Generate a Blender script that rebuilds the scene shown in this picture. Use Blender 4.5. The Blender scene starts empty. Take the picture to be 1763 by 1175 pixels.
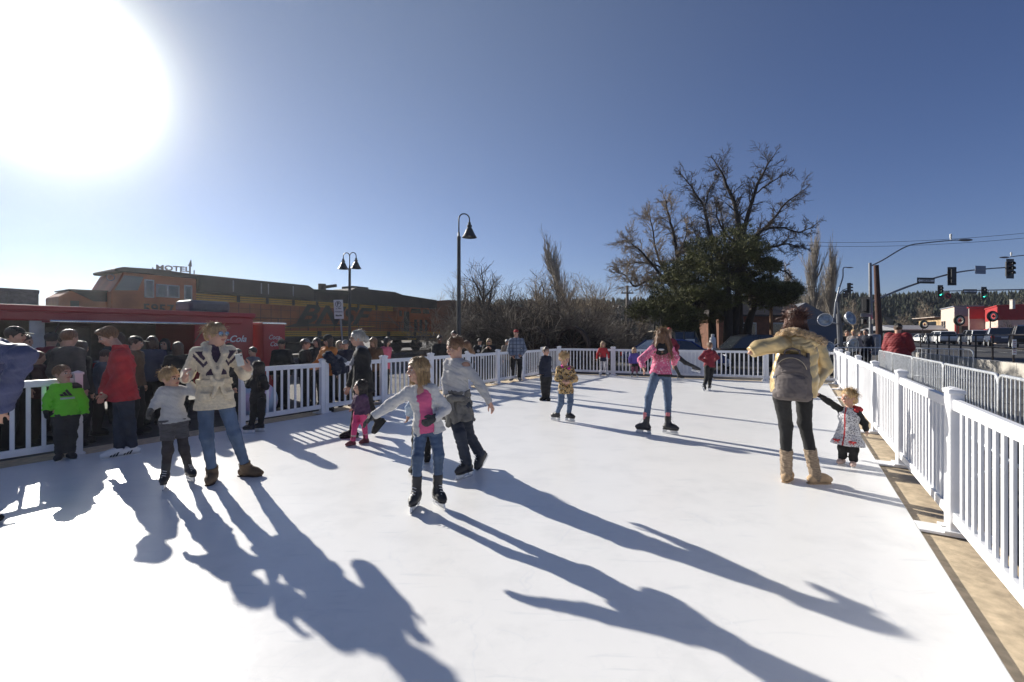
import bpy, math, random
import numpy as np
from mathutils import Vector, Matrix
scene = bpy.context.scene
COL = scene.collection
EYE = 1.58; FPX = 783.0; CX = 881.5; HY = 576.0        # the photograph's lens: 16 mm, eye at 1.58 m, horizon at row 576
# ------------------------------------------------------------------ camera, sky, sun, exposure
cam = bpy.data.cameras.new('camera'); cam_o = bpy.data.objects.new('camera', cam); COL.objects.link(cam_o)
cam.sensor_width = 36.0; cam.lens = FPX / 1763.0 * 36.0
cam.shift_y = (HY - 587.5) / 1763.0
cam.clip_start = 0.05; cam.clip_end = 6000
cam_o.location = (0, 0, EYE); cam_o.rotation_euler = (math.radians(90), 0, 0)
scene.camera = cam_o
SUN_DIR = Vector((-1.011, 1.0, 0.589)).normalized()
SUN_EL = math.asin(SUN_DIR.z); SUN_AZ = math.atan2(SUN_DIR.x, SUN_DIR.y)
world = bpy.data.worlds.new("World"); scene.world = world; world.use_nodes = True
nt = world.node_tree; nt.nodes.clear()
sky = nt.nodes.new('ShaderNodeTexSky'); sky.sky_type = 'NISHITA'; sky.sun_disc = False
sky.sun_elevation = SUN_EL; sky.sun_rotation = SUN_AZ
sky.altitude = 2100; sky.air_density = 1.15; sky.dust_density = 0.1; sky.ozone_density = 2.0
bg = nt.nodes.new('ShaderNodeBackground'); bg.inputs['Strength'].default_value = 0.05
wo = nt.nodes.new('ShaderNodeOutputWorld')
tint = nt.nodes.new('ShaderNodeMix'); tint.data_type = 'RGBA'; tint.blend_type = 'MULTIPLY'; tint.inputs[0].default_value = 1.0
tint.inputs[7].default_value = (.74, .75, 1.0, 1)      # the photograph's cool white balance
nt.links.new(sky.outputs[0], tint.inputs[6]); nt.links.new(tint.outputs[2], bg.inputs['Color'])
# the aureole of bright sky round the sun (forward scattering the sky model leaves out)
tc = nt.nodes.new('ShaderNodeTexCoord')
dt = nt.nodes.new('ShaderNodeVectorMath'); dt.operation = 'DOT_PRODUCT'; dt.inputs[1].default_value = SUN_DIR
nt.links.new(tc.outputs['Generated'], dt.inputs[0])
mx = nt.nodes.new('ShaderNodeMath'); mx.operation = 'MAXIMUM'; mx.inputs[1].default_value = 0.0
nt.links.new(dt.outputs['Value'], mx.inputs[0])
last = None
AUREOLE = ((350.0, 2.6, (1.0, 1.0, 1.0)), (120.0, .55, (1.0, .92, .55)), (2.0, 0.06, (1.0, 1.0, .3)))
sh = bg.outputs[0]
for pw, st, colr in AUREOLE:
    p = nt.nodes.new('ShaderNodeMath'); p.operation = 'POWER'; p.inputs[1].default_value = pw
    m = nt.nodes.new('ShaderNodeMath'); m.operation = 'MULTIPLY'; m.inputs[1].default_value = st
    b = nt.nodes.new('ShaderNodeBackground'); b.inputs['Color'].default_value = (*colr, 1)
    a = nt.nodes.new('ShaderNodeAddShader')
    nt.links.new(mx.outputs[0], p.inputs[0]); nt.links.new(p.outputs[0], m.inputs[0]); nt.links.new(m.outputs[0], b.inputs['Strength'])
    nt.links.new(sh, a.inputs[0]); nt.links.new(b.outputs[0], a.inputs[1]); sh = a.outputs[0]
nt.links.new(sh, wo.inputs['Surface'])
sun = bpy.data.lights.new('sun', 'SUN'); sun.energy = 4.4; sun.angle = math.radians(0.6); sun.color = (1.0, 0.95, 0.86)
sun_o = bpy.data.objects.new('sun', sun); COL.objects.link(sun_o)
sun_o.rotation_euler = (-SUN_DIR).to_track_quat('-Z', 'Y').to_euler(); sun_o.location = SUN_DIR * 60
scene.view_settings.view_transform = 'Standard'; scene.view_settings.look = 'None'
scene.view_settings.exposure = 0.82; scene.view_settings.gamma = 1.0
cy = scene.cycles
cy.use_denoising = True; cy.max_bounces = 6; cy.diffuse_bounces = 3; cy.glossy_bounces = 3; cy.transmission_bounces = 4
cy.transparent_max_bounces = 8; cy.sample_clamp_indirect = 6.0; cy.volume_bounces = 0
try: cy.denoiser = 'OPENIMAGEDENOISE'
except Exception: pass
# ------------------------------------------------------------------ places
def at(px, py, Y): return Vector(((px - CX) / FPX * Y, Y, EYE - (py - HY) / FPX * Y))
def gnd(px, py, z=0.0):
    Y = (EYE - z) * FPX / (py - HY); return Vector(((px - CX) / FPX * Y, Y, z))
def R(u, v, z=0.0): return Vector((.5313 * u + .8472 * v, .8472 * u - .5313 * v, z))   # rink axes: along, across
RINK_A = math.atan2(.8472, .5313)
# ------------------------------------------------------------------ objects
def tag(o, label=None, cat=None, group=None, kind=None):
    if label: o['label'] = label
    if cat: o['category'] = cat
    if group: o['group'] = group
    if kind: o['kind'] = kind
    return o
def thing(name, label, cat, loc=(0, 0, 0), rz=0.0, group=None):
    o = bpy.data.objects.new(name, None); o.empty_display_size = .2; COL.objects.link(o)
    o.location = loc; o.rotation_euler = (0, 0, rz)
    return tag(o, label, cat, group)
def link(name, me, parent=None, local=False):
    o = bpy.data.objects.new(name, me); COL.objects.link(o)
    if parent is not None:
        o.parent = parent
        if not local:                                   # geometry is in world space: cancel the parent's placement
            o.matrix_parent_inverse = (Matrix.Translation(parent.location) @ parent.rotation_euler.to_matrix().to_4x4()).inverted()
    return o
KIDS = {}
def copy_tree(o, parent=None):
    c = o.copy(); COL.objects.link(c)
    if parent is not None: c.parent = parent
    for ch in [x for x in scene.objects if x.parent == o]: copy_tree(ch, c)
    return c
# ------------------------------------------------------------------ materials
def lin(r, g, b): return tuple(((v / 255) / 12.92 if v / 255 <= .04045 else ((v / 255 + .055) / 1.055) ** 2.4) for v in (r, g, b))
MATS = {}
def M(name, col, rough=.6, metal=0., var=.15, scale=8., bump=0., bscale=60., spec=.5, coat=0., sheen=0., stretch=None, pat=None, trans=0., sss=0.):
    if name in MATS: return MATS[name]
    m = bpy.data.materials.new(name); m.use_nodes = True; n = m.node_tree.nodes; l = m.node_tree.links
    b = n['Principled BSDF']; b.inputs['Roughness'].default_value = rough; b.inputs['Metallic'].default_value = metal
    b.inputs['Specular IOR Level'].default_value = spec; b.inputs['Coat Weight'].default_value = coat
    b.inputs['Sheen Weight'].default_value = sheen; b.inputs['Transmission Weight'].default_value = trans
    if sss: b.inputs['Subsurface Weight'].default_value = sss; b.inputs['Subsurface Scale'].default_value = .02
    t = n.new('ShaderNodeTexCoord'); mp = n.new('ShaderNodeMapping'); l.new(t.outputs['Object'], mp.inputs[0])
    if stretch: mp.inputs['Scale'].default_value = stretch
    ns = n.new('ShaderNodeTexNoise'); ns.inputs['Scale'].default_value = scale; ns.inputs['Detail'].default_value = 5
    l.new(mp.outputs[0], ns.inputs['Vector'])
    r = n.new('ShaderNodeValToRGB'); r.color_ramp.elements[0].position = .3; r.color_ramp.elements[1].position = .7
    r.color_ramp.elements[0].color = (*[max(0, c * (1 - var)) for c in col], 1); r.color_ramp.elements[1].color = (*[min(1, c * (1 + var)) for c in col], 1)
    l.new(ns.outputs['Fac'], r.inputs[0]); out = r.outputs[0]
    if pat: out = pat(m, n, l, mp, out)
    l.new(out, b.inputs['Base Color'])
    if bump:
        nb = n.new('ShaderNodeTexNoise'); nb.inputs['Scale'].default_value = bscale; nb.inputs['Detail'].default_value = 4
        l.new(mp.outputs[0], nb.inputs['Vector'])
        bp = n.new('ShaderNodeBump'); bp.inputs['Strength'].default_value = bump; bp.inputs['Distance'].default_value = .02
        l.new(nb.outputs['Fac'], bp.inputs['Height']); l.new(bp.outputs[0], b.inputs['Normal'])
    MATS[name] = m; return m
def mixc(n, l, fac, a, b):
    x = n.new('ShaderNodeMix'); x.data_type = 'RGBA'; l.new(fac, x.inputs['Factor'])
    for s, v in (('A', a), ('B', b)):
        sock = [i for i in x.inputs if i.name == s and i.type == 'RGBA'][0]
        if isinstance(v, tuple): sock.default_value = (*v, 1)
        else: l.new(v, sock)
    return [o for o in x.outputs if o.type == 'RGBA'][0]
def step(n, l, val, lo, hi):
    r = n.new('ShaderNodeMapRange'); r.inputs['From Min'].default_value = lo; r.inputs['From Max'].default_value = hi
    l.new(val, r.inputs['Value']); return r.outputs[0]
def spots(scale, size, col, soft=.04):
    def f(m, n, l, mp, out):
        v = n.new('ShaderNodeTexVoronoi'); v.inputs['Scale'].default_value = scale; l.new(mp.outputs[0], v.inputs['Vector'])
        return mixc(n, l, step(n, l, v.outputs['Distance'], size + soft, size - soft), out, col)
    return f
def leopard(m, n, l, mp, out):
    ns = n.new('ShaderNodeTexNoise'); ns.inputs['Scale'].default_value = 30; l.new(mp.outputs[0], ns.inputs['Vector'])
    ad = n.new('ShaderNodeVectorMath'); ad.operation = 'MULTIPLY_ADD'; ad.inputs[1].default_value = (.025,) * 3
    l.new(ns.outputs['Color'], ad.inputs[0]); l.new(mp.outputs[0], ad.inputs[2])
    v = n.new('ShaderNodeTexVoronoi'); v.inputs['Scale'].default_value = 26; l.new(ad.outputs[0], v.inputs['Vector'])
    c = mixc(n, l, step(n, l, v.outputs['Distance'], .52, .46), out, (.01, .008, .006))
    n2 = n.new('ShaderNodeTexNoise'); n2.inputs['Scale'].default_value = 14; l.new(mp.outputs[0], n2.inputs['Vector'])
    inner = mixc(n, l, step(n, l, n2.outputs['Fac'], .45, .5), (.55, .27, .05), (.75, .66, .5))
    return mixc(n, l, step(n, l, v.outputs['Distance'], .27, .22), c, inner)
def plaid(m, n, l, mp, out):
    c = out
    for ax, k in ((0, 26.), (2, 26.)):
        s = n.new('ShaderNodeSeparateXYZ'); l.new(mp.outputs[0], s.inputs[0])
        w = n.new('ShaderNodeMath'); w.operation = 'MULTIPLY'; w.inputs[1].default_value = k * 2; l.new(s.outputs[ax], w.inputs[0])
        q = n.new('ShaderNodeMath'); q.operation = 'SINE'; l.new(w.outputs[0], q.inputs[0])
        c = mixc(n, l, step(n, l, q.outputs[0], .55, .95), c, (.09, .11, .15))
    return c
def heather(col2, scale=70., lo=.5, hi=.62, st=(1, 1, 3)):
    def f(m, n, l, mp, out):
        m2 = n.new('ShaderNodeMapping'); m2.inputs['Scale'].default_value = st; l.new(mp.outputs[0], m2.inputs[0])
        ns = n.new('ShaderNodeTexNoise'); ns.inputs['Scale'].default_value = scale; ns.inputs['Detail'].default_value = 3; l.new(m2.outputs[0], ns.inputs['Vector'])
        return mixc(n, l, step(n, l, ns.outputs['Fac'], lo, hi), out, col2)
    return f
def emit(name, col, st):
    if name in MATS: return MATS[name]
    m = M(name, col); b = m.node_tree.nodes['Principled BSDF']
    b.inputs['Emission Color'].default_value = (*col, 1); b.inputs['Emission Strength'].default_value = st; return m
# ------------------------------------------------------------------ mesh collector
class MB:
    def __init__(s): s.v = []; s.f = []; s.mi = []
    def add(s, vs, fs, mi=0):
        o = len(s.v); s.v.extend([tuple(v) for v in vs]); s.f.extend([tuple(i + o for i in f) for f in fs]); s.mi.extend([mi] * len(fs)); return s
    def box(s, c, size, rz=0., mi=0, ax=None):
        c = Vector(c); hx, hy, hz = [d / 2 for d in size]
        if ax is None: ca, sa = math.cos(rz), math.sin(rz); ax = (Vector((ca, sa, 0)), Vector((-sa, ca, 0)), Vector((0, 0, 1)))
        vs = [c + ax[0] * (hx * i) + ax[1] * (hy * j) + ax[2] * (hz * k) for k in (-1, 1) for j in (-1, 1) for i in (-1, 1)]
        return s.add(vs, [(0, 2, 3, 1), (4, 5, 7, 6), (0, 1, 5, 4), (2, 6, 7, 3), (0, 4, 6, 2), (1, 3, 7, 5)], mi)
    def seg(s, a, b, ra, rb, n=8, mi=0, cap=True):
        a = Vector(a); b = Vector(b); w = (b - a)
        if w.length < 1e-6: return s
        w.normalize(); t = Vector((0, 0, 1)) if abs(w.z) < .9 else Vector((1, 0, 0)); x = w.cross(t).normalized(); y = w.cross(x)
        vs = []
        for p, r in ((a, ra), (b, rb)):
            vs += [p + x * (r * math.cos(2 * math.pi * i / n)) + y * (r * math.sin(2 * math.pi * i / n)) for i in range(n)]
        fs = [(i, (i + 1) % n, n + (i + 1) % n, n + i) for i in range(n)]
        if cap: fs += [tuple(range(n - 1, -1, -1)), tuple(range(n, 2 * n))]
        return s.add(vs, fs, mi)
    def tube(s, pts, r, n=8, mi=0):
        pts = [Vector(p) for p in pts]; rs = r if isinstance(r, (list, tuple)) else [r] * len(pts)
        vs = []; N = len(pts); x = None
        for i, p in enumerate(pts):
            w = (pts[min(i + 1, N - 1)] - pts[max(i - 1, 0)]).normalized()
            if x is None:
                t = Vector((0, 0, 1)) if abs(w.z) < .9 else Vector((1, 0, 0)); x = w.cross(t).normalized()
            x = (x - w * x.dot(w)).normalized(); y = w.cross(x)
            vs += [p + x * (rs[i] * math.cos(2 * math.pi * k / n)) + y * (rs[i] * math.sin(2 * math.pi * k / n)) for k in range(n)]
        fs = [(i * n + k, i * n + (k + 1) % n, (i + 1) * n + (k + 1) % n, (i + 1) * n + k) for i in range(N - 1) for k in range(n)]
        fs += [tuple(range(n - 1, -1, -1)), tuple(range((N - 1) * n, N * n))]
        return s.add(vs, fs, mi)
    def lathe(s, prof, c, n=24, mi=0, ax=None):        # prof: (r, h) list, about axis
        c = Vector(c); X, Y, Z = ax or (Vector((1, 0, 0)), Vector((0, 1, 0)), Vector((0, 0, 1)))
        vs = []
        for r, h in prof: vs += [c + X * (r * math.cos(2 * math.pi * k / n)) + Y * (r * math.sin(2 * math.pi * k / n)) + Z * h for k in range(n)]
        fs = [(i * n + k, i * n + (k + 1) % n, (i + 1) * n + (k + 1) % n, (i + 1) * n + k) for i in range(len(prof) - 1) for k in range(n)]
        return s.add(vs, fs, mi)
    def prism(s, poly, d, mi=0):                        # closed polygon of Vectors, extruded by vector d
        poly = [Vector(p) for p in poly]; n = len(poly); d = Vector(d)
        vs = poly + [p + d for p in poly]
        return s.add(vs, [tuple(range(n - 1, -1, -1)), tuple(range(n, 2 * n))] + [(i, (i + 1) % n, n + (i + 1) % n, n + i) for i in range(n)], mi)
    def quad(s, a, b, c, d, mi=0): return s.add([a, b, c, d], [(0, 1, 2, 3)], mi)
    def build(s, name, mats, parent=None, smooth=False, bev=0., local=False, seg=2):
        me = bpy.data.meshes.new(name); me.from_pydata(s.v, [], s.f)
        for m in (mats if isinstance(mats, (list, tuple)) else [mats]): me.materials.append(m)
        me.polygons.foreach_set('material_index', s.mi)
        if smooth: me.shade_smooth() if not bev else None
        me.update()
        import bmesh
        bm = bmesh.new(); bm.from_mesh(me); bmesh.ops.recalc_face_normals(bm, faces=bm.faces); bm.to_mesh(me); bm.free()
        if smooth and smooth != True: me.set_sharp_from_angle(angle=math.radians(smooth))
        o = link(name, me, parent, local)
        if bev:
            md = o.modifiers.new('bevel', 'BEVEL'); md.width = bev; md.segments = seg; md.limit_method = 'ANGLE'; md.angle_limit = math.radians(40)
        return o
def text(s, size, mat, loc, right, up, parent=None, name='lettering', shear=0., bold=0., depth=.004, align='CENTER', sx=1.):
    cu = bpy.data.curves.new(name, 'FONT'); cu.body = s; cu.size = size; cu.shear = shear; cu.offset = bold; cu.extrude = depth
    cu.align_x = align; cu.align_y = 'CENTER'; cu.resolution_u = 3
    o = bpy.data.objects.new(name, cu); COL.objects.link(o); bpy.context.view_layer.update()
    me = bpy.data.meshes.new_from_object(o.evaluated_get(bpy.context.evaluated_depsgraph_get()))
    bpy.data.objects.remove(o); bpy.data.curves.remove(cu)
    X = Vector(right).normalized(); U = Vector(up).normalized(); N = X.cross(U)
    mt = Matrix(((X.x * sx, U.x, N.x, loc[0]), (X.y * sx, U.y, N.y, loc[1]), (X.z * sx, U.z, N.z, loc[2]), (0, 0, 0, 1)))
    me.transform(mt); me.materials.clear(); me.materials.append(mat)
    return link(name, me, parent)
def ring_pts(c, r, X, Y, n=24, a0=0, a1=2 * math.pi): return [Vector(c) + X * (r * math.cos(a0 + (a1 - a0) * i / n)) + Y * (r * math.sin(a0 + (a1 - a0) * i / n)) for i in range(n + 1)]
VX, VY, VZ = Vector((1, 0, 0)), Vector((0, 1, 0)), Vector((0, 0, 1))
# ================================================================== SETTING
rnd = random.Random(7)
WHITE = M('white_vinyl', (.79, .79, .80), .38, var=.09, scale=2.2, bump=.02, bscale=30)
STEEL = M('galvanised_steel', (.58, .60, .62), .42, .55, var=.2, scale=20)
BLACK = M('black_metal', (.02, .021, .024), .45, var=.2)
DKGREEN = M('lamp_post_paint', (.028, .032, .034), .45, var=.2)
GREYM = M('grey_metal', (.22, .23, .25), .45, .4, var=.15)
RUBBER = M('rubber', (.015, .015, .016), .85)
GLASS = M('dark_glass', (.02, .024, .03), .08, spec=.8, var=.05)
WOODP = M('weathered_wood', (.11, .06, .035), .85, var=.4, scale=6, stretch=(6, 6, .6), bump=.3)
def scratches(m, n, l, mp, out):
    c = out
    for k, (rot, st) in enumerate(((.5, (3, 26, 1)), (1.7, (4, 30, 1)), (2.6, (3, 22, 1)))):
        m2 = n.new('ShaderNodeMapping'); m2.inputs['Rotation'].default_value = (0, 0, rot); m2.inputs['Scale'].default_value = st; l.new(mp.outputs[0], m2.inputs[0])
        ns = n.new('ShaderNodeTexNoise'); ns.inputs['Scale'].default_value = .55; ns.inputs['Detail'].default_value = 3; ns.inputs['Distortion'].default_value = .6; l.new(m2.outputs[0], ns.inputs['Vector'])
        c = mixc(n, l, step(n, l, ns.outputs['Fac'], .66, .80), c, (.70, .71, .71))
    n2 = n.new('ShaderNodeTexNoise'); n2.inputs['Scale'].default_value = 1.6; n2.inputs['Detail'].default_value = 8; n2.inputs['Roughness'].default_value = .7; l.new(mp.outputs[0], n2.inputs['Vector'])
    c = mixc(n, l, step(n, l, n2.outputs['Fac'], .50, .74), c, (.74, .735, .72))
    for sc, th, cl in ((.9, .007, (.74, .745, .75)), (2.3, .010, (.755, .76, .76))):     # blade cuts and fine crazing
        nd = n.new('ShaderNodeTexNoise'); nd.inputs['Scale'].default_value = sc * 1.2; nd.inputs['Detail'].default_value = 6; l.new(mp.outputs[0], nd.inputs['Vector'])
        ad = n.new('ShaderNodeVectorMath'); ad.operation = 'MULTIPLY_ADD'; ad.inputs[1].default_value = (.9 / sc,) * 3; l.new(nd.outputs['Color'], ad.inputs[0]); l.new(mp.outputs[0], ad.inputs[2])
        ve = n.new('ShaderNodeTexVoronoi'); ve.feature = 'DISTANCE_TO_EDGE'; ve.inputs['Scale'].default_value = sc; l.new(ad.outputs[0], ve.inputs['Vector'])
        ml = n.new('ShaderNodeMath'); ml.operation = 'MULTIPLY'; l.new(step(n, l, ve.outputs['Distance'], th, .0), ml.inputs[0]); l.new(step(n, l, n2.outputs['Fac'], .42, .62), ml.inputs[1])
        c = mixc(n, l, ml.outputs[0], c, cl)
    # shaved-ice flecks
    v = n.new('ShaderNodeTexVoronoi'); v.inputs['Scale'].default_value = 9; l.new(mp.outputs[0], v.inputs['Vector'])
    c = mixc(n, l, step(n, l, v.outputs['Distance'], .06, .03), c, (.9, .9, .9))
    return c
ICE = M('ice', (.845, .835, .815), .33, var=.02, scale=2, bump=.06, bscale=14, spec=.5, pat=scratches)
def cracks(m, n, l, mp, out):
    ns = n.new('ShaderNodeTexNoise'); ns.inputs['Scale'].default_value = .25; ns.inputs['Detail'].default_value = 8; l.new(mp.outputs[0], ns.inputs['Vector'])
    return mixc(n, l, step(n, l, ns.outputs['Fac'], .45, .62), out, (.05, .045, .042))
PAVE = M('pavement', (.12, .112, .10), .9, var=.3, scale=3, bump=.2, bscale=90, pat=cracks)
ASPH = M('asphalt', (.045, .046, .05), .9, var=.25, scale=4, bump=.25, bscale=120, pat=cracks)
PLY = M('plywood', (.54, .43, .29), .8, var=.24, scale=12, bump=.15, bscale=40)
CONC = M('concrete', (.46, .43, .38), .9, var=.14, scale=2.5, bump=.15, bscale=60)
EARTH = M('winter_grass', (.13, .10, .06), .95, var=.4, scale=.05)
m = MB(); S = 460; N = 20
gx = [-S + 2 * S * i / N for i in range(N + 1)]
m.add([(x, y, -.12) for y in gx for x in gx], [(j * (N + 1) + i, j * (N + 1) + i + 1, (j + 1) * (N + 1) + i + 1, (j + 1) * (N + 1) + i) for j in range(N) for i in range(N)])
tag(m.build('ground', PAVE), kind='structure')
# rink: plywood deck with the ice sheet laid on it
def flat(name, pts, z0, z1, mat):
    m = MB(); m.prism([Vector((p[0], p[1], z0)) for p in pts], (0, 0, z1 - z0)); return tag(m.build(name, mat), kind='structure')
CL, CR = R(16.75, -8.25), R(18.0, 1.10)
flat('rink_deck', [R(-9, -8.5), R(17.0, -8.6), R(18.3, 1.3), R(-9, 1.3)], -.12, -.03, PLY)
m = MB(); m.prism([R(-9, -7.95, -.03), R(16.5, -7.95, -.03), R(17.7, .84, -.03), R(-9, .84, -.03)], (0, 0, .03))
o = m.build('ice', ICE, bev=.006); tag(o, kind='structure')
# street at the right: asphalt, kept up by the concrete wall
W0, W1 = Vector((25.2, 28, 0)), Vector((19.8, 17.6, 0)); wd = (W1 - W0).normalized(); wn = Vector((-wd.y, wd.x, 0)); wn = wn if wn.x > 0 else -wn
WA, WB = W0 - wd * .4, W1 + wd * 16
def over(p, t): return p + wn * t
tag(MB().prism([over(WA, .02) + Vector((0, 0, -.1)), over(WB, .02) + Vector((0, 0, -.1)), over(WB, 260) + Vector((0, 0, -.1)), Vector((210, 150, -.1)), Vector((60, 150, -.1)), Vector((36, 44, -.1))], (0, 0, .36)).build('street', ASPH), kind='structure')
m = MB()
for t in (7.0, 10.5):
    for k in range(14):
        a = over(W1 - wd * (30 - k * 4), t); m.add([a + Vector((0, 0, .264)), a + wd * 2.2 + Vector((0, 0, .264)), over(a + wd * 2.2, .12) + Vector((0, 0, .264)), over(a, .12) + Vector((0, 0, .264))], [(0, 1, 2, 3)])
tag(m.build('lane_marking', M('road_paint', (.7, .68, .6), .8)), kind='structure')
flat('kerb', [over(WA, .3), over(WB, .3), over(WB, .75), over(WA, .75)], .2, .38, M('kerb_concrete', (.5, .44, .3), .9, var=.2))
# wall and its railing
w = thing('retaining_wall', 'low pale concrete wall along the street under the dark railing', 'wall', WA)
m = MB()
L = (WB - WA).length; k = 0; t = 0
while t < L:
    e = min(t + 6.0, L); m.box((WA + WB) / 2 + (WB - WA).normalized() * ((t + e) / 2 - L / 2) + Vector((0, 0, .16)), (e - t - .02, .32, .58), rz=math.atan2(wd.y, wd.x)); t = e
m.build('wall_face', CONC, w, bev=.015)
r = thing('street_railing', 'long dark metal railing on top of the concrete wall beside the street', 'railing', WA + Vector((0, 0, .45)))
PAINT = M('railing_paint', (.028, .022, .02), .5)
for z in (1.56, 1.02): m = MB(); m.tube([WA + Vector((0, 0, z)), WB + Vector((0, 0, z))], .032, 8); m.build('rail', PAINT, r, smooth=True)
for px in (1585, 1599, 1614, 1634, 1654, 1680, 1709, 1745, 1790, 1850, 1930):
    t = (px - CX) / FPX                                  # where this post's bearing meets the wall line
    k = (W0.x - t * W0.y) / (t * wd.y - wd.x); p = W0 + wd * k
    m = MB(); m.box(p + Vector((0, 0, 1.0)), (.07, .05, 1.12), rz=math.atan2(wd.y, wd.x)); m.build('post', PAINT, r, bev=.006)
p = W0 + wd * ((W0.x - (1744 - CX) / FPX * W0.y) / ((1744 - CX) / FPX * wd.y - wd.x))
s = thing('notice_sign', 'narrow white notice with faded red lines fixed to the street railing', 'sign', p + Vector((0, -.08, 1.2)))
MB().box(p + Vector((-.03, -.08, 1.07)), (.17, .012, .62)).build('panel', M('sign_white', (.75, .74, .74), .5, var=.05), s, bev=.004)
m = MB()
for i in range(6): m.box(p + Vector((-.03, -.0875, .86 + i * .085)), (.10, .004, .028))
m.build('print', M('faded_red', (.45, .12, .12), .6), s)
# ------------------------------------------------------------------ hills and forest
def ridge(px):                                           # height (row) of the skyline at each column
    xs = [-900, -200, 300, 700, 800, 900, 1000, 1080, 1120, 1200, 1300, 1380, 1450, 1520, 1600, 1680, 1763, 1900, 2600]
    ys = [562, 560, 556, 536, 520, 518, 517, 517, 514, 512, 508, 512, 505, 510, 504, 506, 503, 500, 510]
    return float(np.interp(px, xs, ys))
hv, hf = [], []; ND, NA = 9, 90
ds = [100, 107, 115, 123, 131, 139, 146, 153, 172]
def hill(px, d):
    top = EYE + (HY - ridge(px) - 9) / FPX * 150
    s = max(0, min(1, (d - 100) / 50.)); return -.3 + (top + .3) * (s * s * (3 - 2 * s)) * (1 if d < 153 else max(.5, 1 - (d - 153) / 80))
for d in ds:
    for i in range(NA + 1):
        px = -650 + 3100 * i / NA; hv.append(((px - CX) / FPX * d, d, hill(px, d) + (rnd.uniform(-.2, .2) if d > 104 else 0)))
for j in range(ND - 1):
    for i in range(NA): a = j * (NA + 1) + i; hf.append((a, a + 1, a + NA + 2, a + NA + 1))
m = MB(); m.add(hv, hf); tag(m.build('hills', EARTH, smooth=True), kind='structure')
FOREST = M('pine_forest', (.030, .036, .020), .9, var=.7, scale=.12)
def forest(n, seed):
    g = np.random.default_rng(seed); V = []; F = []
    for _ in range(n):
        px = g.uniform(-250, 2250); d = 110 + 44 * g.uniform() ** .7
        if px < 740 and g.uniform() < .5: continue
        if d < 125 and g.uniform() < .45: continue
        x = (px - CX) / FPX * d; z = hill(px, d) - .2; h = g.uniform(1.2, 3.0); r = h * g.uniform(.17, .27)
        for (z0, z1, rr) in ((.1, .62, 1.), (.36, .84, .8), (.6, 1., .52)):
            o = len(V); k = 6; a0 = g.uniform(0, 6)
            for i in range(k):
                q = rr * r * g.uniform(.65, 1.2); V.append((x + q * math.cos(a0 + i * 1.047), d + q * math.sin(a0 + i * 1.047), z + h * (z0 + g.uniform(-.05, .05))))
            V.append((x + g.uniform(-.3, .3), d, z + h * z1)); F += [(o + i, o + (i + 1) % k, o + k) for i in range(k)]
    m = MB(); m.add(V, F); return m
tag(forest(11000, 3).build('forest', FOREST), 'dark pine forest covering the long hill on the skyline', 'forest', kind='stuff')
# ------------------------------------------------------------------ rink fence
def fence_panel(p0, p1, label, H=1.05, plate=True, backing=False, group='white picket fence panels round the rink'):
    d = p1 - p0; L = d.length; rz = math.atan2(d.y, d.x)
    t = thing('picket_fence', label, 'fence', p0, rz, group)
    for x in (.045, L - .045):
        p = MB().box((x, 0, H * .5 - .012), (.085, .085, H + .024)).build('post', WHITE, t, bev=.006, local=True)
        MB().box((x, 0, H + .012), (.105, .105, .03)).add([(x - .05, -.05, H + .028), (x + .05, -.05, H + .028), (x + .05, .05, H + .028), (x - .05, .05, H + .028), (x, 0, H + .05)], [(0, 1, 4), (1, 2, 4), (2, 3, 4), (3, 0, 4)]).build('post_cap', WHITE, p, bev=.004, local=True)
    MB().box((L / 2, 0, H - .09), (L - .178, .05, .085)).build('top_rail', WHITE, t, bev=.006, local=True)
    MB().box((L / 2, 0, .125), (L - .178, .05, .085)).build('bottom_rail', WHITE, t, bev=.006, local=True)
    n = max(4, int(round((L - .18) / .138))); m = MB()
    for i in range(1, n): m.box((.09 + (L - .18) * i / n, 0, H / 2 + .015), (.042, .022, H - .30))
    m.build('picket_panel', WHITE, t, bev=.004, local=True, seg=1)
    if plate:
        for x in (.05, L - .05): MB().box((x, 0, -.012), (.11, .46, .022)).box((x, 0, .008), (.13, .16, .02)).build('base_plate', WHITE, t, bev=.004, local=True)
    return t
SG = 'white vinyl picket fence panels round the rink'
us = [-2.9, -1.2, .40, 2.10]
lab = ['left picket fence panel out of shot beside the blue sleeve', 'white picket fence panel behind the blue sleeved arm', 'white picket fence panel behind the boy in neon green']
for i in range(3): fence_panel(R(us[i] + .0, -8.1), R(us[i + 1], -8.1), lab[i], group=SG)
us = [4.12, 5.78, 7.36, 8.98, 10.6, 12.2, 13.8, 15.3, 16.75]
lab = ['white picket fence panel held by the long haired child in black', 'white picket fence panel with the dark jacket draped over its rail',
       'white picket fence panel behind the pink girl and her outstretched arm', 'white picket fence panel behind the ponytailed girl', 'white picket fence panel in front of the blonde onlooker',
       'white picket fence panel behind the man in the plaid jacket', 'white picket fence panel left of the boy in navy', 'last left side picket fence panel reaching the far corner']
for i in range(8): fence_panel(R(us[i], -8.1 - .018 * i), R(us[i + 1], -8.1 - .018 * (i + 1)), lab[i], group=SG)
lab = ['far end picket fence panel beside the left corner post', 'far end picket fence panel behind the girl in the red sweater', 'far end picket fence panel backed with white sheeting behind the maroon skater',
       'far end picket fence panel behind the boy in the maroon hoodie', 'far end picket fence panel beside the outstretched gold sleeve']
cuts = [0, .235, .44, .60, .785, 1.0]
for i in range(5): fence_panel(CL.lerp(CR, cuts[i]), CL.lerp(CR, cuts[i + 1]), lab[i], group=SG, H=1.06)
q0, q1 = CL.lerp(CR, .45), CL.lerp(CR, .59); d = (q1 - q0).normalized(); nrm = Vector((-d.y, d.x, 0))
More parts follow.
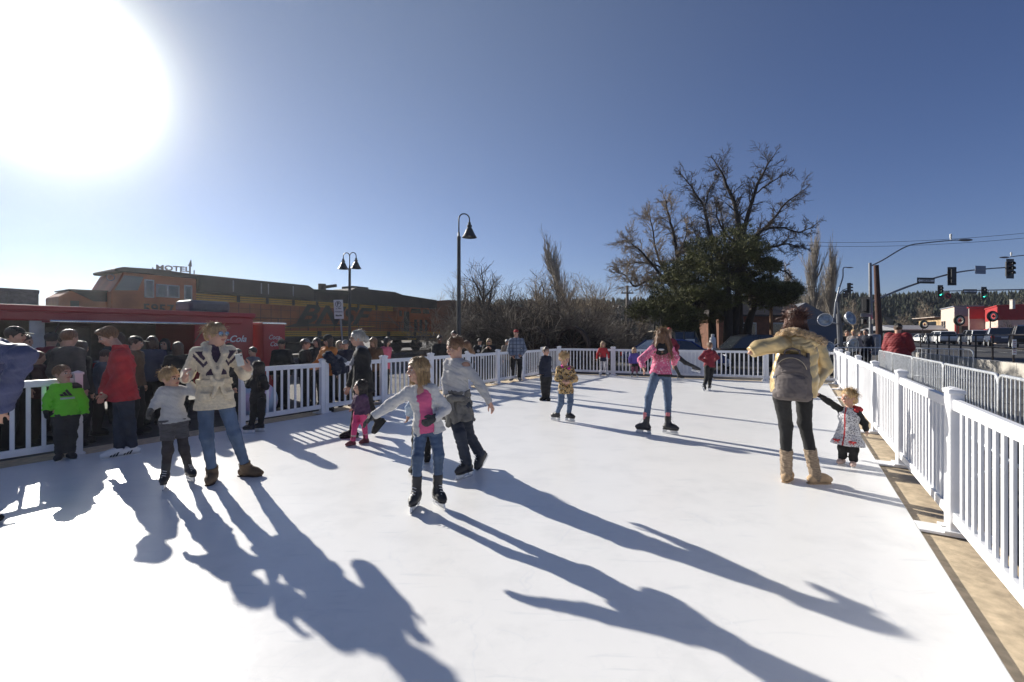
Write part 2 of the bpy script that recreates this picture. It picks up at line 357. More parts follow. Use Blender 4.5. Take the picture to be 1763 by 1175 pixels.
b = MB().box((q0 + q1) / 2 + nrm * .05 + Vector((0, 0, .55)), ((q1 - q0).length, .006, .84), rz=math.atan2(d.y, d.x)).build('fence_cover', M('white_sheeting', (.72, .73, .76), .7, var=.06))
tag(b, 'plain white sheeting tied behind one far end fence panel', 'sheeting')
us = [.35, 2.75, 5.0, 7.2, 9.4, 11.75, 14.1, 16.2, 18.0]
lab = ['right side picket fence panel at the very edge of the picture bottom', 'nearest right side picket fence panel filling the lower right corner', 'right side picket fence panel second nearest the camera',
       'right side picket fence panel directly behind the toddler in the spotted vest', 'right side picket fence panel just beyond the toddler', 'right side picket fence panel beside the gold jacket sleeve',
       'right side picket fence panel below the floodlight tower', 'last right side picket fence panel meeting the far corner']
for i in range(8): fence_panel(R(us[i], 1.07), R(us[i + 1], 1.07), lab[i], group=SG, H=1.11)
# ------------------------------------------------------------------ steel crowd barriers
def barrier(p0, p1, label):
    d = p1 - p0; L = d.length; rz = math.atan2(d.y, d.x); t = thing('crowd_barrier', label, 'barrier', p0, rz, 'steel crowd barriers outside the right fence')
    H = 1.1; r = .12; pts = [Vector((0, 0, .16)), Vector((0, 0, H - r))] + [Vector((r - r * math.cos(a), 0, H - r + r * math.sin(a))) for a in (.4, .8, 1.2, 1.57)]
    pts += [Vector((L - p.x, 0, p.z)) for p in reversed(pts)]
    MB().tube(pts + [Vector((L, 0, .16)), Vector((0, 0, .16))], .02, 8).build('frame', STEEL, t, smooth=True, local=True)
    m = MB(); n = int(L / .115)
    for i in range(1, n): m.seg((L * i / n, 0, .16), (L * i / n, 0, H), .008, .008, 6, cap=False)
    m.build('bars', STEEL, t, smooth=True, local=True)
    for x in (.35, L - .35):
        m = MB(); m.tube([(x, -.32, -.1), (x, -.25, -.02), (x, 0, .16), (x, .25, -.02), (x, .32, -.1)], .017, 6); m.build('foot', STEEL, t, smooth=True, local=True)
ub = [2.9, 5.2, 7.65, 10.1, 12.55, 15.0, 17.4]
lab = ['galvanised crowd barrier at the right picture edge', 'galvanised crowd barrier second from the right picture edge', 'galvanised crowd barrier third from the right picture edge', 'galvanised crowd barrier in front of the concrete wall end',
       'galvanised crowd barrier in front of the big red jacket', 'galvanised crowd barrier left of the big red jacket']
for i in range(6): barrier(R(ub[i], 2.0 + .015 * i), R(ub[i + 1] - .06, 2.0 + .015 * i), lab[i])
barrier(Vector((11.75, 16.6, 0)), Vector((13.5, 16.2, 0)), 'galvanised crowd barrier set across behind the floodlight tower')
barrier(Vector((13.5, 16.3, 0)), Vector((14.6, 14.4, 0)) , 'short galvanised crowd barrier joining the cross barrier to the row')
# ================================================================== LAMPS, SIGNS, SIGNALS
def bell(c, R_, Hh):
    pr = [(R_ * .06, 0), (R_ * .2, 0), (R_ * .2, -.14 * Hh), (R_ * .34, -.2 * Hh), (R_ * .34, -.3 * Hh), (R_ * .26, -.34 * Hh), (R_ * .48, -.5 * Hh), (R_ * .62, -.68 * Hh), (R_ * .82, -.86 * Hh), (R_ * 1.0, -Hh), (R_ * .94, -Hh), (R_ * .76, -.84 * Hh), (R_ * .3, -.5 * Hh)]
    return MB().lathe(pr, c, 28)
def street_lamp(base, label, arms, H=5.5):
    t = thing('street_lamp', label, 'street lamp', base, 0, 'bell shaded street lamps round the plaza')
    MB().lathe([(.0, 0), (.14, 0), (.14, .25), (.085, .4), (.072, .5), (.055, H - 1.0), (.06, H - .98), (.06, H - .9), (.035, H - .86), (.03, H - .75), (0, H - .75)], (0, 0, 0), 14).build('pole', DKGREEN, t, smooth=30, local=True)
    m = MB(); top = H - .17
    for a in arms:
        X = Vector((math.cos(a), math.sin(a), 0)); r = .165
        pts = [Vector((0, 0, H - .8)), Vector((0, 0, top - r))] + [X * (r - r * math.cos(q)) + Vector((0, 0, top - r + r * math.sin(q))) for q in [i * math.pi / 10 for i in range(1, 11)]] + [X * (2 * r) + Vector((0, 0, top - r - .12))]
        m.tube(pts, .021, 8)
        s = bell(X * (2 * r) + Vector((0, 0, top - r - .1)), .235, .47).build('lamp_shade', DKGREEN, t, smooth=40, local=True)
        MB().lathe([(0, -.34), (.07, -.36), (.09, -.42), (.06, -.47), (0, -.48)], X * (2 * r) + Vector((0, 0, top - r - .1 + .05)), 12).build('bulb', M('lamp_glass', (.7, .7, .66), .2), s, smooth=True, local=True)
    m.build('arm', DKGREEN, t, smooth=True, local=True)
p = at(790, 576, 14.2); street_lamp((p.x, p.y, -.1), 'tall single arm street lamp with bell shade rising behind the ponytailed girl', (.15,), 5.62)
p = at(602, 576, 20.6); street_lamp((p.x, p.y, -.1), 'double arm street lamp with two bell shades in front of the locomotive', (-.25, math.pi - .25), 5.55)
p = at(1062, 576, 50); street_lamp((p.x, p.y, -.1), 'small distant double arm street lamp left of the utility pole', (.3, math.pi + .3), 5.5)
p = at(1127, 576, 36); street_lamp((p.x, p.y, -.1), 'distant single arm street lamp beside the dark conifer', (.2,), 5.5)
p = at(952, 576, 34); street_lamp((p.x, p.y, -.1), 'distant street lamp half hidden among the bare trees', (2.6,), 4.9)
SIGNW = M('sign_face', (.7, .71, .7), .45, var=.06); INK = M('sign_ink', (.015, .015, .018), .6)
p = at(583, 576, 13.6); bz = Vector((p.x, p.y, -.1)); t = thing('parking_sign', 'white parking sign on a grey post leaning in front of the locomotive', 'sign', bz)
rt = Vector((.985, -.17, 0)); nr = Vector((-.17, -.985, 0)); c = Vector((p.x, p.y, EYE + 43 / FPX * 13.6))
MB().seg(bz + Vector((.22, .04, 0)), c + Vector((0, .04, .25)), .03, .026, 8).build('post', GREYM, t, smooth=30)
upv = Vector((-.05, 0, 1)).normalized()
MB().box(c, (.30, .012, .57), ax=(rt, -nr, upv)).build('sign_panel', SIGNW, t, bev=.004)
f = c + nr * .009
MB().tube(ring_pts(f + upv * .155, .088, rt, upv, 28), .009, 5).build('ring', INK, t, smooth=True)
text('P', .16, INK, f + upv * .155, rt, upv, t, bold=.004)
text('15 MIN', .062, INK, f + upv * .02, rt, upv, t); text('PARKING', .062, INK, f - upv * .075, rt, upv, t)
text('Mon-Sat', .06, INK, f - upv * .185, rt, upv, t, bold=.005)
# ------------------------------------------------------------------ traffic signals
SIGBLK = M('signal_housing', (.012, .012, .014), .5)
def signal(loc, yaw, parent_label, lit=None, plate=True, sc=1.0, name='traffic_signal', group='traffic signals at the junction', to=None, back=False):
    t = thing(name, parent_label, 'traffic light', loc, yaw, group); t.scale = (sc,) * 3   # front looks along local -Y
    MB().box((0, .08, 0), (.33, .18, 1.02)).build('housing', SIGBLK, t, bev=.02, local=True)
    if plate: MB().box((0, .0, 0), (.62, .012, 1.36)).build('back_plate', SIGBLK, t, bev=.004, local=True)
    for k, (nm, cl) in enumerate((('red_lamp', (.12, .01, .01)), ('amber_lamp', (.12, .06, .005)), ('green_lamp', (.005, .08, .05)))):
        z = .32 - .32 * k; on = (lit == k); em = emit('lit_' + nm, ((1., .05, .03), (1., .5, .05), (.05, 1., .62))[k], 2.6) if on else M(nm, cl, .25)
        MB().lathe([(0, .035), (.07, .03), (.12, 0), (.12, -.03)], (0, -.02, z), 16, ax=(VX, VZ, -VY)).build(nm, em, t, smooth=40, local=True)
        a = [math.pi * (-.12 + 1.24 * i / 12) for i in range(13)]; m = MB()
        vs = [Vector((.145 * math.cos(q), y, z + .145 * math.sin(q))) for y in (-.01, -.24) for q in a]; m.add(vs, [(i, i + 1, 14 + i, 13 + i) for i in range(12)])
        m.build('visor', SIGBLK, t, smooth=True, local=True)
    return t
PY = 38.0
pole = at(1500, 576, PY); b0 = Vector((pole.x, pole.y, .2))
t = thing('signal_pole', 'tall grey steel signal pole with mast arm and curved luminaire arm', 'signal pole', b0)
top = at(1498, 453, PY)
MB().seg(b0, top, .15, .11, 14).build('pole', GREYM, t, smooth=30)
def arm(pts, r0, r1, par, nm='mast_arm'):
    P = [Vector(p) for p in pts]; Q = []
    for i in range(len(P) - 1):
        p0, p1, p2, p3 = P[max(i - 1, 0)], P[i], P[i + 1], P[min(i + 2, len(P) - 1)]
        for k in range(5):
            s = k / 5; Q.append(.5 * ((2 * p1) + (p2 - p0) * s + (2 * p0 - 5 * p1 + 4 * p2 - p3) * s * s + (3 * p1 - p0 - 3 * p2 + p3) * s ** 3))
    Q.append(P[-1]); n = len(Q); return MB().tube(Q, [r0 + (r1 - r0) * i / (n - 1) for i in range(n)], 10).build(nm, GREYM, par, smooth=True)
arm([at(1500, 521, PY), at(1525, 509, PY), at(1577, 489, PY), at(1640, 471, PY), at(1690, 464, PY), at(1748, 460, PY)], .10, .045, t)
arm([at(1500, 458, PY), at(1520, 448, PY), at(1560, 425, PY), at(1590, 419, PY), at(1640, 414, PY), at(1652, 414, PY)], .06, .04, t, 'luminaire_arm')
hc = at(1661, 413.5, PY)
MB().lathe([(0, -.62), (.10, -.58), (.2, -.3), (.2, .1), (.12, .45), (.05, .55), (0, .56)], hc, 16, ax=(VY, VZ * .55, -VX)).build('luminaire', GREYM, t, smooth=True)
m = MB(); m.lathe([(.03, 0), (.06, .05), (.08, .3), (.08, .46), (.0, .5)], at(1637, 413, PY), 10); m.build('photocell', SIGNW, t, smooth=30)
signal(at(1639, 476, PY - .25), math.pi - .08, sc=1.12, parent_label='black backplated signal in the middle of the mast arm seen from behind')
signal(at(1739, 463, PY - .25), .12, sc=1.2, parent_label='black backplated signal at the tip of the mast arm', group='traffic signals at the junction')
# signs on the arm
def oneway(c, wpx, Y, rt, label):
    W = wpx * Y / FPX; H = W * .30; nrm = rt.cross(VZ); t = thing('one_way_sign', label, 'sign', c)
    MB().box(c, (W, .02, H), ax=(rt, -nrm, VZ)).build('panel', SIGBLK, t, bev=.003)
    c2 = c + nrm * .014; A = MB()
    pl = [(-.46, 0), (-.36, .32), (-.36, .16), (.46, .16), (.46, -.16), (-.36, -.16), (-.36, -.32)]
    A.prism([c2 + rt * (x * W) + VZ * (y * H) for x, y in pl], nrm * .003); A.build('arrow', SIGNW, t)
    text('ONE WAY', H * .36, INK, c2 + nrm * .006 + rt * (.05 * W), rt, VZ, t)
oneway(at(1594, 483.5, PY - .3), 34, PY - .3, Vector((1, .12, 0)).normalized(), 'black one way sign with a white arrow on the near mast arm')
c = at(1688, 465, PY - .2); t = thing('road_sign', 'blank grey back of a road sign on the near mast arm', 'sign', c); MB().box(c, (1.05, .03, .68), rz=.15, ax=None).build('panel', M('sign_back', (.16, .19, .26), .5, .3), t, bev=.01); MB().box(c + Vector((0, -.03, 0)), (.9, .03, .05), rz=.15).build('bracket', GREYM, t)
# pole-side heads and push buttons
signal(at(1490, 526, PY - .3), math.pi / 2 + .5, 'black signal on the left side of the grey steel pole')
c = at(1491, 543, PY - .25); t = thing('street_name_sign', 'grey edge-on street name sign on the steel pole', 'sign', c); MB().box(c, (1.05, .03, .28), rz=.2).build('panel', M('name_plate', (.2, .23, .24), .5), t, bev=.004)
for px, lb in ((1489, 'left'), (1507, 'right')):
    c = at(px, 554, PY - .3); t = thing('pedestrian_signal', 'black pedestrian signal box on the %s of the steel pole' % lb, 'signal', c)
    MB().box(c, (.46, .22, .42)).build('housing', SIGBLK, t, bev=.03)
    MB().box(c + Vector((0, -.115, 0)), (.36, .012, .32)).build('lens', emit('ped_red', (1, .06, .03), 1.2) if lb == 'right' and False else GLASS, t)
c = at(1511, 549, PY - .5); o = MB().lathe([(0, .02), (.09, .01), (.11, 0), (.11, -.1), (0, -.1)], c, 14, ax=(VX, VZ, -VY)).build('stop_light', emit('lit_stop', (1, .04, .03), 2.5)); tag(o, 'small lit red light beside the brown wooden pole', 'light')
pb, pt = at(1515, 590, PY - 1.2), at(1508.5, 457, PY - 1.2); pb.z = .2
o = MB().seg(pb, pt, .24, .17, 14).build('wooden_pole', M('pole_wood', (.075, .035, .025), .9, var=.4, scale=5, stretch=(5, 5, .5)), smooth=30); tag(o, 'thick dark brown wooden pole leaning beside the steel signal pole', 'pole')
c = at(1504, 576, PY - 2.0); t = thing('signal_cabinet', 'grey cylindrical steel cabinet at the foot of the signal pole', 'cabinet', (c.x, c.y, .2))
MB().lathe([(0, 0), (.47, 0), (.47, 1.25), (.42, 1.36), (0, 1.42)], (0, 0, 0), 24).build('body', M('cabinet_grey', (.2, .2, .22), .4, .5), t, smooth=40, local=True)
MB().box((-.1, -.47, .7), (.3, .02, .9)).build('door', M('cabinet_grey', (.2, .2, .22)), t, bev=.004, local=True)
# far mast arm with the two lit green signals
FY = 57.0; p = at(1810, 576, FY); t = thing('signal_pole', 'far signal pole out of frame holding the low mast arm of green signals', 'signal pole', (p.x, p.y, .2))
MB().seg((p.x, p.y, .2), at(1810, 470, FY), .15, .1, 12).build('pole', GREYM, t, smooth=30)
arm([at(1810, 499, FY), at(1760, 499, FY), at(1700, 500, FY), at(1610, 502, FY)], .1, .05, t)
signal(at(1619, 502, FY - .3), 0.05, 'left hand signal showing green on the far mast arm', lit=2, sc=1.15)
signal(at(1694, 505, FY - .3), 0.05, 'right hand signal showing green on the far mast arm', lit=2, sc=1.15)
oneway(at(1670, 502, FY - .4), 24, FY - .4, VX, 'smaller dark one way sign on the far mast arm between green signals')
c = at(1632, 509.5, FY - .3); t = thing('no_turn_sign', 'round red no turn sign hung beside the left green signal', 'sign', c)
RED = M('sign_red', (.5, .02, .03), .4); m = MB(); m.tube(ring_pts(c, .34, VX, VZ, 28), .055, 6); m.build('red_ring', RED, t, smooth=True)
MB().lathe([(0, 0), (.32, 0), (.32, .02), (0, .02)], c + VY * .02, 24, ax=(VX, VZ, VY)).build('panel', INK, t)
MB().box(c - VY * .03, (.62, .02, .09), ax=(Vector((.75, 0, -.66)), VY, Vector((.66, 0, .75)))).build('slash', RED, t)
# the luminaire reaching in from the right, upper edge
p = at(1840, 576, 45); t = thing('street_light', 'cobra head street light reaching in at the upper right edge', 'street light', (p.x, p.y, .2))
MB().seg((p.x, p.y, .2), at(1840, 452, 45), .13, .09, 12).build('pole', GREYM, t, smooth=30)
arm([at(1840, 452, 45), at(1800, 440, 45), at(1763, 440, 45), at(1738, 443, 45)], .06, .04, t, 'luminaire_arm')
MB().lathe([(0, -.5), (.08, -.46), (.17, -.2), (.17, .1), (.1, .4), (0, .5)], at(1729, 443.5, 45), 16, ax=(VY, VZ * .5, -VX)).build('luminaire', GREYM, t, smooth=True)
m = MB(); m.lathe([(.03, 0), (.06, .05), (.08, .3), (0, .4)], at(1741, 441, 45), 10); m.build('photocell', SIGNW, t, smooth=30)
# second junction corner: signals turned away and another cobra head
Y2 = 62.0; p = at(1432, 576, Y2); t = thing('signal_pole', 'far grey signal pole behind the floodlight tower with cobra head light', 'signal pole', (p.x, p.y, .1))
MB().seg((p.x, p.y, .1), at(1439, 520, Y2), .16, .13, 12).build('pole', GREYM, t, smooth=30)
arm([at(1439, 522, Y2), at(1444, 500, Y2), at(1451, 478, Y2), at(1452, 462, Y2), at(1460, 461, Y2)], .12, .05, t, 'luminaire_arm')
arm([at(1442, 512, Y2), at(1450, 501, Y2), at(1462, 496, Y2)], .08, .05, t)
MB().lathe([(0, -.5), (.08, -.46), (.17, -.2), (.17, .1), (.1, .4), (0, .5)], at(1463, 461, Y2), 16, ax=(VY, VZ * .5, VX)).build('luminaire', GREYM, t, smooth=True)
signal(at(1463, 496, Y2 - .3), math.pi / 2, 'sideways black signal high on the far pole behind the floodlights', plate=False, sc=1.3)
signal(at(1456, 507, Y2 - .3), -math.pi / 2, 'lower sideways black signal on the far pole behind the floodlights', plate=False, sc=1.1)
# overhead wires
m = MB()
for dz in (0, 6):
    a, c = at(1290, 412 + dz, 60), at(2000, 372 + dz * 1.6, 44); pts = []
    for i in range(21): q = a.lerp(c, i / 20); q.z -= 1.3 * (1 - (2 * i / 20 - 1) ** 2); pts.append(q)
    o = MB().tube(pts, .02, 4).build('overhead_wire', BLACK); tag(o, ('upper' if dz == 0 else 'lower') + ' thin overhead wire crossing the sky from the bare trees', 'wire', 'overhead wires')
# ------------------------------------------------------------------ floodlight tower
TY = 17.0; bs = at(1449, 576, TY); t = thing('floodlight_tower', 'mobile tower of four round floodlights beyond the far right corner', 'floodlight tower', (bs.x, bs.y, -.1))
m = MB(); m.seg((bs.x, bs.y, .2), at(1444, 541, TY), .10, .085, 10); m.seg(at(1444, 541, TY), at(1442, 520, TY), .035, .035, 8); m.build('mast', M('tower_grey', (.1, .105, .12), .5, .3), t, smooth=30)
MB().box((bs.x - .35, bs.y + .5, .55), (1.5, 1.0, .85)).box((bs.x - .35, bs.y + .5, .08), (1.9, 1.2, .1)).build('generator', M('generator_dark', (.03, .03, .034), .5), t, bev=.05)
for sx in (-.9, .7): MB().lathe([(0, -.1), (.22, -.1), (.25, -.06), (.25, .06), (.22, .1), (0, .1)], (bs.x + sx - .1, bs.y + .2, .15), 18, ax=(VY, VZ, VX)).build('wheel', RUBBER, t, smooth=40)
LENS = M('floodlight_lens', (.20, .25, .30), .10, spec=1., var=.5, scale=7, bump=.35, bscale=22)
for (px, py, dx, dz, r) in ((1420.5, 551, -.75, .1, .235), (1464, 548, .35, .28, .25), (1426, 597, -.5, .35, .19), (1468, 594.5, .2, -.15, .245)):
    c = at(px, py, TY - .25); n = Vector((dx, -1, dz)).normalized(); X = n.cross(VZ).normalized(); Z = X.cross(n)
    h = MB().lathe([(0, -.34), (.07, -.33), (.10, -.2), (r * .8, -.1), (r, 0), (r, .025), (r * .94, .03)], c, 26, ax=(X, Z, n)).build('floodlight', M('reflector', (.62, .64, .66), .25, .9, var=.1), t, smooth=50)
    MB().lathe([(r * .95, .01), (r * .7, -.005), (r * .45, .012), (r * .2, .03), (0, .034)], c, 26, ax=(X, Z, n)).build('lens', LENS, h, smooth=True)
    m = MB(); m.tube(ring_pts(c + n * .02, r * .98, X, Z, 26), .012, 6); m.build('rim', STEEL, h, smooth=True)
    MB().seg(c - n * .3, at(1446, py + (8 if py < 570 else -6), TY), .02, .025, 8).build('bracket', STEEL, h, smooth=30)
# ------------------------------------------------------------------ utility pole, flag pole, boxes
U = 46.0; p = at(1080, 576, U); t = thing('utility_pole', 'weathered utility pole with crossarm left of the conifer', 'utility pole', (p.x, p.y, -.1))
MB().seg((p.x, p.y, -.1), at(1080, 492, U), .19, .13, 10).build('pole', M('grey_wood', (.24, .21, .18), .9, var=.4), t, smooth=30)
MB().box(at(1080, 505, U - .2), (1.25, .1, .13), rz=.1).build('crossarm', M('grey_wood', (.24, .21, .18)), t)
for dx in (-.5, -.25, .25, .5): MB().lathe([(0, 0), (.05, 0), (.06, .1), (.03, .16), (0, .18)], at(1080, 505, U - .2) + Vector((dx, dx * .1, .07)), 8).build('insulator', M('porcelain', (.5, .48, .44), .3), t, smooth=True)
MB().box(at(1085, 557, U - .3), (1.1, .12, .22)).lathe([(0, -.2), (.16, -.2), (.16, .2), (0, .2)], at(1090, 557, U - .3), 10, ax=(VZ, VY, VX)).build('bracket_box', BLACK, t)
F = 33.0; p = at(1329, 576, F); t = thing('flag_pole', 'tall brown wooden pole with a small flag beside the big trees', 'pole', (p.x, p.y, -.1))
MB().seg((p.x, p.y, -.1), at(1326, 443, F), .13, .09, 10).build('pole', M('pole_brown', (.2, .105, .05), .8, var=.3, stretch=(4, 4, .5)), t, smooth=30)
c = at(1329, 452, F - .1); m = MB(); nx = 10
def fl(i, j): return c + Vector((.38 * i / nx, .06 * math.sin(i * .9 + j * .2), -.62 * j / 13 - .10 * (i / nx)))
for j in range(13):
    for i in range(nx): m.quad(fl(i, j), fl(i + 1, j), fl(i + 1, j + 1), fl(i, j + 1), 2 if (i < 4 and j < 7) else j % 2)
m.build('flag', [M('flag_red', (.35, .03, .04), .8), M('flag_white', (.6, .58, .58), .8), M('flag_blue', (.03, .04, .12), .8)], t, smooth=True)
p = at(1187, 576, 27); t = thing('utility_cabinet', 'white panelled cabinet between dark posts under the conifer', 'cabinet', (p.x, p.y, -.1))
MB().box((p.x, p.y, .75), (.52, .35, 1.1)).build('panel', SIGNW, t, bev=.02)
m = MB()
for s in (-.31, .31): m.box((p.x + s, p.y, .85), (.06, .06, 1.9))
m.build('posts', BLACK, t)
p = at(1227, 576, 25); t = thing('gas_bottle', 'small white gas bottle beside the dark car', 'bottle', (p.x, p.y, .8)); MB().lathe([(0, -.9), (.16, -.9), (.17, .45), (.14, .6), (.06, .66), (.09, .68), (.09, .78), (0, .8)], (p.x, p.y, .8), 16).build('body', M('bottle_white', (.72, .7, .68), .4), t, smooth=40)
# ------------------------------------------------------------------ logging wheels on display
WD = M('old_timber', (.04, .022, .014), .9, var=.4, scale=8); RUST = M('rusted_iron', (.032, .017, .013), .8, var=.4)
cart = thing('logging_cart', 'old pair of tall spoked logging wheels on display below the bare trees', 'cart', (at(950, 576, 21).x, 21, -.1))
for px, Yw in ((918, 21.6), (985, 20.8)):
    c = at(px, 569, Yw); c.z = .98 - .05; ang = .72; ax = Vector((math.cos(ang), math.sin(ang), 0)); T = Vector((-ax.y, ax.x, 0))
    wlf = MB().lathe([(.16, -.2), (.17, .2), (.0, .2), (0, -.2), (.16, -.2)], c, 14, ax=(T, VZ, ax))
    for i in range(14):
        a = 2 * math.pi * i / 14; d = T * math.cos(a) + VZ * math.sin(a); wlf.seg(c + d * .14, c + d * .93, .045, .035, 6)
    w = wlf.build('wheel', WD, cart, smooth=35)
    MB().lathe([(.9, -.09), (1.03, -.09), (1.03, .09), (.9, .09), (.9, -.09)], c, 40, ax=(T, VZ, ax)).build('rim', RUST, w, smooth=35)
a, b = at(918, 569, 21.6), at(985, 569, 20.8); a.z = b.z = .93; MB().seg(a, b, .11, .11, 8).build('axle', WD, cart); MB().seg((a + b) / 2 + Vector((0, 0, .1)), (a + b) / 2 + Vector((-.5, -2.2, -.75)), .09, .07, 8).build('tongue', WD, cart)
# ------------------------------------------------------------------ odd things beside the fence
p = R(4.9, -9.0); o = MB().lathe([(.38 * math.sin(math.pi * i / 16), -.38 * math.cos(math.pi * i / 16)) for i in range(17)], (p.x, p.y, .28), 28)
def pastel(m, n, l, mp, out):
    ns = n.new('ShaderNodeTexNoise'); ns.inputs['Scale'].default_value = 3.2; l.new(mp.outputs[0], ns.inputs['Vector'])
    return mixc(n, l, step(n, l, ns.outputs['Fac'], .45, .55), out, (.3, .42, .62))
tag(o.build('play_ball', M('pastel_ball', (.42, .34, .55), .5, var=.2, pat=pastel), smooth=True), 'large pastel lavender and blue ball on the pavement behind the left fence', 'ball')
# ================================================================== RAILWAY, TRAILER, BUILDINGS, CARS
ORANGE = M('loco_orange', (.36, .10, .03), .55, var=.3, scale=1.2, spec=.3); LDARK = M('loco_dark_green', (.028, .026, .018), .6, var=.25, scale=2)
YEL = M('loco_yellow', (.62, .34, .04), .5, var=.12); UNDER = M('loco_underframe', (.016, .015, .015), .8, var=.3)
TV = -25.4; au = R(1, 0); av = R(0, 1)
def tb(m, u0, u1, v0, v1, z0, z1, mi=0): return m.box(R((u0 + u1) / 2, (v0 + v1) / 2, (z0 + z1) / 2), (u1 - u0, abs(v1 - v0), z1 - z0), rz=math.atan2(au.y, au.x), mi=mi)
def ex(m, prof, v0, v1, mi=0): return m.prism([R(u, v0, z) for u, z in prof], R(0, v1 - v0), mi)
def wheelset(par, u, z=.75, r=.5, nm='wheel'):
    MB().lathe([(0, -.07), (r * .9, -.07), (r, -.05), (r, .05), (r * 1.06, .07), (0, .07)], R(u, TV - .35, z), 20, ax=(au, VZ, av)).build(nm, UNDER, par, smooth=35)
tag(MB().prism([R(-40, -23.6, -.13), R(90, -23.6, -.13), R(90, -30, -.13), R(-40, -30, -.13)], (0, 0, .3)).build('ballast', M('ballast_stone', (.16, .14, .12), .95, var=.5, scale=30)), kind='structure')
for v in (-26.1, -27.6):
    o = tb(MB(), -40, 90, v - .04, v + .04, .17, .26).build('track_rail', M('rail_steel', (.2, .17, .15), .45, .6)); tag(o, kind='structure')
L = thing('locomotive', 'long orange and dark green freight locomotive with yellow stripes behind the red trailer', 'locomotive', R(17, TV - 1.5, .2))
V1 = TV - 3.0
m = MB(); tb(m, 5.7, 29.2, TV, V1, 1.12, 1.46); m.build('frame', UNDER, L, bev=.02)
m = MB(); tb(m, 5.9, 29.1, TV + .012, V1, 1.463, 1.79); m.build('sill_stripe', YEL, L)
m = MB()
for z in (1.57, 1.68): tb(m, 5.9, 29.1, TV + .016, TV + .04, z, z + .022)
for u in (11.5, 14.3, 17.6, 20.4, 23.3, 26): tb(m, u, u + .28, TV + .017, TV + .042, 1.47, 1.785)
m.build('sill_lines', UNDER, L)
m = MB(); tb(m, 10.9, 24.6, TV - .45, V1 + .45, 1.79, 3.32); m.build('lower_hood', ORANGE, L, bev=.03)
m = MB(); tb(m, 10.9, 24.3, TV - .43, V1 + .45, 3.322, 3.66); m.build('hood_stripe', YEL, L)
m = MB()
for z in (3.43, 3.54): tb(m, 10.9, 24.3, TV - .424, TV - .40, z, z + .022)
for u in (13.0, 14.6, 16.2, 17.8, 19.4, 21.0, 22.6): tb(m, u, u + .16, TV - .423, TV - .39, 3.33, 3.655)
m.build('hood_lines', UNDER, L)
m = MB(); ex(m, [(10.9, 3.663), (24.6, 3.663), (29.1, 3.72), (29.1, 4.46), (25.2, 4.62), (24.4, 4.78), (20.8, 4.78), (20.3, 4.55), (17.6, 4.42), (17.2, 4.62), (10.9, 4.62)], TV - .30, V1 + .3); m.build('upper_hood', LDARK, L, bev=.03)
m = MB(); tb(m, 11.0, 17.0, TV - .05, TV - .32, 3.75, 4.55)
for u in (12.6, 14.1, 14.9, 16.4): tb(m, u, u + .05, TV - .04, TV - .05, 3.8, 4.5)
m.build('radiator_panel', LDARK, L, bev=.02)
m = MB()
for u in (12.6, 14.1, 14.5, 16.0): tb(m, u, u + .06, TV - .03, TV - .045, 3.85, 4.45)
m.build('light_strips', GREYM, L)
m = MB(); m.seg(R(19.0, TV - 1.5, 4.45), R(19.0, TV - 1.5, 4.95), .25, .25, 12)
for k in range(3): m.seg(R(19.2, TV - 1.5, 4.8 - .05 * k), R(19.9, TV - 1.2 - .25 * k, 4.9), .06, .11, 8)
m.build('air_horn', UNDER, L, smooth=30)
m = MB(); tb(m, 21.0, 22.4, TV - .9, TV - 2.1, 4.78, 4.98); m.build('exhaust_hatch', LDARK, L, bev=.03)
m = MB()
for k in range(22): u = 11.3 + k * .6; tb(m, u, u + .03, TV - .44, TV - .455, 1.85, 3.25)
for z in (2.35, 3.0): tb(m, 11, 24.4, TV - .44, TV - .452, z, z + .02)
m.build('door_seams', M('seam_dark', (.10, .03, .012), .7), L)
m = MB()
for k in range(26): u = 17.6 + k * .1; tb(m, u, u + .05, TV - .27, TV - .3, 3.72, 4.3)
m.build('grille', UNDER, L)
# front cab and nose
m = MB(); ex(m, [(6.0, 1.79), (7.9, 1.79), (7.9, 3.46), (6.35, 3.42), (6.0, 3.15)], TV - .55, V1 + .55); m.build('nose', ORANGE, L, bev=.06)
m = MB(); ex(m, [(6.36, 3.43), (7.9, 3.47), (8.0, 3.02), (7.1, 3.02)], TV - .53, TV - .547); ex(m, [(6.3, 3.44), (7.9, 3.475), (7.9, 3.52), (6.3, 3.49)], TV - .5, V1 + .5); m.build('nose_band', LDARK, L)
m = MB(); ex(m, [(7.55, 1.79), (10.9, 1.79), (10.9, 4.36), (7.98, 4.36), (7.55, 3.45)], TV - .08, V1 + .08); cab = m.build('cab', ORANGE, L, bev=.05)
m = MB(); ex(m, [(7.7, 4.365), (10.95, 4.365), (10.95, 4.58), (9.4, 4.66), (8.0, 4.60), (7.7, 4.5)], TV - .1, V1 + .1); m.build('cab_roof', LDARK, L, bev=.05)
m = MB(); ex(m, [(7.66, 3.52), (8.5, 3.58), (8.72, 4.22), (8.0, 4.22)], TV - .06, TV - .12); m.build('windshield', GLASS, L)
WFR = M('window_frame', (.42, .42, .40), .5)
for u0, u1, z0, z1 in ((8.75, 9.12, 3.28, 4.12), (9.2, 10.15, 3.34, 3.95), (10.35, 10.7, 3.28, 4.0)):
    m = MB(); tb(m, u0, u1, TV - .05, TV - .10, z0, z1); w = m.build('window', WFR, L)
    m = MB(); tb(m, u0 + .05, u1 - .05, TV - .04, TV - .06, z0 + .05, z1 - .05); m.build('pane', GLASS, w)
m = MB(); tb(m, 9.62, 9.68, TV - .03, TV - .05, 3.38, 3.9); m.build('window_bar', WFR, L)
m = MB(); tb(m, 6.35, 6.62, TV - .53, TV - .56, 2.3, 3.0); m.build('nose_door', LDARK, L)
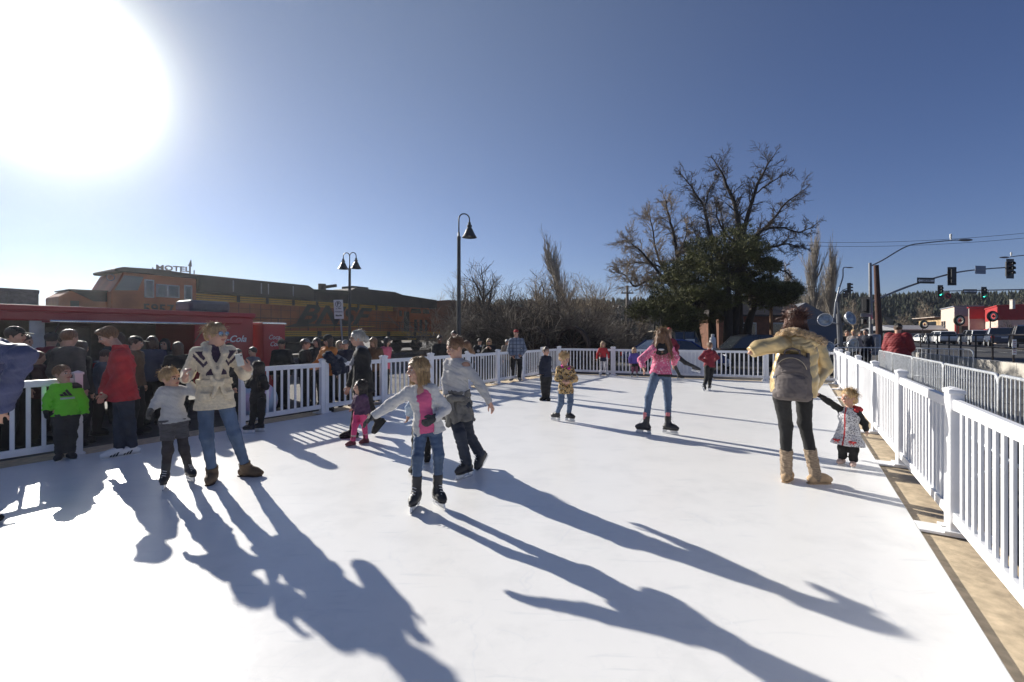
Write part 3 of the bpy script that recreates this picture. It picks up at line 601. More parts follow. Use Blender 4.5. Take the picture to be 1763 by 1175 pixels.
text('5957', .62, LDARK, R(9.3, TV - .065, 2.75), au, VZ, L, bold=.012)
text('BNSF', 1.62, LDARK, R(19.0, TV - .43, 2.78), au, VZ, L, shear=.45, bold=.05, sx=1.42)
m = MB(); ex(m, [(15.7, 2.02), (16.5, 2.26), (22.2, 2.22), (19.0, 2.10)], TV - .43, TV - .44); m.build('swoosh', LDARK, L)
m = MB(); ex(m, [(15.55, 1.96), (15.7, 2.0), (22.6, 2.18), (22.5, 2.13)], TV - .43, TV - .44); m.build('swoosh_line', YEL, L)
# rear cab end
m = MB(); ex(m, [(24.6, 1.79), (28.3, 1.79), (28.3, 2.95), (28.0, 3.72), (24.6, 3.66)], TV - .2, V1 + .2); m.build('rear_cab', ORANGE, L, bev=.05)
m = MB(); ex(m, [(25.9, 3.25), (26.0, 3.6), (27.0, 3.62), (27.1, 3.25)], TV - .19, TV - .24); m.build('rear_window', GLASS, L)
m = MB(); ex(m, [(27.3, 3.25), (27.3, 3.62), (27.95, 3.62), (28.1, 3.25)], TV - .19, TV - .24); m.build('rear_window', GLASS, L)
m = MB(); tb(m, 24.7, 24.98, TV - .19, TV - .24, 2.95, 3.4); m.build('rear_window', GLASS, L)
m = MB(); tb(m, 25.2, 25.75, TV - .19, TV - .24, 1.8, 3.35); m.build('rear_door', LDARK, L, bev=.01)
for u in (26.3, 26.9, 27.5): m = MB(); tb(m, u, u + .3, TV - .19, TV - .24, 1.85, 2.75); m.build('louvre', LDARK, L)
m = MB()
for u in [11.3 + 1.9 * i for i in range(10)]: m.seg(R(u, TV - .04, 1.46), R(u, TV - .04, 2.5), .022, .022, 6)
m.tube([R(11.3, TV - .04, 2.5), R(28.4, TV - .04, 2.5)], .022, 6); m.tube([R(11.3, TV - .04, 2.0), R(28.4, TV - .04, 2.0)], .014, 6); m.build('handrail', UNDER, L, smooth=30)
m = MB(); tb(m, 13.8, 20.8, TV - .2, V1 + .2, .42, 1.12); m.build('fuel_tank', UNDER, L, bev=.12)
for u in (7.6, 9.5, 11.4, 22.6, 24.6, 26.6): wheelset(L, u)
for u in (9.5, 24.6): m = MB(); tb(m, u - 2.6, u + 2.6, TV - .12, TV - .3, .55, .95); m.build('truck_frame', UNDER, L, bev=.08)
m = MB()
for u in (14.5, 17.6, 21.2, 25.4, 27.8): tb(m, u, u + .9, TV + .02, TV - .05, 1.17, 1.25)
m.build('reflectors', YEL, L)
m = MB(); m.tube(ring_pts(R(7.6, TV - .3, 4.1), .14, au, VZ, 14), .02, 5); m.build('mirror', GREYM, L, smooth=True)
BROWN = M('wagon_brown', (.10, .045, .022), .8, var=.4, scale=2); GREYW = M('wagon_grey', (.085, .09, .10), .7, var=.3)
def wagon(u0, u1, z1, mat, label, ribs=True):
    t = thing('freight_wagon', label, 'wagon', R((u0 + u1) / 2, TV - 1.5, .2), 0, 'freight wagons of the train')
    m = MB(); tb(m, u0, u1, TV, V1, 1.15, z1); m.build('body', mat, t, bev=.04)
    m = MB(); u = u0 + .3
    while u < u1 and ribs: tb(m, u, u + .14, TV + .07, TV - .02, 1.2, z1 - .1); u += 1.05
    tb(m, u0, u1, TV + .06, TV - .01, z1 - .16, z1 - .02); m.build('ribs', mat, t)
    m = MB(); tb(m, u0, u1, TV + .02, V1, .95, 1.148); m.build('underframe', UNDER, t)
    for u in (u0 + 1.2, u0 + 2.9, u1 - 2.9, u1 - 1.2): wheelset(t, u, .7, .45)
wagon(-9.5, 5.3, 3.34, GREYW, 'low dark grey freight wagon ahead of the locomotive nose')
wagon(30.4, 45, 4.55, BROWN, 'rusty brown freight wagon behind the bare thicket')
wagon(45.9, 60, 4.4, BROWN, 'second rusty brown freight wagon farther along the thicket')
# roof sign behind the train
t = thing('motel_sign', 'rooftop motel letters showing above the locomotive cab', 'sign', at(300, 576, 41)); c = at(298, 463, 41); rt = Vector((.8, .6, 0))
text('MOTEL', .62, M('sign_letters', (.05, .04, .04), .6), c, rt, VZ, t, bold=.02, sx=1.25, depth=.06)
m = MB()
for k in (-1.5, -.5, .5, 1.5): q = c + rt * k + Vector((0, .1, 0)); m.seg((q.x, q.y, -.1), q, .05, .05, 6)
m.build('posts', BLACK, t)
m = MB(); q = at(327, 459, 41); m.seg((q.x, q.y, -.1), q, .09, .07, 8); m.seg(q, q + Vector((.1, 0, .6)), .16, .02, 6); m.build('finial', BLACK, t)
# ------------------------------------------------------------------ red drinks trailer
TRED = M('trailer_red', (.34, .014, .025), .35, var=.1, scale=1.5, spec=.45); TIN = M('trailer_inside', (.16, .15, .14), .7, var=.2); ALU = M('bright_aluminium', (.75, .75, .75), .22, .9, var=.05)
A, B = R(-.6, -11.9), R(6.4, -11.9); td = (B - A).normalized(); tn = Vector((td.y, -td.x, 0)); TL = (B - A).length
def T(s, o, z): return A + td * s + tn * o + VZ * z
ra = math.atan2(td.y, td.x)
def tbx(m, s0, s1, o0, o1, z0, z1, mi=0): return m.box(T((s0 + s1) / 2, (o0 + o1) / 2, (z0 + z1) / 2), (s1 - s0, abs(o1 - o0), z1 - z0), rz=ra, mi=mi)
t = thing('drinks_trailer', 'long red drinks trailer with raised serving hatch behind the crowd', 'trailer', T(TL / 2, -1.2, -.1))
m = MB(); tbx(m, 0, TL, -2.3, -2.22, .35, 2.0); tbx(m, 0, .08, -2.22, 0, .35, 2.0); tbx(m, TL - 1.35, TL, -2.22, 0, .35, 2.0); tbx(m, .08, TL - 1.35, -.08, 0, .35, 1.02); m.build('body', TRED, t, bev=.02)
m = MB(); tbx(m, -.05, TL + .04, -2.35, .06, 2.0, 2.12); tbx(m, -.05, TL - .3, 0, .08, 1.83, 2.0); m.build('roof', TRED, t, bev=.03)
m = MB(); tbx(m, .08, TL - 1.35, -2.2, -2.1, .4, 1.99); tbx(m, .08, TL - 1.35, -2.1, -.1, .36, .42); m.build('interior', TIN, t)
m = MB(); tbx(m, .05, TL - 1.3, -.1, .35, 1.02, 1.07); m.build('counter', ALU, t, bev=.01)
m = MB(); m.prism([T(3.1, .085, 1.80), T(3.1, .8, 1.79), T(3.1, .8, 1.82), T(3.1, .085, 1.84)], td * (TL - 4.4)); m.build('hatch', TRED, t)
m = MB(); m.tube([T(3.05, .82, 1.81), T(TL - 1.3, .82, 1.81)], .026, 10); m.build('hatch_edge', ALU, t, smooth=True)
for s in (3.2, TL - 1.4): m = MB(); m.seg(T(s, .1, 1.4), T(s, .7, 1.8), .014, .014, 6); m.build('gas_strut', ALU, t)
m = MB(); tbx(m, 2.95, 3.15, .0, .05, .35, 1.83); m.build('corner_panel', M('trailer_white', (.5, .5, .5), .5), t, bev=.01)
m = MB(); tbx(m, 1.0, 2.6, -1.9, -1.3, 1.07, 1.6); tbx(m, 3.4, 4.2, -1.95, -1.4, 1.07, 1.75); m.build('drinks_machines', M('machine_grey', (.1, .1, .1), .4), t, bev=.03)
ac = MB(); tbx(ac, TL - 1.25, TL - .3, -1.3, -.5, 2.125, 2.42); ac.build('air_conditioner', M('ac_grey', (.10, .105, .12), .6), t, bev=.08)
WL = M('logo_white', (.75, .75, .76), .5, var=.05)
text('Coca-Cola', .23, WL, T(TL - .66, .008, 1.46), td, VZ, t, shear=.35, bold=.004, sx=.95)
for s in (1.2, 1.9, TL - 2.2): MB().lathe([(0, -.1), (.2, -.1), (.33, -.08), (.33, .08), (.2, .1), (0, .1)], T(s, -.2, .23), 20, ax=(td, VZ, tn)).build('wheel', RUBBER, t, smooth=40)
m = MB(); tbx(m, -.3, TL, -2.2, -.1, .2, .34); m.build('chassis', UNDER, t)
c = T(TL + .42, -.1, 0); t = thing('drinks_cooler', 'narrow red upright drinks cooler at the right end of the trailer', 'cooler', (c.x, c.y, -.1))
MB().box((c.x, c.y, .88), (.60, .7, 1.94), rz=ra).build('cabinet', TRED, t, bev=.03)
f = c + tn * .36; text('Coca-', .17, WL, Vector((f.x, f.y, 1.50)), td, VZ, t, shear=.35, sx=.85); text('Cola', .17, WL, Vector((f.x, f.y, 1.32)), td, VZ, t, shear=.35, sx=.85)
MB().box((c.x, c.y, 1.87), (.64, .74, .05), rz=ra).build('top_edge', ALU, t, bev=.01)
# ------------------------------------------------------------------ buildings
def house(loc, rz, w, d, h, ridge_h, wall, roof, label, hip=0., over=.4, wins=(), name='house'):
    t = thing(name, label, 'building', loc, rz)
    MB().box((0, 0, h / 2), (w, d, h)).build('wall', wall, t, local=True)
    e = over; x, y = w / 2 + e, d / 2 + e; r = w / 2 - hip + (e if hip == 0 else 0)
    m = MB(); m.add([(-x, -y, h), (x, -y, h), (x, y, h), (-x, y, h), (-r, 0, h + ridge_h), (r, 0, h + ridge_h), (-x, -y, h + .15), (x, -y, h + .15), (x, y, h + .15), (-x, y, h + .15), (-r, 0, h + ridge_h + .16), (r, 0, h + ridge_h + .16)],
          [(3, 2, 1, 0), (0, 1, 7, 6), (1, 2, 8, 7), (2, 3, 9, 8), (3, 0, 6, 9), (6, 7, 11, 10), (8, 9, 10, 11), (7, 8, 11), (9, 6, 10)])
    m.build('roof', roof, t, local=True)
    if hip == 0:
        for s in (-1, 1): MB().prism([(s * w / 2, -d / 2, h), (s * w / 2, d / 2, h), (s * w / 2, 0, h + ridge_h)], (-s * .05, 0, 0)).build('gable', wall, t, local=True)
    for (x, z, ww, hh, side) in wins:
        c = (x, -d / 2 - .03, z) if side == 'f' else ((w / 2 + .03) * (1 if side == 'r' else -1), x, z); sz = (ww, .08, hh) if side == 'f' else (.08, ww, hh); s2 = (ww - .18, .1, hh - .18) if side == 'f' else (.1, ww - .18, hh - .18)
        f = MB().box(c, sz).build('window', M('white_trim', (.55, .54, .5), .6), t, local=True); MB().box(c, s2).build('pane', GLASS, f, local=True)
    return t
BRICK = M('brick_orange', (.16, .065, .035), .85, var=.25, scale=3); SHING = M('roof_shingles', (.05, .042, .04), .9, var=.3, scale=4); GREYB = M('grey_siding', (.13, .15, .19), .8, var=.1, stretch=(1, 1, 8)); SNOWR = M('slate_roof', (.16, .17, .19), .8)
p = at(1262, 576, 47); house((p.x, p.y, -.1), .12, 7.4, 7, 3.4, 1.7, BRICK, SHING, 'low orange brick house behind the big trees', wins=((2.2, 2.0, 1.4, 1.6, 'f'), (-.6, 2.0, 1.4, 1.6, 'f')))
p = at(1290, 576, 52); t = house((p.x, p.y, -.1), -.35, 8.5, 8, 2.6, 2.2, BRICK, SHING, 'brown gabled annexe with a white eave left of the flag pole', wins=((2.4, 1.2, 1.6, 1.4, 'f'), (-1, 1.2, 2.2, 1.4, 'f')))
p = at(1362, 576, 60); house((p.x, p.y, -.1), math.pi / 2 - .22, 9, 8.0, 2.8, 2.6, GREYB, SNOWR, 'plain grey gabled building right of the flag pole', over=.15)
# flat-fronted shops: the street fronts recede along the street, the near ends face the rink
def shop(px0, Y0, px1, Y1, depth, ytop, label, mat, trim):
    a, b = at(px0, HY, Y0), at(px1, HY, Y1); a.z = b.z = 0; d = b - a; w = d.length; d.normalize(); n = Vector((-d.y, d.x, 0)); h = EYE + (HY - ytop) / FPX * Y1 - .2
    c = (a + b) / 2 + n * depth / 2; t = thing('shop', label, 'building', (c.x, c.y, .2), math.atan2(d.y, d.x))
    MB().box((0, 0, h / 2), (w, depth, h)).build('wall', mat, t, local=True, bev=.03)
    MB().box((0, 0, h + .1), (w + .3, depth + .3, .18)).build('parapet', trim, t, local=True, bev=.02)
    return t, w, h, depth
CREAM = M('cream_stucco', (.58, .46, .38), .85, var=.08); TAN = M('tan_stone', (.40, .28, .15), .85, var=.35, scale=3); REDT = M('shop_red', (.35, .022, .022), .7, var=.15); WTRIM = M('shop_trim', (.5, .42, .36), .7); SGREY = M('shop_grey', (.2, .21, .24), .7)
def fb(t, d, x, z, w, h, nm, mat, dp=.1): MB().box((x, -d / 2 - dp / 2, z), (w, dp, h)).build(nm, mat, t, local=True)
def eb(t, w, y, z, l, h, nm, mat, dp=.1): MB().box((w / 2 + dp / 2, y, z), (dp, l, h)).build(nm, mat, t, local=True)
t, w, h, d = shop(1582, 98, 1621, 88, 7, 547, 'small tan stone shop with a slanting eave and a wide dark window', TAN, REDT)
fb(t, d, w * .12, h * .55, w * .34, h * .6, 'window', GLASS); MB().box((0, -d / 2 - .5, h + .12), (w + .5, 1.2, .12)).build('eave', WTRIM, t, local=True)
t, w, h, d = shop(1620, 85, 1643, 76.5, 3.4, 529, 'cream stucco shop with a grey upper band and dark windows', CREAM, SGREY)
for x in (-w * .36, -w * .18): fb(t, d, x, h * .5, w * .1, h * .26, 'window', GLASS)
eb(t, w, 0, h * .86, d + .02, h * .26, 'upper_band', SGREY, .12); eb(t, w, -.2, h * .26, d * .55, h * .4, 'shop_window', GLASS); eb(t, w, -d * .42, h * .3, d * .12, h * .6, 'red_pillar', REDT, .3); fb(t, d, -w * .2, h * .2, w * .7, .25, 'canopy', WTRIM, 1.4)
t, w, h, d = shop(1667, 74, 1669, 73, 3.1, 531, 'narrow grey fronted shop with a dark red fascia', M('taupe', (.3, .26, .24), .8), REDT); eb(t, w, 0, h * .84, d + .04, h * .3, 'fascia', REDT)
t, w, h, d = shop(1688, 76, 1718, 63, 14, 528, 'long red topped shop with a slanted red awning at the right edge', CREAM, REDT)
MB().box((0, 0, h * .82), (w + .12, d + .12, h * .36)).build('fascia', REDT, t, local=True)
m = MB(); m.prism([(-w / 2, -d / 2 - .1, h * .42), (-w / 2, -d / 2 - 1.5, h * .24), (-w / 2, -d / 2 - 1.5, h * .18), (-w / 2, -d / 2 - .1, h * .2)], (w, 0, 0)); m.build('awning', REDT, t, local=True)
m = MB(); m.prism([(w / 2 + .1, -d / 2, h * .42), (w / 2 + 1.5, -d / 2, h * .24), (w / 2 + 1.5, -d / 2, h * .18), (w / 2 + .1, -d / 2, h * .2)], (0, d, 0)); m.build('awning', REDT, t, local=True)
for k in range(4): eb(t, w, -d * .36 + k * 3.2, h * .2, 2.2, h * .3, 'shop_window', GLASS, .08)
c = at(1743, 522, 58); t = thing('chimney', 'small pale chimney box standing above the red shop roof', 'chimney', c); MB().box(c - VZ * .2, (.35, .35, 1.1)).build('shaft', M('pale_box', (.6, .56, .5), .8), t); MB().box(c + VZ * .39, (.42, .42, .08)).build('cap', WTRIM, t)
p = at(1566, 576, 84); t = house((p.x, p.y, .2), .1, 11, 6, 2.1, .8, M('dark_shed', (.04, .04, .04), .8), M('pale_roof', (.28, .28, .3), .7), 'low dark shed with a pale roof left of the tan shop', over=.8)
# wreaths on lamp posts
WG = M('wreath_green', (.02, .03, .018), .9, var=.5, scale=20, bump=.6)
for (px, py, r, Y, lb) in ((1591, 559, 7.5, 66, 'hung before the tan shop'), (1651.5, 552, 9.5, 58, 'hung before the cream shop'), (1709, 545, 9.5, 54, 'hung before the red fascia')):
    c = at(px, py, Y); rr = r * Y / FPX * .8; t = thing('wreath', 'round christmas wreath with a pale ribbon ' + lb, 'wreath', c, 0, 'christmas wreaths on street posts')
    m = MB(); m.tube(ring_pts(c, rr, VX, VZ, 26), rr * .26, 8); m.build('greenery', WG, t, smooth=True)
    m = MB(); m.tube(ring_pts(c - VY * rr * .2, rr * .72, VX, VZ, 26), rr * .13, 6); m.build('ribbon', M('ribbon_cream', (.6, .55, .45), .7), t, smooth=True)
    m = MB(); m.box(c - VY * .1, (rr * .5, .05, rr * .6), ax=(Vector((.7, 0, .7)), VY, Vector((-.7, 0, .7)))); m.build('bow', REDT, t)
    m = MB(); m.seg((c.x, c.y + rr * .5, .2), (c.x, c.y + rr * .5, c.z + rr), .06, .05, 8); q = m.build('lamp_pole', BLACK); tag(q, 'dark street post carrying the christmas wreath ' + lb, 'post', 'street posts carrying wreaths')
# ------------------------------------------------------------------ cars
def car(loc, rz, paint, label, kind='sedan', sc=1.0, lamps=True):
    t = thing('parked_car', label, 'car', loc, rz, 'cars on the street and parking'); t.scale = (sc,) * 3      # local +X forward
    P = {'sedan': ([(-2.2, .35), (-2.25, .75), (-2.1, .92), (-1.5, .97), (1.0, .93), (1.9, .80), (2.2, .62), (2.22, .35)], [(-1.65, .95), (-1.0, 1.40), (.1, 1.45), (.55, 1.36), (1.2, .92)]),
         'suv': ([(-2.2, .4), (-2.28, .8), (-2.22, 1.08), (-1.5, 1.1), (1.05, 1.06), (1.95, .98), (2.2, .75), (2.22, .4)], [(-2.18, 1.08), (-2.0, 1.66), (-1.6, 1.74), (.2, 1.74), (.55, 1.66), (1.15, 1.05)]),
         'pickup': ([(-2.6, .5), (-2.65, .95), (-2.6, 1.08), (-.9, 1.1), (1.2, 1.1), (2.3, 1.02), (2.5, .8), (2.52, .5)], [(-.95, 1.09), (-.85, 1.75), (.3, 1.8), (.6, 1.7), (1.3, 1.08)])}[kind]
    W = .88; b = P[0]; x0, x1 = b[0][0], b[-1][0]
    m = MB(); n = len(b); rows = []
    for y, k, dz in ((-W + .06, .99, -.0), (-W, 1., 0), (-W, 1., 0), (W, 1., 0), (W, 1., 0), (W - .06, .99, 0)): rows.append([(x * k, y, z) for x, z in b])
    vs = [p for r in rows for p in r]; fs = [(i * n + j, i * n + j + 1, (i + 1) * n + j + 1, (i + 1) * n + j) for i in range(len(rows) - 1) for j in range(n - 1)]
    fs += [tuple(range(n)), tuple(range((len(rows) - 1) * n, len(rows) * n))] + [(i * n, (i + 1) * n, (i + 1) * n + n - 1, i * n + n - 1) for i in range(len(rows) - 1)]
    m.add(vs, fs); m.build('body', paint, t, bev=.05, local=True)
    g = P[1]; gn = len(g); wl, wh = W - .05, W - .2; zs = [z for _, z in g]; z0, z1 = min(zs), max(zs)
    def yy(z): return wl + (wh - wl) * (z - z0) / (z1 - z0)
    MB().add([(x, s * yy(z), z) for s in (-1, 1) for x, z in g], [tuple(range(gn)), tuple(range(gn, 2 * gn))] + [(i, i + 1, gn + i + 1, gn + i) for i in range(gn - 1)]).build('windows', GLASS, t, local=True)
    rf = [(x, z) for x, z in g if z > z0 + .6 * (z1 - z0)]
    MB().add([(x * 1.0, s * (yy(z) + .01), z + .012) for s in (-1, 1) for x, z in rf] + [(x, s * (yy(z) + .01), z - .05) for s in (-1, 1) for x, z in rf], [tuple(range(len(rf))), tuple(range(len(rf), 2 * len(rf)))] + [(i, i + 1, len(rf) + i + 1, len(rf) + i) for i in range(len(rf) - 1)] + [(i + s * len(rf), i + 1 + s * len(rf), i + 1 + (2 + s) * len(rf), i + (2 + s) * len(rf)) for s in (0, 1) for i in range(len(rf) - 1)]).build('roof', paint, t, local=True)
    for s in (-1, 1):
        for i in (0, gn - 2): MB().seg((g[i][0], s * (yy(g[i][1]) + .005), g[i][1]), (g[i + 1][0], s * (yy(g[i + 1][1]) + .005), g[i + 1][1]), .04, .04, 5).build('pillar', paint, t, local=True)
        MB().seg((-.25, s * (yy(z0) + .005), z0), (-.25, s * (yy(z1) + .005), z1 - .03), .045, .04, 5).build('pillar', paint, t, local=True)
    for x in (x0 + .85, x1 - .85):
        for s in (-1, 1):
            w = MB().lathe([(0, -.1), (.2, -.1), (.33, -.09), (.35, 0), (.33, .09), (.2, .1), (0, .1)], (x, s * (W - .06), .34), 18, ax=(VX, VZ, VY)).build('wheel', RUBBER, t, smooth=40, local=True)
            MB().lathe([(0, .03), (.08, .02), (.2, .0), (.21, -.02)], (x, s * (W + .04), .34), 14, ax=(VX, VZ, Vector((0, s, 0)))).build('rim', STEEL, w, smooth=40, local=True)
    zb = b[1][1]
    for s in (-1, 1):
        MB().box((x0 - .02, s * (W - .16), zb - .02), (.08, .22, .2)).build('tail_light', M('tail_red', (.5, .02, .02), .25), t, local=True, bev=.02)
        MB().box((x1 - .03, s * (W - .2), .68 if kind == 'sedan' else .8), (.1, .3, .13)).build('headlight', M('headlamp', (.65, .67, .7), .15), t, local=True, bev=.02)
    MB().box((x0 - .0, 0, .47), (.12, 1.62, .14)).box((x1 - .0, 0, .45), (.12, 1.62, .14)).build('bumper', M('bumper_grey', (.06, .06, .065), .5), t, local=True, bev=.03)
    MB().box((x0 - .035, 0, zb - .05), (.03, .4, .13)).build('number_plate', SIGNW, t, local=True)
    return t
def paint(nm, c): return M('car_paint_' + nm, c, .3, .1, var=.03, coat=.4)
BLU, BLK, SIL, WHT, GRY, TANP = paint('blue', (.012, .035, .16)), paint('black', (.012, .012, .015)), paint('silver', (.4, .41, .42)), paint('white', (.7, .7, .7)), paint('grey', (.11, .12, .14)), paint('tan', (.22, .17, .11))
for (px, Y, z, rz, p, lb, kd, s) in (
    (1158, 21.5, -.1, .12, BLU, 'bright blue saloon parked behind the far fence and long haired skater', 'sedan', 1.0),
    (1288, 22.5, -.1, math.pi - .1, BLK, 'black estate car parked behind the far fence left of the gold jacket', 'suv', .95),
    (1140, 30, -.1, 1.9, TANP, 'tan van like car behind the blue saloon', 'suv', 1.1),
    (1294, 42, -.1, .4, SIL, 'silver pickup parked in front of the brick house', 'pickup', .9),
    (1574, 74, .25, 1.1, GRY, 'small grey car farthest left in the street queue', 'sedan', 1.), (1590, 70, .25, 1.25, WHT, 'small white car behind the first railing post', 'sedan', .95),
    (1604, 68, .25, 1.0, BLK, 'black saloon between white cars in the street queue', 'sedan', 1.0), (1620, 60, .25, 1.15, WHT, 'white estate car waiting in front of the cream shop', 'suv', 1.0),
    (1653, 66, .25, .9, GRY, 'dark grey saloon half hidden behind the silver four by four', 'sedan', 1.), (1678, 54, .25, 1.05, SIL, 'silver four by four waiting in the street queue', 'suv', 1.05),
    (1722, 47, .25, .85, paint('slate', (.09, .11, .16)), 'slate blue pickup truck near the right edge', 'pickup', 1.12), (1772, 40, .25, .8, BLK, 'black van cut by the right picture edge', 'suv', 1.22),
    (1600, 84, .25, .1, paint('light', (.45, .47, .5)), 'pale car parked in front of the cream canopy', 'sedan', 1.0), (1535, 88, .25, .2, TANP, 'pale tan car far down the side street', 'sedan', 1.0)):
    q = at(px, HY, Y); car((q.x, q.y, z), rz, p, lb, kd, s)
# ================================================================== TREES
BARK = M('bark_dark', (.035, .027, .022), .95, var=.4, scale=6, stretch=(3, 3, .6), bump=.4)
TWIG = M('twigs_pale', (.27, .215, .15), .9, var=.35, scale=1.5); TWIGD = M('twigs_dark', (.055, .042, .034), .9, var=.4, scale=1.5); TWIGG = M('twigs_grey', (.29, .25, .20), .9, var=.3, scale=1.5)
def rv(g): v = Vector((g.gauss(0, 1), g.gauss(0, 1), g.gauss(0, 1))); return v.normalized()
def grow(g, segs, p, d, L, r, lvl, P):
    n = 4 if lvl < P['max'] else 3; q = p.copy(); d = d.copy(); sl = L / n
    for i in range(n):
        d = (d + rv(g) * P.get('wander', .22) + Vector((0, 0, P.get('up', .06)))).normalized(); e = q + d * sl
        r0 = r * (1 - .7 * i / n); r1 = r * (1 - .7 * (i + 1) / n); segs.append((q, e, max(r0, P['rmin']), max(r1, P['rmin']), lvl))
        if lvl < P['max']:
            for _ in range(P['kids'][min(lvl, len(P['kids']) - 1)] if (i > 0 or lvl > 0) else 0):
                if g.random() < P.get('prob', .8):
                    ax = rv(g); ax = (ax - d * ax.dot(d)).normalized(); s = P['spread'] * g.uniform(.6, 1.3)
                    grow(g, segs, q.lerp(e, g.random()), (d * math.cos(s) + ax * math.sin(s)).normalized(), L * P['ratio'] * g.uniform(.65, 1.15), max(r1 * .6, P['rmin']), lvl + 1, P)
        q = e
def tubes(segs, sides=(7, 5, 4, 3, 3, 3)):
    m = MB()
    for a, b, r0, r1, l in segs: m.seg(a, b, r0, r1, sides[min(l, 5)], cap=False)
    return m
def bare_tree(name, label, base, segs, bark, twig, group=None, split=1):
    t = thing(name, label, 'tree', base, 0, group)
    tubes([s for s in segs if s[4] < split]).build('trunk', bark, t, smooth=True); tubes([s for s in segs if s[4] >= split]).build('crown', twig, t, smooth=True)
    return t
def limbed(seed, Y, limbs, P, rtr):                     # limbs drawn as bearings + depth offset, then grown into twigs
    g = random.Random(seed); segs = []
    for (pts, r0, r1, dd, tl) in limbs:
        n = len(pts); W = [at(x, y, Y + dd * (i / (n - 1)) ) for i, (x, y) in enumerate(pts)]; Q = []
        for i in range(n - 1):
            p0, p1, p2, p3 = W[max(i - 1, 0)], W[i], W[i + 1], W[min(i + 2, n - 1)]
            for k in range(4):
                s = k / 4; Q.append(.5 * ((2 * p1) + (p2 - p0) * s + (2 * p0 - 5 * p1 + 4 * p2 - p3) * s * s + (3 * p1 - p0 - 3 * p2 + p3) * s ** 3) + rv(g) * .05)
        Q.append(W[-1])
        near = [s for s in segs if s[4] == 0]
        if near:                                         # grow the limb out of the one it leaves
            j = min(near, key=lambda s: (s[1] - Q[0]).length); Q.insert(0, j[1].copy())
        N = len(Q) - 1
        for i in range(N):
            a, b = .8 * (r0 + (r1 - r0) * i / N), .8 * (r0 + (r1 - r0) * (i + 1) / N); segs.append((Q[i], Q[i + 1], a, b, 0))
            if i >= N * P.get('bare', .25):
                for _ in range(P['per']):
                    d = (Q[i + 1] - Q[i]).normalized(); ax = rv(g); ax = (ax - d * ax.dot(d)).normalized(); s = g.uniform(.5, 1.2)
                    grow(g, segs, Q[i], (d * math.cos(s) + ax * math.sin(s)).normalized(), tl * g.uniform(.3, .85), max(b * .42, .022), 1, P)
        grow(g, segs, Q[-1], (Q[-1] - Q[-2]).normalized(), tl * .45, r1, 1, P)
    return segs
PA = dict(max=3, kids=[2, 2, 2], spread=.75, ratio=.52, rmin=.010, wander=.34, up=.04, per=2, prob=.8, bare=.3)
YA = 35.0
la = [([(1272, 600), (1273, 520), (1270, 430), (1272, 385), (1262, 345), (1247, 308), (1234, 285)], .42, .05, 0, 1.9),
      ([(1274, 470), (1280, 400), (1296, 340), (1312, 302), (1328, 274)], .30, .04, -1, 1.8),
      ([(1276, 480), (1288, 432), (1303, 405), (1325, 385), (1352, 352), (1382, 328)], .28, .04, 2, 1.7),
      ([(1306, 400), (1325, 393), (1350, 393), (1380, 399), (1405, 386)], .16, .03, .5, 1.4),
      ([(1285, 450), (1306, 434), (1335, 424), (1362, 421), (1378, 428)], .16, .03, -2, 1.4),
      ([(1268, 500), (1238, 440), (1226, 420), (1215, 370), (1211, 352), (1194, 328), (1174, 302)], .26, .035, 1.5, 1.5),
      ([(1213, 362), (1220, 330), (1232, 308)], .11, .03, 2, 1.3),
      ([(1266, 418), (1248, 400), (1236, 376), (1232, 352)], .14, .03, -1.5, 1.4),
      ([(1230, 425), (1205, 412), (1192, 392)], .10, .03, 0, 1.3),
      ([(1300, 470), (1330, 462), (1355, 470), (1372, 490)], .13, .03, -1, 1.3),
      ([(1300, 335), (1330, 312), (1355, 300)], .09, .03, .5, 1.3)]
b = at(1272, 576, YA); bare_tree('bare_tree', 'tallest bare tree with black spreading limbs above the conifer', (b.x, YA, -.1), limbed(5, YA, la, PA, .4), BARK, TWIGD)
PB = dict(max=3, kids=[3, 3, 2], spread=.6, ratio=.55, rmin=.009, wander=.25, up=.02, per=2, prob=.85, bare=.2)
YB = 38.0
lb = [([(1192, 600), (1185, 540), (1172, 480), (1165, 440), (1160, 405), (1150, 365), (1146, 345)], .36, .04, 0, 2.0),
      ([(1185, 540), (1160, 490), (1135, 450), (1124, 400), (1118, 368)], .22, .035, 1.5, 1.9),
      ([(1172, 510), (1135, 470), (1110, 440), (1088, 420), (1078, 412)], .2, .03, -1, 1.8),
      ([(1180, 520), (1150, 488), (1120, 481), (1094, 494), (1078, 476), (1062, 470)], .22, .03, -2, 1.7),
      ([(1186, 535), (1140, 500), (1112, 492)], .16, .03, -1.5, 1.5),
      ([(1150, 470), (1125, 455), (1100, 452), (1080, 455)], .12, .03, 1, 1.7),
      ([(1166, 445), (1180, 410), (1182, 385)], .1, .03, .5, 1.4), ([(1168, 460), (1190, 440), (1198, 425)], .1, .03, 0, 1.2)]
b = at(1192, 576, YB); bare_tree('bare_tree', 'wide bare tree with pale fine twigs left of the conifer', (b.x, YB, -.1), limbed(9, YB, lb, PB, .36), BARK, TWIG)
YC = 48.0
lc = [([(1252, 600), (1250, 480), (1246, 400), (1240, 360)], .3, .05, 0, 2.2), ([(1250, 470), (1226, 400), (1222, 365)], .2, .04, 1, 2.0), ([(1250, 450), (1268, 390), (1262, 350)], .2, .04, -1, 2.0)]
b = at(1252, 576, YC); bare_tree('bare_tree', 'pale twigged bare tree behind the middle of the tall black one', (b.x, YC, -.1), limbed(12, YC, lc, PB, .3), BARK, TWIGG)
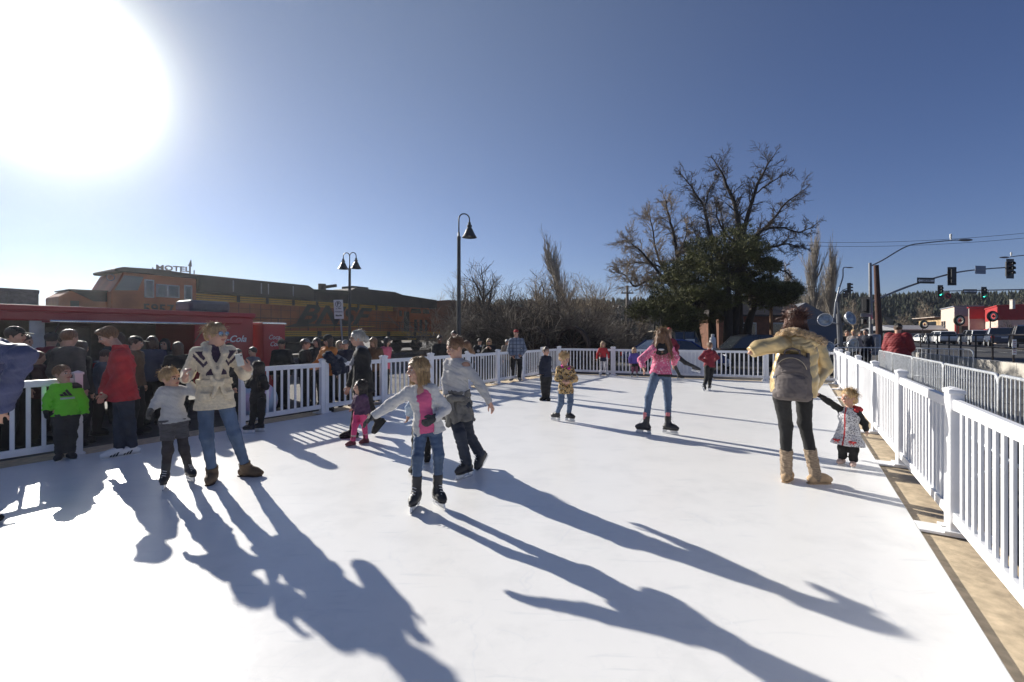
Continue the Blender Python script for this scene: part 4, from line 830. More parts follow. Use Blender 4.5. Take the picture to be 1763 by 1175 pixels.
# free growing trees: shared shapes, one set of meshes per kind
def proto(seed, H, r, P, lean=.1):
    g = random.Random(seed); segs = []; p = Vector((0, 0, -.1)); d = Vector((g.uniform(-lean, lean), g.uniform(-lean, lean), 1)).normalized(); n = 7
    for i in range(n):
        e = p + d * (H * P.get('trunk', .6) / n); segs.append((p, e, r * (1 - .65 * i / n), r * (1 - .65 * (i + 1) / n), 0))
        if i >= P.get('first', 2):
            for _ in range(P['kids'][0]):
                ax = rv(g); ax.z *= .3; ax = (ax - d * ax.dot(d)).normalized(); s = P['spread'] * g.uniform(.7, 1.25)
                grow(g, segs, p.lerp(e, g.random()), (d * math.cos(s) + ax * math.sin(s)).normalized(), H * P['limb'] * g.uniform(.7, 1.15) * (1.1 - .5 * i / n), r * .42, 1, P)
        p = e; d = (d + rv(g) * .08).normalized()
    grow(g, segs, p, d, H * P['limb'] * .8, r * .35, 1, P); return segs
PT = dict(max=3, kids=[2, 2, 2], spread=.75, ratio=.58, rmin=.008, wander=.24, up=.08, limb=.42, trunk=.6, first=2, prob=.85)
PS = dict(max=3, kids=[3, 2, 2], spread=.8, ratio=.6, rmin=.011, wander=.3, up=.05, limb=.55, trunk=.45, first=0, prob=.85)
PP = dict(max=3, kids=[7, 2, 2], spread=.24, ratio=.55, rmin=.009, wander=.10, up=.14, limb=.30, trunk=.88, first=1, prob=.9)
def proto_tree(kind, seed, H, r, P, bark, twig):
    t = bpy.data.objects.new(kind, None); COL.objects.link(t); s = proto(seed, H, r, P)
    tubes([q for q in s if q[4] < 1]).build('trunk', bark, t, smooth=True, local=True); tubes([q for q in s if q[4] >= 1]).build('crown', twig, t, smooth=True, local=True); t['h'] = H; return t
def plant(pr, first, px, ytop, Y, rz, label, group, z=-.1, wide=1.0):
    o = pr if first else copy_tree(pr); b = at(px, HY, Y); H = EYE + (HY - ytop) / FPX * Y; s = H / pr['h']
    o.location = (b.x, Y, z); o.rotation_euler = (0, 0, rz); o.scale = (s * wide, s * wide, s); tag(o, label, 'tree', group); return o
GW = 'poplars and bare trees beyond the plaza'
TWIGS = M('twigs_shrub', (.15, .125, .10), .9, var=.35, scale=1.5)
kinds = [proto_tree('bare_tree', 21, 6.5, .16, PT, BARK, TWIGD), proto_tree('bare_tree', 22, 6.5, .14, PT, BARK, TWIG), proto_tree('bare_shrub', 23, 4.5, .09, PS, BARK, TWIGS), proto_tree('bare_shrub', 24, 4.5, .1, PS, BARK, TWIGD)]
used = set()
spots_t = [(0, 838, 438, 31, 0, 'tall bare tree just right of the tall street lamp'), (1, 905, 462, 33, 1, 'bare tree above the man in the red cap'), (0, 935, 470, 38, 2.2, 'dark bare tree left of the slim poplar'),
           (1, 1012, 466, 40, .4, 'bare tree right of the slim poplar'), (1, 1048, 472, 46, 3, 'pale bare tree left of the utility pole'), (0, 792, 492, 34, 4, 'low bare tree beside the freight wagon end'),
           (0, 876, 478, 42, 5, 'thin bare tree behind the thicket middle'), (0, 965, 480, 34, 1.2, 'bare tree directly behind the right logging wheel'), (1, 1098, 520, 60, .7, 'small pale bare tree behind the utility pole'),
           (1, 808, 452, 36, 2.4, 'pale bare tree between the two tallest left thicket trees'), (1, 862, 448, 37, 3.6, 'pale bare tree left of the plaid jacket man'), (1, 922, 458, 36, 5.2, 'pale bare tree above the left logging wheel'), (1, 958, 462, 44, .9, 'pale bare tree touching the slim poplar on its left'), (1, 1034, 462, 37, 2.9, 'pale bare tree above the red sweater girl'), (1, 992, 470, 36, 4.4, 'pale bare tree touching the slim poplar on its right'),
            (1, 735, 497, 70, .2, 'pale bare treetop showing above the locomotive rear'), (1, 1650, 512, 106, 1.0, 'wide pale bare tree on the hill foot above the cream shop'), (1, 1606, 508, 104, 2.0, 'pale bare tree above the tan shop'),
           (1, 1708, 515, 100, 3.0, 'pale bare tree above the red shop roof'), (1, 1755, 508, 100, 4.2, 'pale bare tree at the right edge above the shops'), (1, 1545, 535, 104, .2, 'small pale bare tree right of the brown pole'),
           (1, 1472, 505, 90, 1.6, 'brown bare tree behind the floodlights'), (1, 1530, 545, 106, 2.6, 'brown low bare tree far down the street'), (0, 1738, 545, 50, 0.3, 'dark street tree in front of the red shop'),
           (0, 1020, 505, 30, 3.3, 'dark bare tree in front of the thicket right end')]
for k, px, yt, Y, rz, lb in spots_t: plant(kinds[k], k not in used, px, yt, Y, rz, lb, GW); used.add(k)
names = ['leftmost', 'second', 'third', 'fourth', 'fifth', 'sixth', 'seventh', 'eighth', 'ninth', 'tenth', 'eleventh', 'twelfth', 'thirteenth']
for i in range(13):
    k = 2 + (i * 7) % 2 if i != 4 else 3; px = 772 + i * 25 + rnd.uniform(-6, 6)
    plant(kinds[k], k not in used, px, 514 + rnd.uniform(-10, 14) + (i > 8) * 12, (24 + (i * 5) % 7) if not 870 < px < 1010 else 22.6 + (i % 3) * .5, i * 1.3, names[i] + ' of the bare shrubs in the thicket behind the far left fence', 'bare shrubs of the thicket', wide=1.25); used.add(k)
pop = [proto_tree('poplar', 31, 12, .2, PP, M('poplar_bark', (.20, .175, .14), .9, var=.3), TWIGG)]
plant(pop[0], True, 981, 428, 62, 0, 'slim bare poplar rising above the thicket', GW, wide=1.35)
plant(pop[0], False, 1391, 424, 66, 1.3, 'pale bare poplar right of the conifer', GW, wide=.95)
plant(pop[0], False, 1408, 462, 70, 2.6, 'shorter pale poplar between its two taller neighbours', GW)
plant(pop[0], False, 1433, 430, 64, 4.0, 'pale bare poplar behind the far cobra head light', GW, wide=.75)
plant(pop[0], False, 1375, 470, 72, 5.0, 'leftmost pale poplar half behind the conifer', GW)
# ------------------------------------------------------------------ conifer: leaning stems and needle clumps on spreading boughs
def conifer(Y):
    g = random.Random(77); b = at(1248, 576, Y); t = thing('conifer', 'broad dark green conifer with several stems in front of the bare trees', 'tree', (b.x, Y, -.1))
    st = [[(1252, 602), (1254, 540), (1250, 470), (1246, 425)], [(1282, 602), (1288, 560), (1300, 520), (1290, 470)], [(1205, 602), (1196, 560), (1200, 520), (1215, 480)], [(1228, 602), (1226, 560), (1228, 500), (1225, 455)], [(1262, 604), (1266, 545), (1272, 490), (1275, 450)]]
    m = MB(); stems = []
    for i, s in enumerate(st):
        W = [at(x, y, Y + (-1.2, .6, .4, 1.2, 0)[i]) for x, y in s]; W[0].z = -.1; m.tube(W, [.30, .26, .19, .06], 9); stems.append(W)
    cl = []
    outline = [(1248, 424, 60), (1215, 445, 40), (1285, 440, 38), (1185, 468, 40), (1240, 465, 70), (1310, 462, 30), (1165, 500, 40), (1225, 500, 70), (1290, 490, 55), (1330, 500, 35), (1150, 530, 38), (1195, 535, 55), (1255, 498, 55), (1318, 508, 34), (1120, 540, 30), (1350, 505, 16), (1362, 500, 9), (1180, 560, 40), (1165, 575, 22), (1345, 512, 20), (1108, 538, 16)]
    for (px, py, rad) in outline:
        for _ in range(int(5 + rad * .25)):
            a = g.uniform(0, 6.28); q = rad * math.sqrt(g.random()); x, y = px + q * math.cos(a), py + q * math.sin(a) * .55
            if y > 588 - abs(x - 1235) * .12: continue
            dz = g.uniform(-1, 1) * min(3.4, rad * .06 + .7); cl.append((at(x, y, Y + dz), g.uniform(.42, .76)))
    for c, r in cl[::3]:
        W = min(stems, key=lambda s: (s[2] - c).length); k = .35 + .6 * g.random(); p = W[1].lerp(W[3], k); mid = p.lerp(c, .55) - VZ * .15; m.tube([p, mid, c], [.06, .035, .012], 5)
    m.build('trunk', BARK, t, smooth=True)
    V, Fc = [], []; gr = np.random.default_rng(5)
    for c, r in cl:
        n = int(300 * r / .5); C = np.array(c)
        for _ in range(n):
            d = gr.normal(size=3); d /= np.linalg.norm(d); d[2] = d[2] * .62 + .12; o = C + d * r * gr.uniform(.6, 1.05)
            w = d * .8 + gr.normal(size=3) * .45 + np.array((0, 0, .25)); w /= np.linalg.norm(w); s = np.cross(w, gr.normal(size=3)); s /= np.linalg.norm(s) + 1e-6
            l = gr.uniform(.12, .22); i = len(V); V += [o - s * .019, o + s * .019, o + w * l + s * .008, o + w * l - s * .008]; Fc.append((i, i + 1, i + 2, i + 3))
    me = bpy.data.meshes.new('crown'); me.from_pydata([tuple(v) for v in V], [], Fc)
    me.materials.append(M('conifer_needles', (.078, .082, .026), .75, var=.7, scale=1.3, spec=.25)); me.update(); link('crown', me, t)
conifer(30.5)
# low dark hedge under the thicket and winter shrubs
HEDGE = M('hedge_leaves', (.022, .022, .012), .9, var=.6, scale=3)
def hedge(px0, px1, Y, h, label):
    gr = np.random.default_rng(int(px0)); a, b = at(px0, HY, Y), at(px1, HY, Y); V, Fc = [], []; L = (b - a).length; t = thing('hedge', label, 'hedge', ((a.x + b.x) / 2, Y, -.1), 0, 'low dark hedges beyond the fence')
    for _ in range(int(L * h * 900)):
        u = gr.uniform(); o = np.array((a.x + (b.x - a.x) * u, Y + gr.normal() * .3, -.1 + h * gr.uniform(0, 1) ** .8 * (.85 + .2 * math.sin(u * 17))))
        w = gr.normal(size=3); w /= np.linalg.norm(w); s = np.cross(w, gr.normal(size=3)); s /= np.linalg.norm(s); l = .07; i = len(V)
        V += [o, o + w * l + s * l * .45, o + w * l * 2, o + w * l - s * l * .45]; Fc.append((i, i + 1, i + 2, i + 3))
    me = bpy.data.meshes.new('leaves'); me.from_pydata([tuple(v) for v in V], [], Fc); me.materials.append(HEDGE); me.update(); link('leaves', me, t)
    m = MB()
    for i in range(int(L * 2)): x = a.x + (b.x - a.x) * (i + .5) / int(L * 2); m.seg((x, Y, -.1), (x + .1, Y, h * .8), .02, .008, 4)
    m.build('stems', BARK, t)
hedge(770, 905, 19.5, 1.2, 'dark hedge behind the blonde onlooker and plaid jacket'); hedge(990, 1060, 24, 1.35, 'dark hedge right of the logging wheels'); hedge(905, 985, 23.5, .9, 'dark hedge between the two logging wheels')
# ================================================================== PEOPLE: distance fields turned into continuous meshes
def A3(v): return np.array((v[0], v[1], v[2]), dtype=float)
def frame_from(f, up=(0, 0, 1)):
    f = A3(f); f /= np.linalg.norm(f); s = np.cross(f, A3(up)); s /= np.linalg.norm(s); u = np.cross(s, f); return s, f, u
# primitives: (type, bbox lo, bbox hi, fn(X,Y,Z)->d, k)
def rc(a, b, ra, rb, k=.02):
    a, b = A3(a), A3(b); ba = b - a; L2 = max(float(ba @ ba), 1e-9); R_ = max(ra, rb)
    def f(X, Y, Z):
        px, py, pz = X - a[0], Y - a[1], Z - a[2]; h = np.clip((px * ba[0] + py * ba[1] + pz * ba[2]) / L2, 0, 1)
        return np.sqrt((px - ba[0] * h) ** 2 + (py - ba[1] * h) ** 2 + (pz - ba[2] * h) ** 2) - (ra + (rb - ra) * h)
    return ('u', np.minimum(a, b) - R_, np.maximum(a, b) + R_, f, k)
def el(c, ax, r, k=.02):
    c = A3(c); B = np.array([A3(q) for q in ax]); r = A3(r); ext = np.sqrt(((B * r[:, None]) ** 2).sum(0))
    def f(X, Y, Z):
        px, py, pz = X - c[0], Y - c[1], Z - c[2]; q = [(px * B[i, 0] + py * B[i, 1] + pz * B[i, 2]) for i in range(3)]
        k0 = np.sqrt(sum((q[i] / r[i]) ** 2 for i in range(3))); k1 = np.sqrt(sum((q[i] / r[i] ** 2) ** 2 for i in range(3))) + 1e-9
        return k0 * (k0 - 1) / k1
    return ('u', c - ext, c + ext, f, k)
def loft(p0, p1, front, tab, k=.03, foff=0.):           # tab rows: (s, half width, half depth[, forward shift])
    p0, p1 = A3(p0), A3(p1); w = p1 - p0; L = np.linalg.norm(w); w = w / L; f_ = A3(front); f_ = f_ - w * (f_ @ w); f_ /= np.linalg.norm(f_); s_ = np.cross(f_, w)
    S = np.array([t[0] for t in tab]); AA = np.array([t[1] for t in tab]); BB = np.array([t[2] for t in tab]); FO = np.array([(t[3] if len(t) > 3 else 0) + foff for t in tab]); m = max(AA.max(), BB.max()) + abs(FO).max()
    e0, e1 = p0 + w * L * S[0], p0 + w * L * S[-1]
    def f(X, Y, Z):
        px, py, pz = X - p0[0], Y - p0[1], Z - p0[2]; s = (px * w[0] + py * w[1] + pz * w[2]) / L; sc = np.clip(s, S[0], S[-1])
        a, b, fo = np.interp(sc, S, AA), np.interp(sc, S, BB), np.interp(sc, S, FO)
        u = px * s_[0] + py * s_[1] + pz * s_[2]; v = px * f_[0] + py * f_[1] + pz * f_[2] - fo
        e = np.sqrt((u / a) ** 2 + (v / b) ** 2); d = (e - 1) * np.minimum(a, b)
        return np.maximum(d, np.maximum((s - S[-1]) * L, (S[0] - s) * L))
    return ('u', np.minimum(e0, e1) - m, np.maximum(e0, e1) + m, f, k)
def cut(p, n):                                           # removes what lies on the side n points to
    p, n = A3(p), A3(n); n = n / np.linalg.norm(n)
    return ('c', None, None, lambda X, Y, Z: (X - p[0]) * n[0] + (Y - p[1]) * n[1] + (Z - p[2]) * n[2], 0)
def sub(pr, k=.01): return ('s', pr[1], pr[2], pr[3], k)
def capcut(p, n, ball):                                  # cut only inside a ball (a cuff)
    p, n = A3(p), A3(n); n = n / np.linalg.norm(n)
    def f(X, Y, Z):
        d = (X - p[0]) * n[0] + (Y - p[1]) * n[1] + (Z - p[2]) * n[2]; q = np.sqrt((X - p[0]) ** 2 + (Y - p[1]) ** 2 + (Z - p[2]) ** 2) - ball
        return np.minimum(d, -q)
    return ('c', None, None, f, 0)
def mesh_sdf(prims, vox, wr=0., wf=70., seed=0):
    us = [p for p in prims if p[0] == 'u']; pad = 3 * vox + .02 + wr
    lo = np.min([p[1] for p in us], 0) - pad; hi = np.max([p[2] for p in us], 0) + pad; n = np.ceil((hi - lo) / vox).astype(int) + 1
    ax = [lo[i] + vox * np.arange(n[i]) for i in range(3)]; D = np.full(n, 1.0, dtype=np.float64)
    for t, b0, b1, f, k in prims:
        if t == 'c': i0, i1 = np.zeros(3, int), n
        else:
            mg = k + 3 * vox + .02; i0 = np.maximum(((b0 - mg - lo) / vox).astype(int), 0); i1 = np.minimum(np.ceil((b1 + mg - lo) / vox).astype(int) + 1, n)
        sl = tuple(slice(i0[i], i1[i]) for i in range(3)); X, Y, Z = ax[0][sl[0], None, None], ax[1][None, sl[1], None], ax[2][None, None, sl[2]]
        d = f(X, Y, Z); o = D[sl]
        if t == 'u':
            h = np.clip(k - np.abs(o - d), 0, None) / max(k, 1e-6); D[sl] = np.minimum(o, d) - h * h * k * .25
        elif t == 'c': D[sl] = np.maximum(o, d)
        else:
            e = -d; h = np.clip(k - np.abs(o - e), 0, None) / max(k, 1e-6); D[sl] = np.maximum(o, e) + h * h * k * .25
    if wr:
        g = np.random.default_rng(seed); X, Y, Z = ax[0][:, None, None], ax[1][None, :, None], ax[2][None, None, :]; w = 0
        for i in range(4):
            v = g.normal(size=3) * (.45, .45, 1.); v = v / np.linalg.norm(v) * wf * g.uniform(.6, 1.7); sn = np.sin(X * v[0] + Y * v[1] + Z * v[2] + 1.3 * np.sin(X * v[1] * .6 + Z * v[0] * .5 + i) + g.uniform(0, 6)); w = w + (sn if i % 2 else 1.9 * (1 - np.abs(sn)) ** 2 - .55)
        D = D + wr * w * .35
    for i in range(3):                                   # close the border
        s = [slice(None)] * 3; s[i] = 0; D[tuple(s)] = 1.; s[i] = -1; D[tuple(s)] = 1.
    return surf(D, lo, vox)
def surf(D, lo, vox):
    I = D < 0; c = np.zeros(tuple(s - 1 for s in D.shape), np.int8)
    O8 = [(i, j, k) for i in (0, 1) for j in (0, 1) for k in (0, 1)]
    def sh(A, o): return A[o[0]:A.shape[0] - 1 + o[0], o[1]:A.shape[1] - 1 + o[1], o[2]:A.shape[2] - 1 + o[2]]
    for o in O8: c += sh(I, o)
    idx = np.nonzero((c > 0) & (c < 8)); N = len(idx[0]); cv = {o: D[idx[0] + o[0], idx[1] + o[1], idx[2] + o[2]] for o in O8}
    P = np.zeros((N, 3)); cn = np.zeros(N)
    for o in O8:
        for a in range(3):
            if o[a] == 0:
                q = list(o); q[a] = 1; d0, d1 = cv[o], cv[tuple(q)]; x = (d0 < 0) != (d1 < 0); t = np.where(x, d0 / np.where(x, d0 - d1, 1), 0)
                for b in range(3): P[:, b] += np.where(x, o[b] + (t if b == a else 0), 0)
                cn += x
    P = P / cn[:, None] + np.stack(idx, 1); vid = np.full(c.shape, -1, np.int64); vid[idx] = np.arange(N); F = []
    for a in range(3):
        b, e = (a + 1) % 3, (a + 2) % 3; s0 = [slice(None)] * 3; s1 = [slice(None)] * 3; s0[a] = slice(0, -1); s1[a] = slice(1, None)
        i0, i1 = I[tuple(s0)], I[tuple(s1)]; k = np.nonzero(i0 != i1); k = [q for q in k]; ok = (k[b] > 0) & (k[e] > 0) & (k[b] < c.shape[b]) & (k[e] < c.shape[e]); k = [q[ok] for q in k]
        def vv(db, de): q = list(k); q[b] = k[b] + db; q[e] = k[e] + de; return vid[tuple(q)]
        Q = np.stack([vv(-1, -1), vv(0, -1), vv(0, 0), vv(-1, 0)], 1); fl = ~i0[tuple(k)]; Q[fl] = Q[fl][:, ::-1]; F.append(Q)
    return lo + P * vox, np.concatenate(F)
def to_obj(name, V, F, mats, parent, mi=None):
    me = bpy.data.meshes.new(name); me.vertices.add(len(V)); me.vertices.foreach_set('co', V.astype(np.float32).ravel()); me.loops.add(F.size); me.loops.foreach_set('vertex_index', F.astype(np.int32).ravel())
    me.polygons.add(len(F)); me.polygons.foreach_set('loop_start', np.arange(0, F.size, 4, dtype=np.int32)); me.polygons.foreach_set('loop_total', np.full(len(F), 4, np.int32))
    for m in (mats if isinstance(mats, (list, tuple)) else [mats]): me.materials.append(m)
    if mi is not None: me.polygons.foreach_set('material_index', mi.astype(np.int32))
    me.update(calc_edges=True); me.validate(); me.shade_smooth(); return link(name, me, parent)
def inside(pr, C): return pr[3](C[:, 0], C[:, 1], C[:, 2]) < 0
def dirv(yaw, pitch=0.):                                 # yaw 0 looks at the camera, 90 to the picture's right; pitch down is positive
    y = math.radians(yaw); p = math.radians(pitch); return np.array((math.sin(y) * math.cos(p), -math.cos(y) * math.cos(p), -math.sin(p)))
def hand_prims(w, d, n, th, sz, curl=.5, g=0.):          # w wrist, d along the hand, n palm side, th thumb side
    w, d, n, th = A3(w), A3(d) / np.linalg.norm(A3(d)), A3(n), A3(th); n = n - d * (n @ d); n /= np.linalg.norm(n); t2 = np.cross(d, n); t2 = t2 if t2 @ th >= 0 else -t2
    P = [el(w + d * .45 * sz, (d, t2, n), (.52 * sz + g, .40 * sz + g, .17 * sz + g), .012), rc(w - d * .1 * sz, w + d * .3 * sz, .26 * sz + g, .28 * sz + g, .015)]
    for i, (o, l) in enumerate(((.30, .72), (.10, .82), (-.10, .76), (-.29, .58))):
        b = w + d * .85 * sz + t2 * o * sz; c1 = curl * .7; d1 = d * math.cos(c1) + n * math.sin(c1) + t2 * o * .25; m = b + d1 * l * .5 * sz; c2 = curl * 1.7; d2 = d * math.cos(c2) + n * math.sin(c2); e = m + d2 * l * .5 * sz
        P += [rc(b, m, .105 * sz + g, .095 * sz + g, .004), rc(m, e, .095 * sz + g, .075 * sz + g, .004)]
    b = w + d * .25 * sz + t2 * .32 * sz; m = b + (d * .6 + t2 * .55 + n * .3) * .5 * sz; P += [rc(b, m, .13 * sz + g, .115 * sz + g, .008), rc(m, m + (d * .85 + t2 * .1 + n * .35) * .42 * sz, .11 * sz + g, .085 * sz + g, .005)]
    return P
SKIN = M('skin', (.50, .29, .205), .5, var=.1, scale=25, sss=.15); SKIND = M('skin_warm', (.36, .19, .125), .5, var=.1, scale=25, sss=.1)
EYEM = M('eye', (.02, .015, .012), .15); EYEW = M('eye_white', (.6, .58, .55), .2); LIP = M('lips', (.36, .12, .10), .45); BROW = M('brow', (.10, .06, .035), .8)
STD = [(-.16, .95, .62), (0, 1.10, .72), (.22, .92, .64), (.42, .80, .58), (.64, .94, .68), (.78, .98, .60), (.88, .80, .50), (.96, .48, .40), (1.0, .34, .36)]
class Fig:
    def __init__(s, label, h, J, yaw, head, hyaw=None, hpitch=0., hroll=0., hh=None, vox=.009, skin=SKIN, base=(0, 0, 0), build=1., ankles=None, group=None, seed=1):
        s.h, s.J, s.yaw, s.vox, s.skin, s.b, s.seed = h, {k: A3(v) for k, v in J.items()}, yaw, vox, skin, build, seed
        s.f = dirv(yaw); s.s = np.array((math.cos(math.radians(yaw)), math.sin(math.radians(yaw)), 0)); s.hw = .089 * h * build
        s.p0 = s.J['pel']; s.p1 = s.J['neck']; s.hc = A3(head); s.hs = (hh or .132 * h) / .225
        hyaw = yaw if hyaw is None else hyaw; f = dirv(hyaw, hpitch); sd = np.array((math.cos(math.radians(hyaw)), math.sin(math.radians(hyaw)), 0)); u = np.cross(f, sd); u = u if u[2] > 0 else -u
        r = math.radians(hroll); s.hS, s.hF, s.hU = sd * math.cos(r) + u * math.sin(r), f, u * math.cos(r) - sd * math.sin(r)
        s.feet = ankles; s.root = thing('person', label, 'person', base, 0, group)
    def H(s, x, y, z): return s.hc + (s.hS * x + s.hF * y + s.hU * z) * s.hs
    def tp(s, t, u=0, f=0): w = s.p1 - s.p0; return s.p0 + w * t + s.s * u + s.f * f
    def el(s, c, r, k=.012): return el(s.H(*c), (s.hS, s.hF, s.hU), np.array(r) * s.hs, k * s.hs)
    def tor(s, g=0, tab=STD, fo=0.): return [(r[0], r[1] * s.hw + g, r[2] * s.hw + g, (r[3] if len(r) > 3 else 0)) for r in tab]
    def arm(s, q, g=0., to=1., k=.025):
        a, e, w = s.J['s' + q], s.J['e' + q], s.J['w' + q]; h = s.h * s.b; P = [rc(a, e, .030 * h + g, .0245 * h + g, k)]
        t = max(0, min(1, to * 2 - 1)) if to <= 1 else 1; w2 = e + (w - e) * t; P.append(rc(e, w2, .0245 * h + g, (.0245 - .0085 * t) * h + g * .9, k)); return P
    def leg(s, q, g=0., to=1., k=.03, flare=0.):
        a, e, w = s.J['h' + q], s.J['k' + q], s.J['a' + q]; h = s.h * s.b; w2 = e + (w - e) * to; return [rc(a, e, .046 * h + g, .034 * h + g, k), rc(e, w2, .034 * h + g, .024 * h + g + flare, k)]
    def head_prims(s):
        E = s.el; P = [E((0, -.012, .028), (.074, .094, .085), .02), E((0, .012, -.04), (.058, .072, .072), .03), E((0, .045, -.088), (.028, .028, .022), .025), E((0, .072, .018), (.05, .022, .022), .02),
             rc(s.H(0, .083, .012), s.H(0, .106, -.022), .0075 * s.hs, .0125 * s.hs, .008 * s.hs), E((.013, .092, -.026), (.009, .012, .008), .006), E((-.013, .092, -.026), (.009, .012, .008), .006),
             E((.035, .062, -.03), (.024, .024, .022), .02), E((-.035, .062, -.03), (.024, .024, .022), .02), E((0, .087, -.054), (.022, .010, .010), .008),
             E((.075, -.008, -.008), (.012, .022, .032), .006), E((-.075, -.008, -.008), (.012, .022, .032), .006)]
        P += [sub(E((x, .096, .004), (.02, .014, .012), 0), .012 * s.hs) for x in (-.032, .032)] + [E((x, .078, .003), (.014, .012, .011), .003) for x in (-.032, .032)]
        return P
    def body(s, hands=(None, None), feet=True, lips=True):
        h = s.h; P = [loft(s.p0, s.p1, s.f, s.tor(-.006), .03)]; nk = s.p1; P.append(rc(nk, s.H(0, -.02, -.05), .034 * h * s.b ** .5, .031 * h * s.b ** .5, .025))
        for q in 'ab': P += [rc(s.tp(.86, 0), s.J['s' + q], .032 * h, .03 * h, .03)] + s.arm(q) + s.leg(q)
        s.hands = {}
        for q, hd in zip('ab', hands):
            w, e = s.J['w' + q], s.J['e' + q]; hd = hd or {}; d = A3(hd.get('d', (w - e) / np.linalg.norm(w - e))); n = A3(hd.get('n', (s.s * (1 if q == 'a' else -1)))); t = A3(hd.get('t', s.f)); sz = hd.get('sz', .052 * h ** .6 * 1.7 ** .4 if h < 1.5 else .052 * h)
            s.hands[q] = (w, d, n, t, sz, hd.get('curl', .5)); P += hand_prims(*s.hands[q])
        if feet and s.feet:
            for (an, f, u, fl, kind) in s.feet: P += [rc(an, A3(an) + A3(f) * fl * .5 - A3(u) * .02 * h, .022 * h, .016 * h, .02)]
        P += s.head_prims(); V, F = mesh_sdf(P, s.vox); C = V[F].mean(1); mi = np.zeros(len(F), int)
        for x in (-.032, .032): mi[inside(s.el((x, .088, .004), (.0155, .014, .0085)), C)] = 2; mi[inside(s.el((x, .09, .004), (.0085, .016, .0095)), C)] = 1; mi[inside(s.el((x, .088, .026), (.019, .022, .0055)), C)] = 4
        if lips: mi[inside(s.el((0, .09, -.055), (.024, .02, .0095)), C)] = 3
        s.body_o = to_obj('body', V, F, [s.skin, EYEM, EYEW, LIP, BROW], s.root, mi); return s
    def part(s, name, prims, mat, wr=0., wf=70., vox=None, regions=None, parent=None):
        V, F = mesh_sdf(prims, vox or s.vox, wr, wf, s.seed + len(name)); mi = None
        if regions:
            C = V[F].mean(1); mi = np.zeros(len(F), int)
            for i, fn in regions: mi[fn(C)] = i
        return to_obj(name, V, F, mat, parent or s.root, mi)
    def top(s, name, mat, g=.014, hem=-.12, flare=.0, to=1.0, wr=.006, collar=.0, sg=None, extra=(), regions=None, sleeves='ab', wf=70., waist=None, cutp=()):
        sg = g if sg is None else sg; tab = [(hem, (1.08 if hem < .05 else .96) * s.hw + g + flare, .72 * s.hw + g + flare)] + [r for r in s.tor(g) if r[0] > max(hem + .05, -.05) and r[0] < .97]
        if waist: tab = [(r[0], r[1] + (waist if .1 < r[0] < .6 else 0), r[2] + (waist if .1 < r[0] < .6 else 0)) for r in tab]
        P = [loft(s.p0, s.p1, s.f, tab, .03), rc(s.tp(.88), s.tp(1.0 + collar), .036 * s.h + g, .033 * s.h + g * .8, .03)]
        for q in sleeves:
            P += [rc(s.tp(.84), s.J['s' + q], .034 * s.h + g, .030 * s.h + sg, .03)] + s.arm(q, sg, to)
            if to >= .95: w, e = s.J['w' + q], s.J['e' + q]; P.append(capcut(w + (w - e) * .02, w - e, .10))
        P.append(capcut(s.tp(1.03 + collar), s.p1 - s.p0, .075 * s.h)); P += list(extra) + list(cutp)
        return s.part(name, P, mat, wr, wf, regions=regions)
    def pants(s, mat, g=.010, to=1.0, wr=.004, name='trousers', flare=0., waist=.05, regions=None, wf=60.):
        P = [loft(s.p0, s.p1, s.f, [(r[0], r[1] * s.hw + min(g, .006), r[2] * s.hw + min(g, .006)) for r in STD if r[0] < waist + .12], .03)]
        for q in 'ab': P += s.leg(q, g, to, flare=flare); P.append(capcut(s.J['k' + q] + (s.J['a' + q] - s.J['k' + q]) * to, s.J['a' + q] - s.J['k' + q], .10))
        P.append(cut(s.tp(waist), s.p1 - s.p0)); return s.part(name, P, mat, wr, wf, regions=regions)
    def skirt(s, mat, t0=.15, t1=-.45, w1=1.25, g=.014, wr=.006, name='skirt', d1=None):
        d1 = d1 or w1 * .8; return s.part(name, [loft(s.p0, s.p1, s.f, [(t1, w1 * s.hw, d1 * s.hw), (-.1, 1.04 * s.hw + g, .74 * s.hw + g), (t0, .9 * s.hw + g, .64 * s.hw + g)], .02)], mat, wr, 55)
    def shoes(s, mat, kind='shoe', sole=None, shaft=.10, mat2=None, names='shoe'):
        for q, (an, f, u, fl, kk) in zip('ab', s.feet):
            an, f, u = A3(an), A3(f), A3(u); h = s.h; sc = .046 * h; f0 = f - u * (f @ u); r = .024 * h
            P = [rc(an - f * .2 * fl - u * (sc - r * .9), an + f * .42 * fl - u * (sc - r * .95), r * 1.02, r * 1.12, .03), rc(an + f * .42 * fl - u * (sc - r * .9), an + f * .64 * fl - u * (sc - r * .7), r * 1.1, r * .78, .03), rc(an, an + f * .25 * fl - u * .015 * h, .027 * h, .026 * h, .03)]
            kn = s.J['k' + q]; up = (kn - an) / np.linalg.norm(kn - an)
            if kind in ('boot', 'skate'): P += [rc(an - u * .012 * h, an + up * shaft * h, .030 * h, .031 * h + (.008 if kind == 'boot' else .004), .03), cut(an + up * shaft * h, up)]
            P.append(cut(an - u * sc, -u)); o = s.part(names, P, mat, .003 if kind == 'boot' else .0015, 80)
            sd = np.cross(f, u); S = an - u * sc
            def pl(sc_, w): return [Vector(S + f * fl * a + sd * w * b) for a, b in ((-.34, -.6), (-.36, 0), (-.34, .6), (-.1, .8), (.15, .78), (.4, 1.0), (.6, .8), (.72, 0), (.6, -.8), (.4, -1), (.15, -.78), (-.1, -.8))]
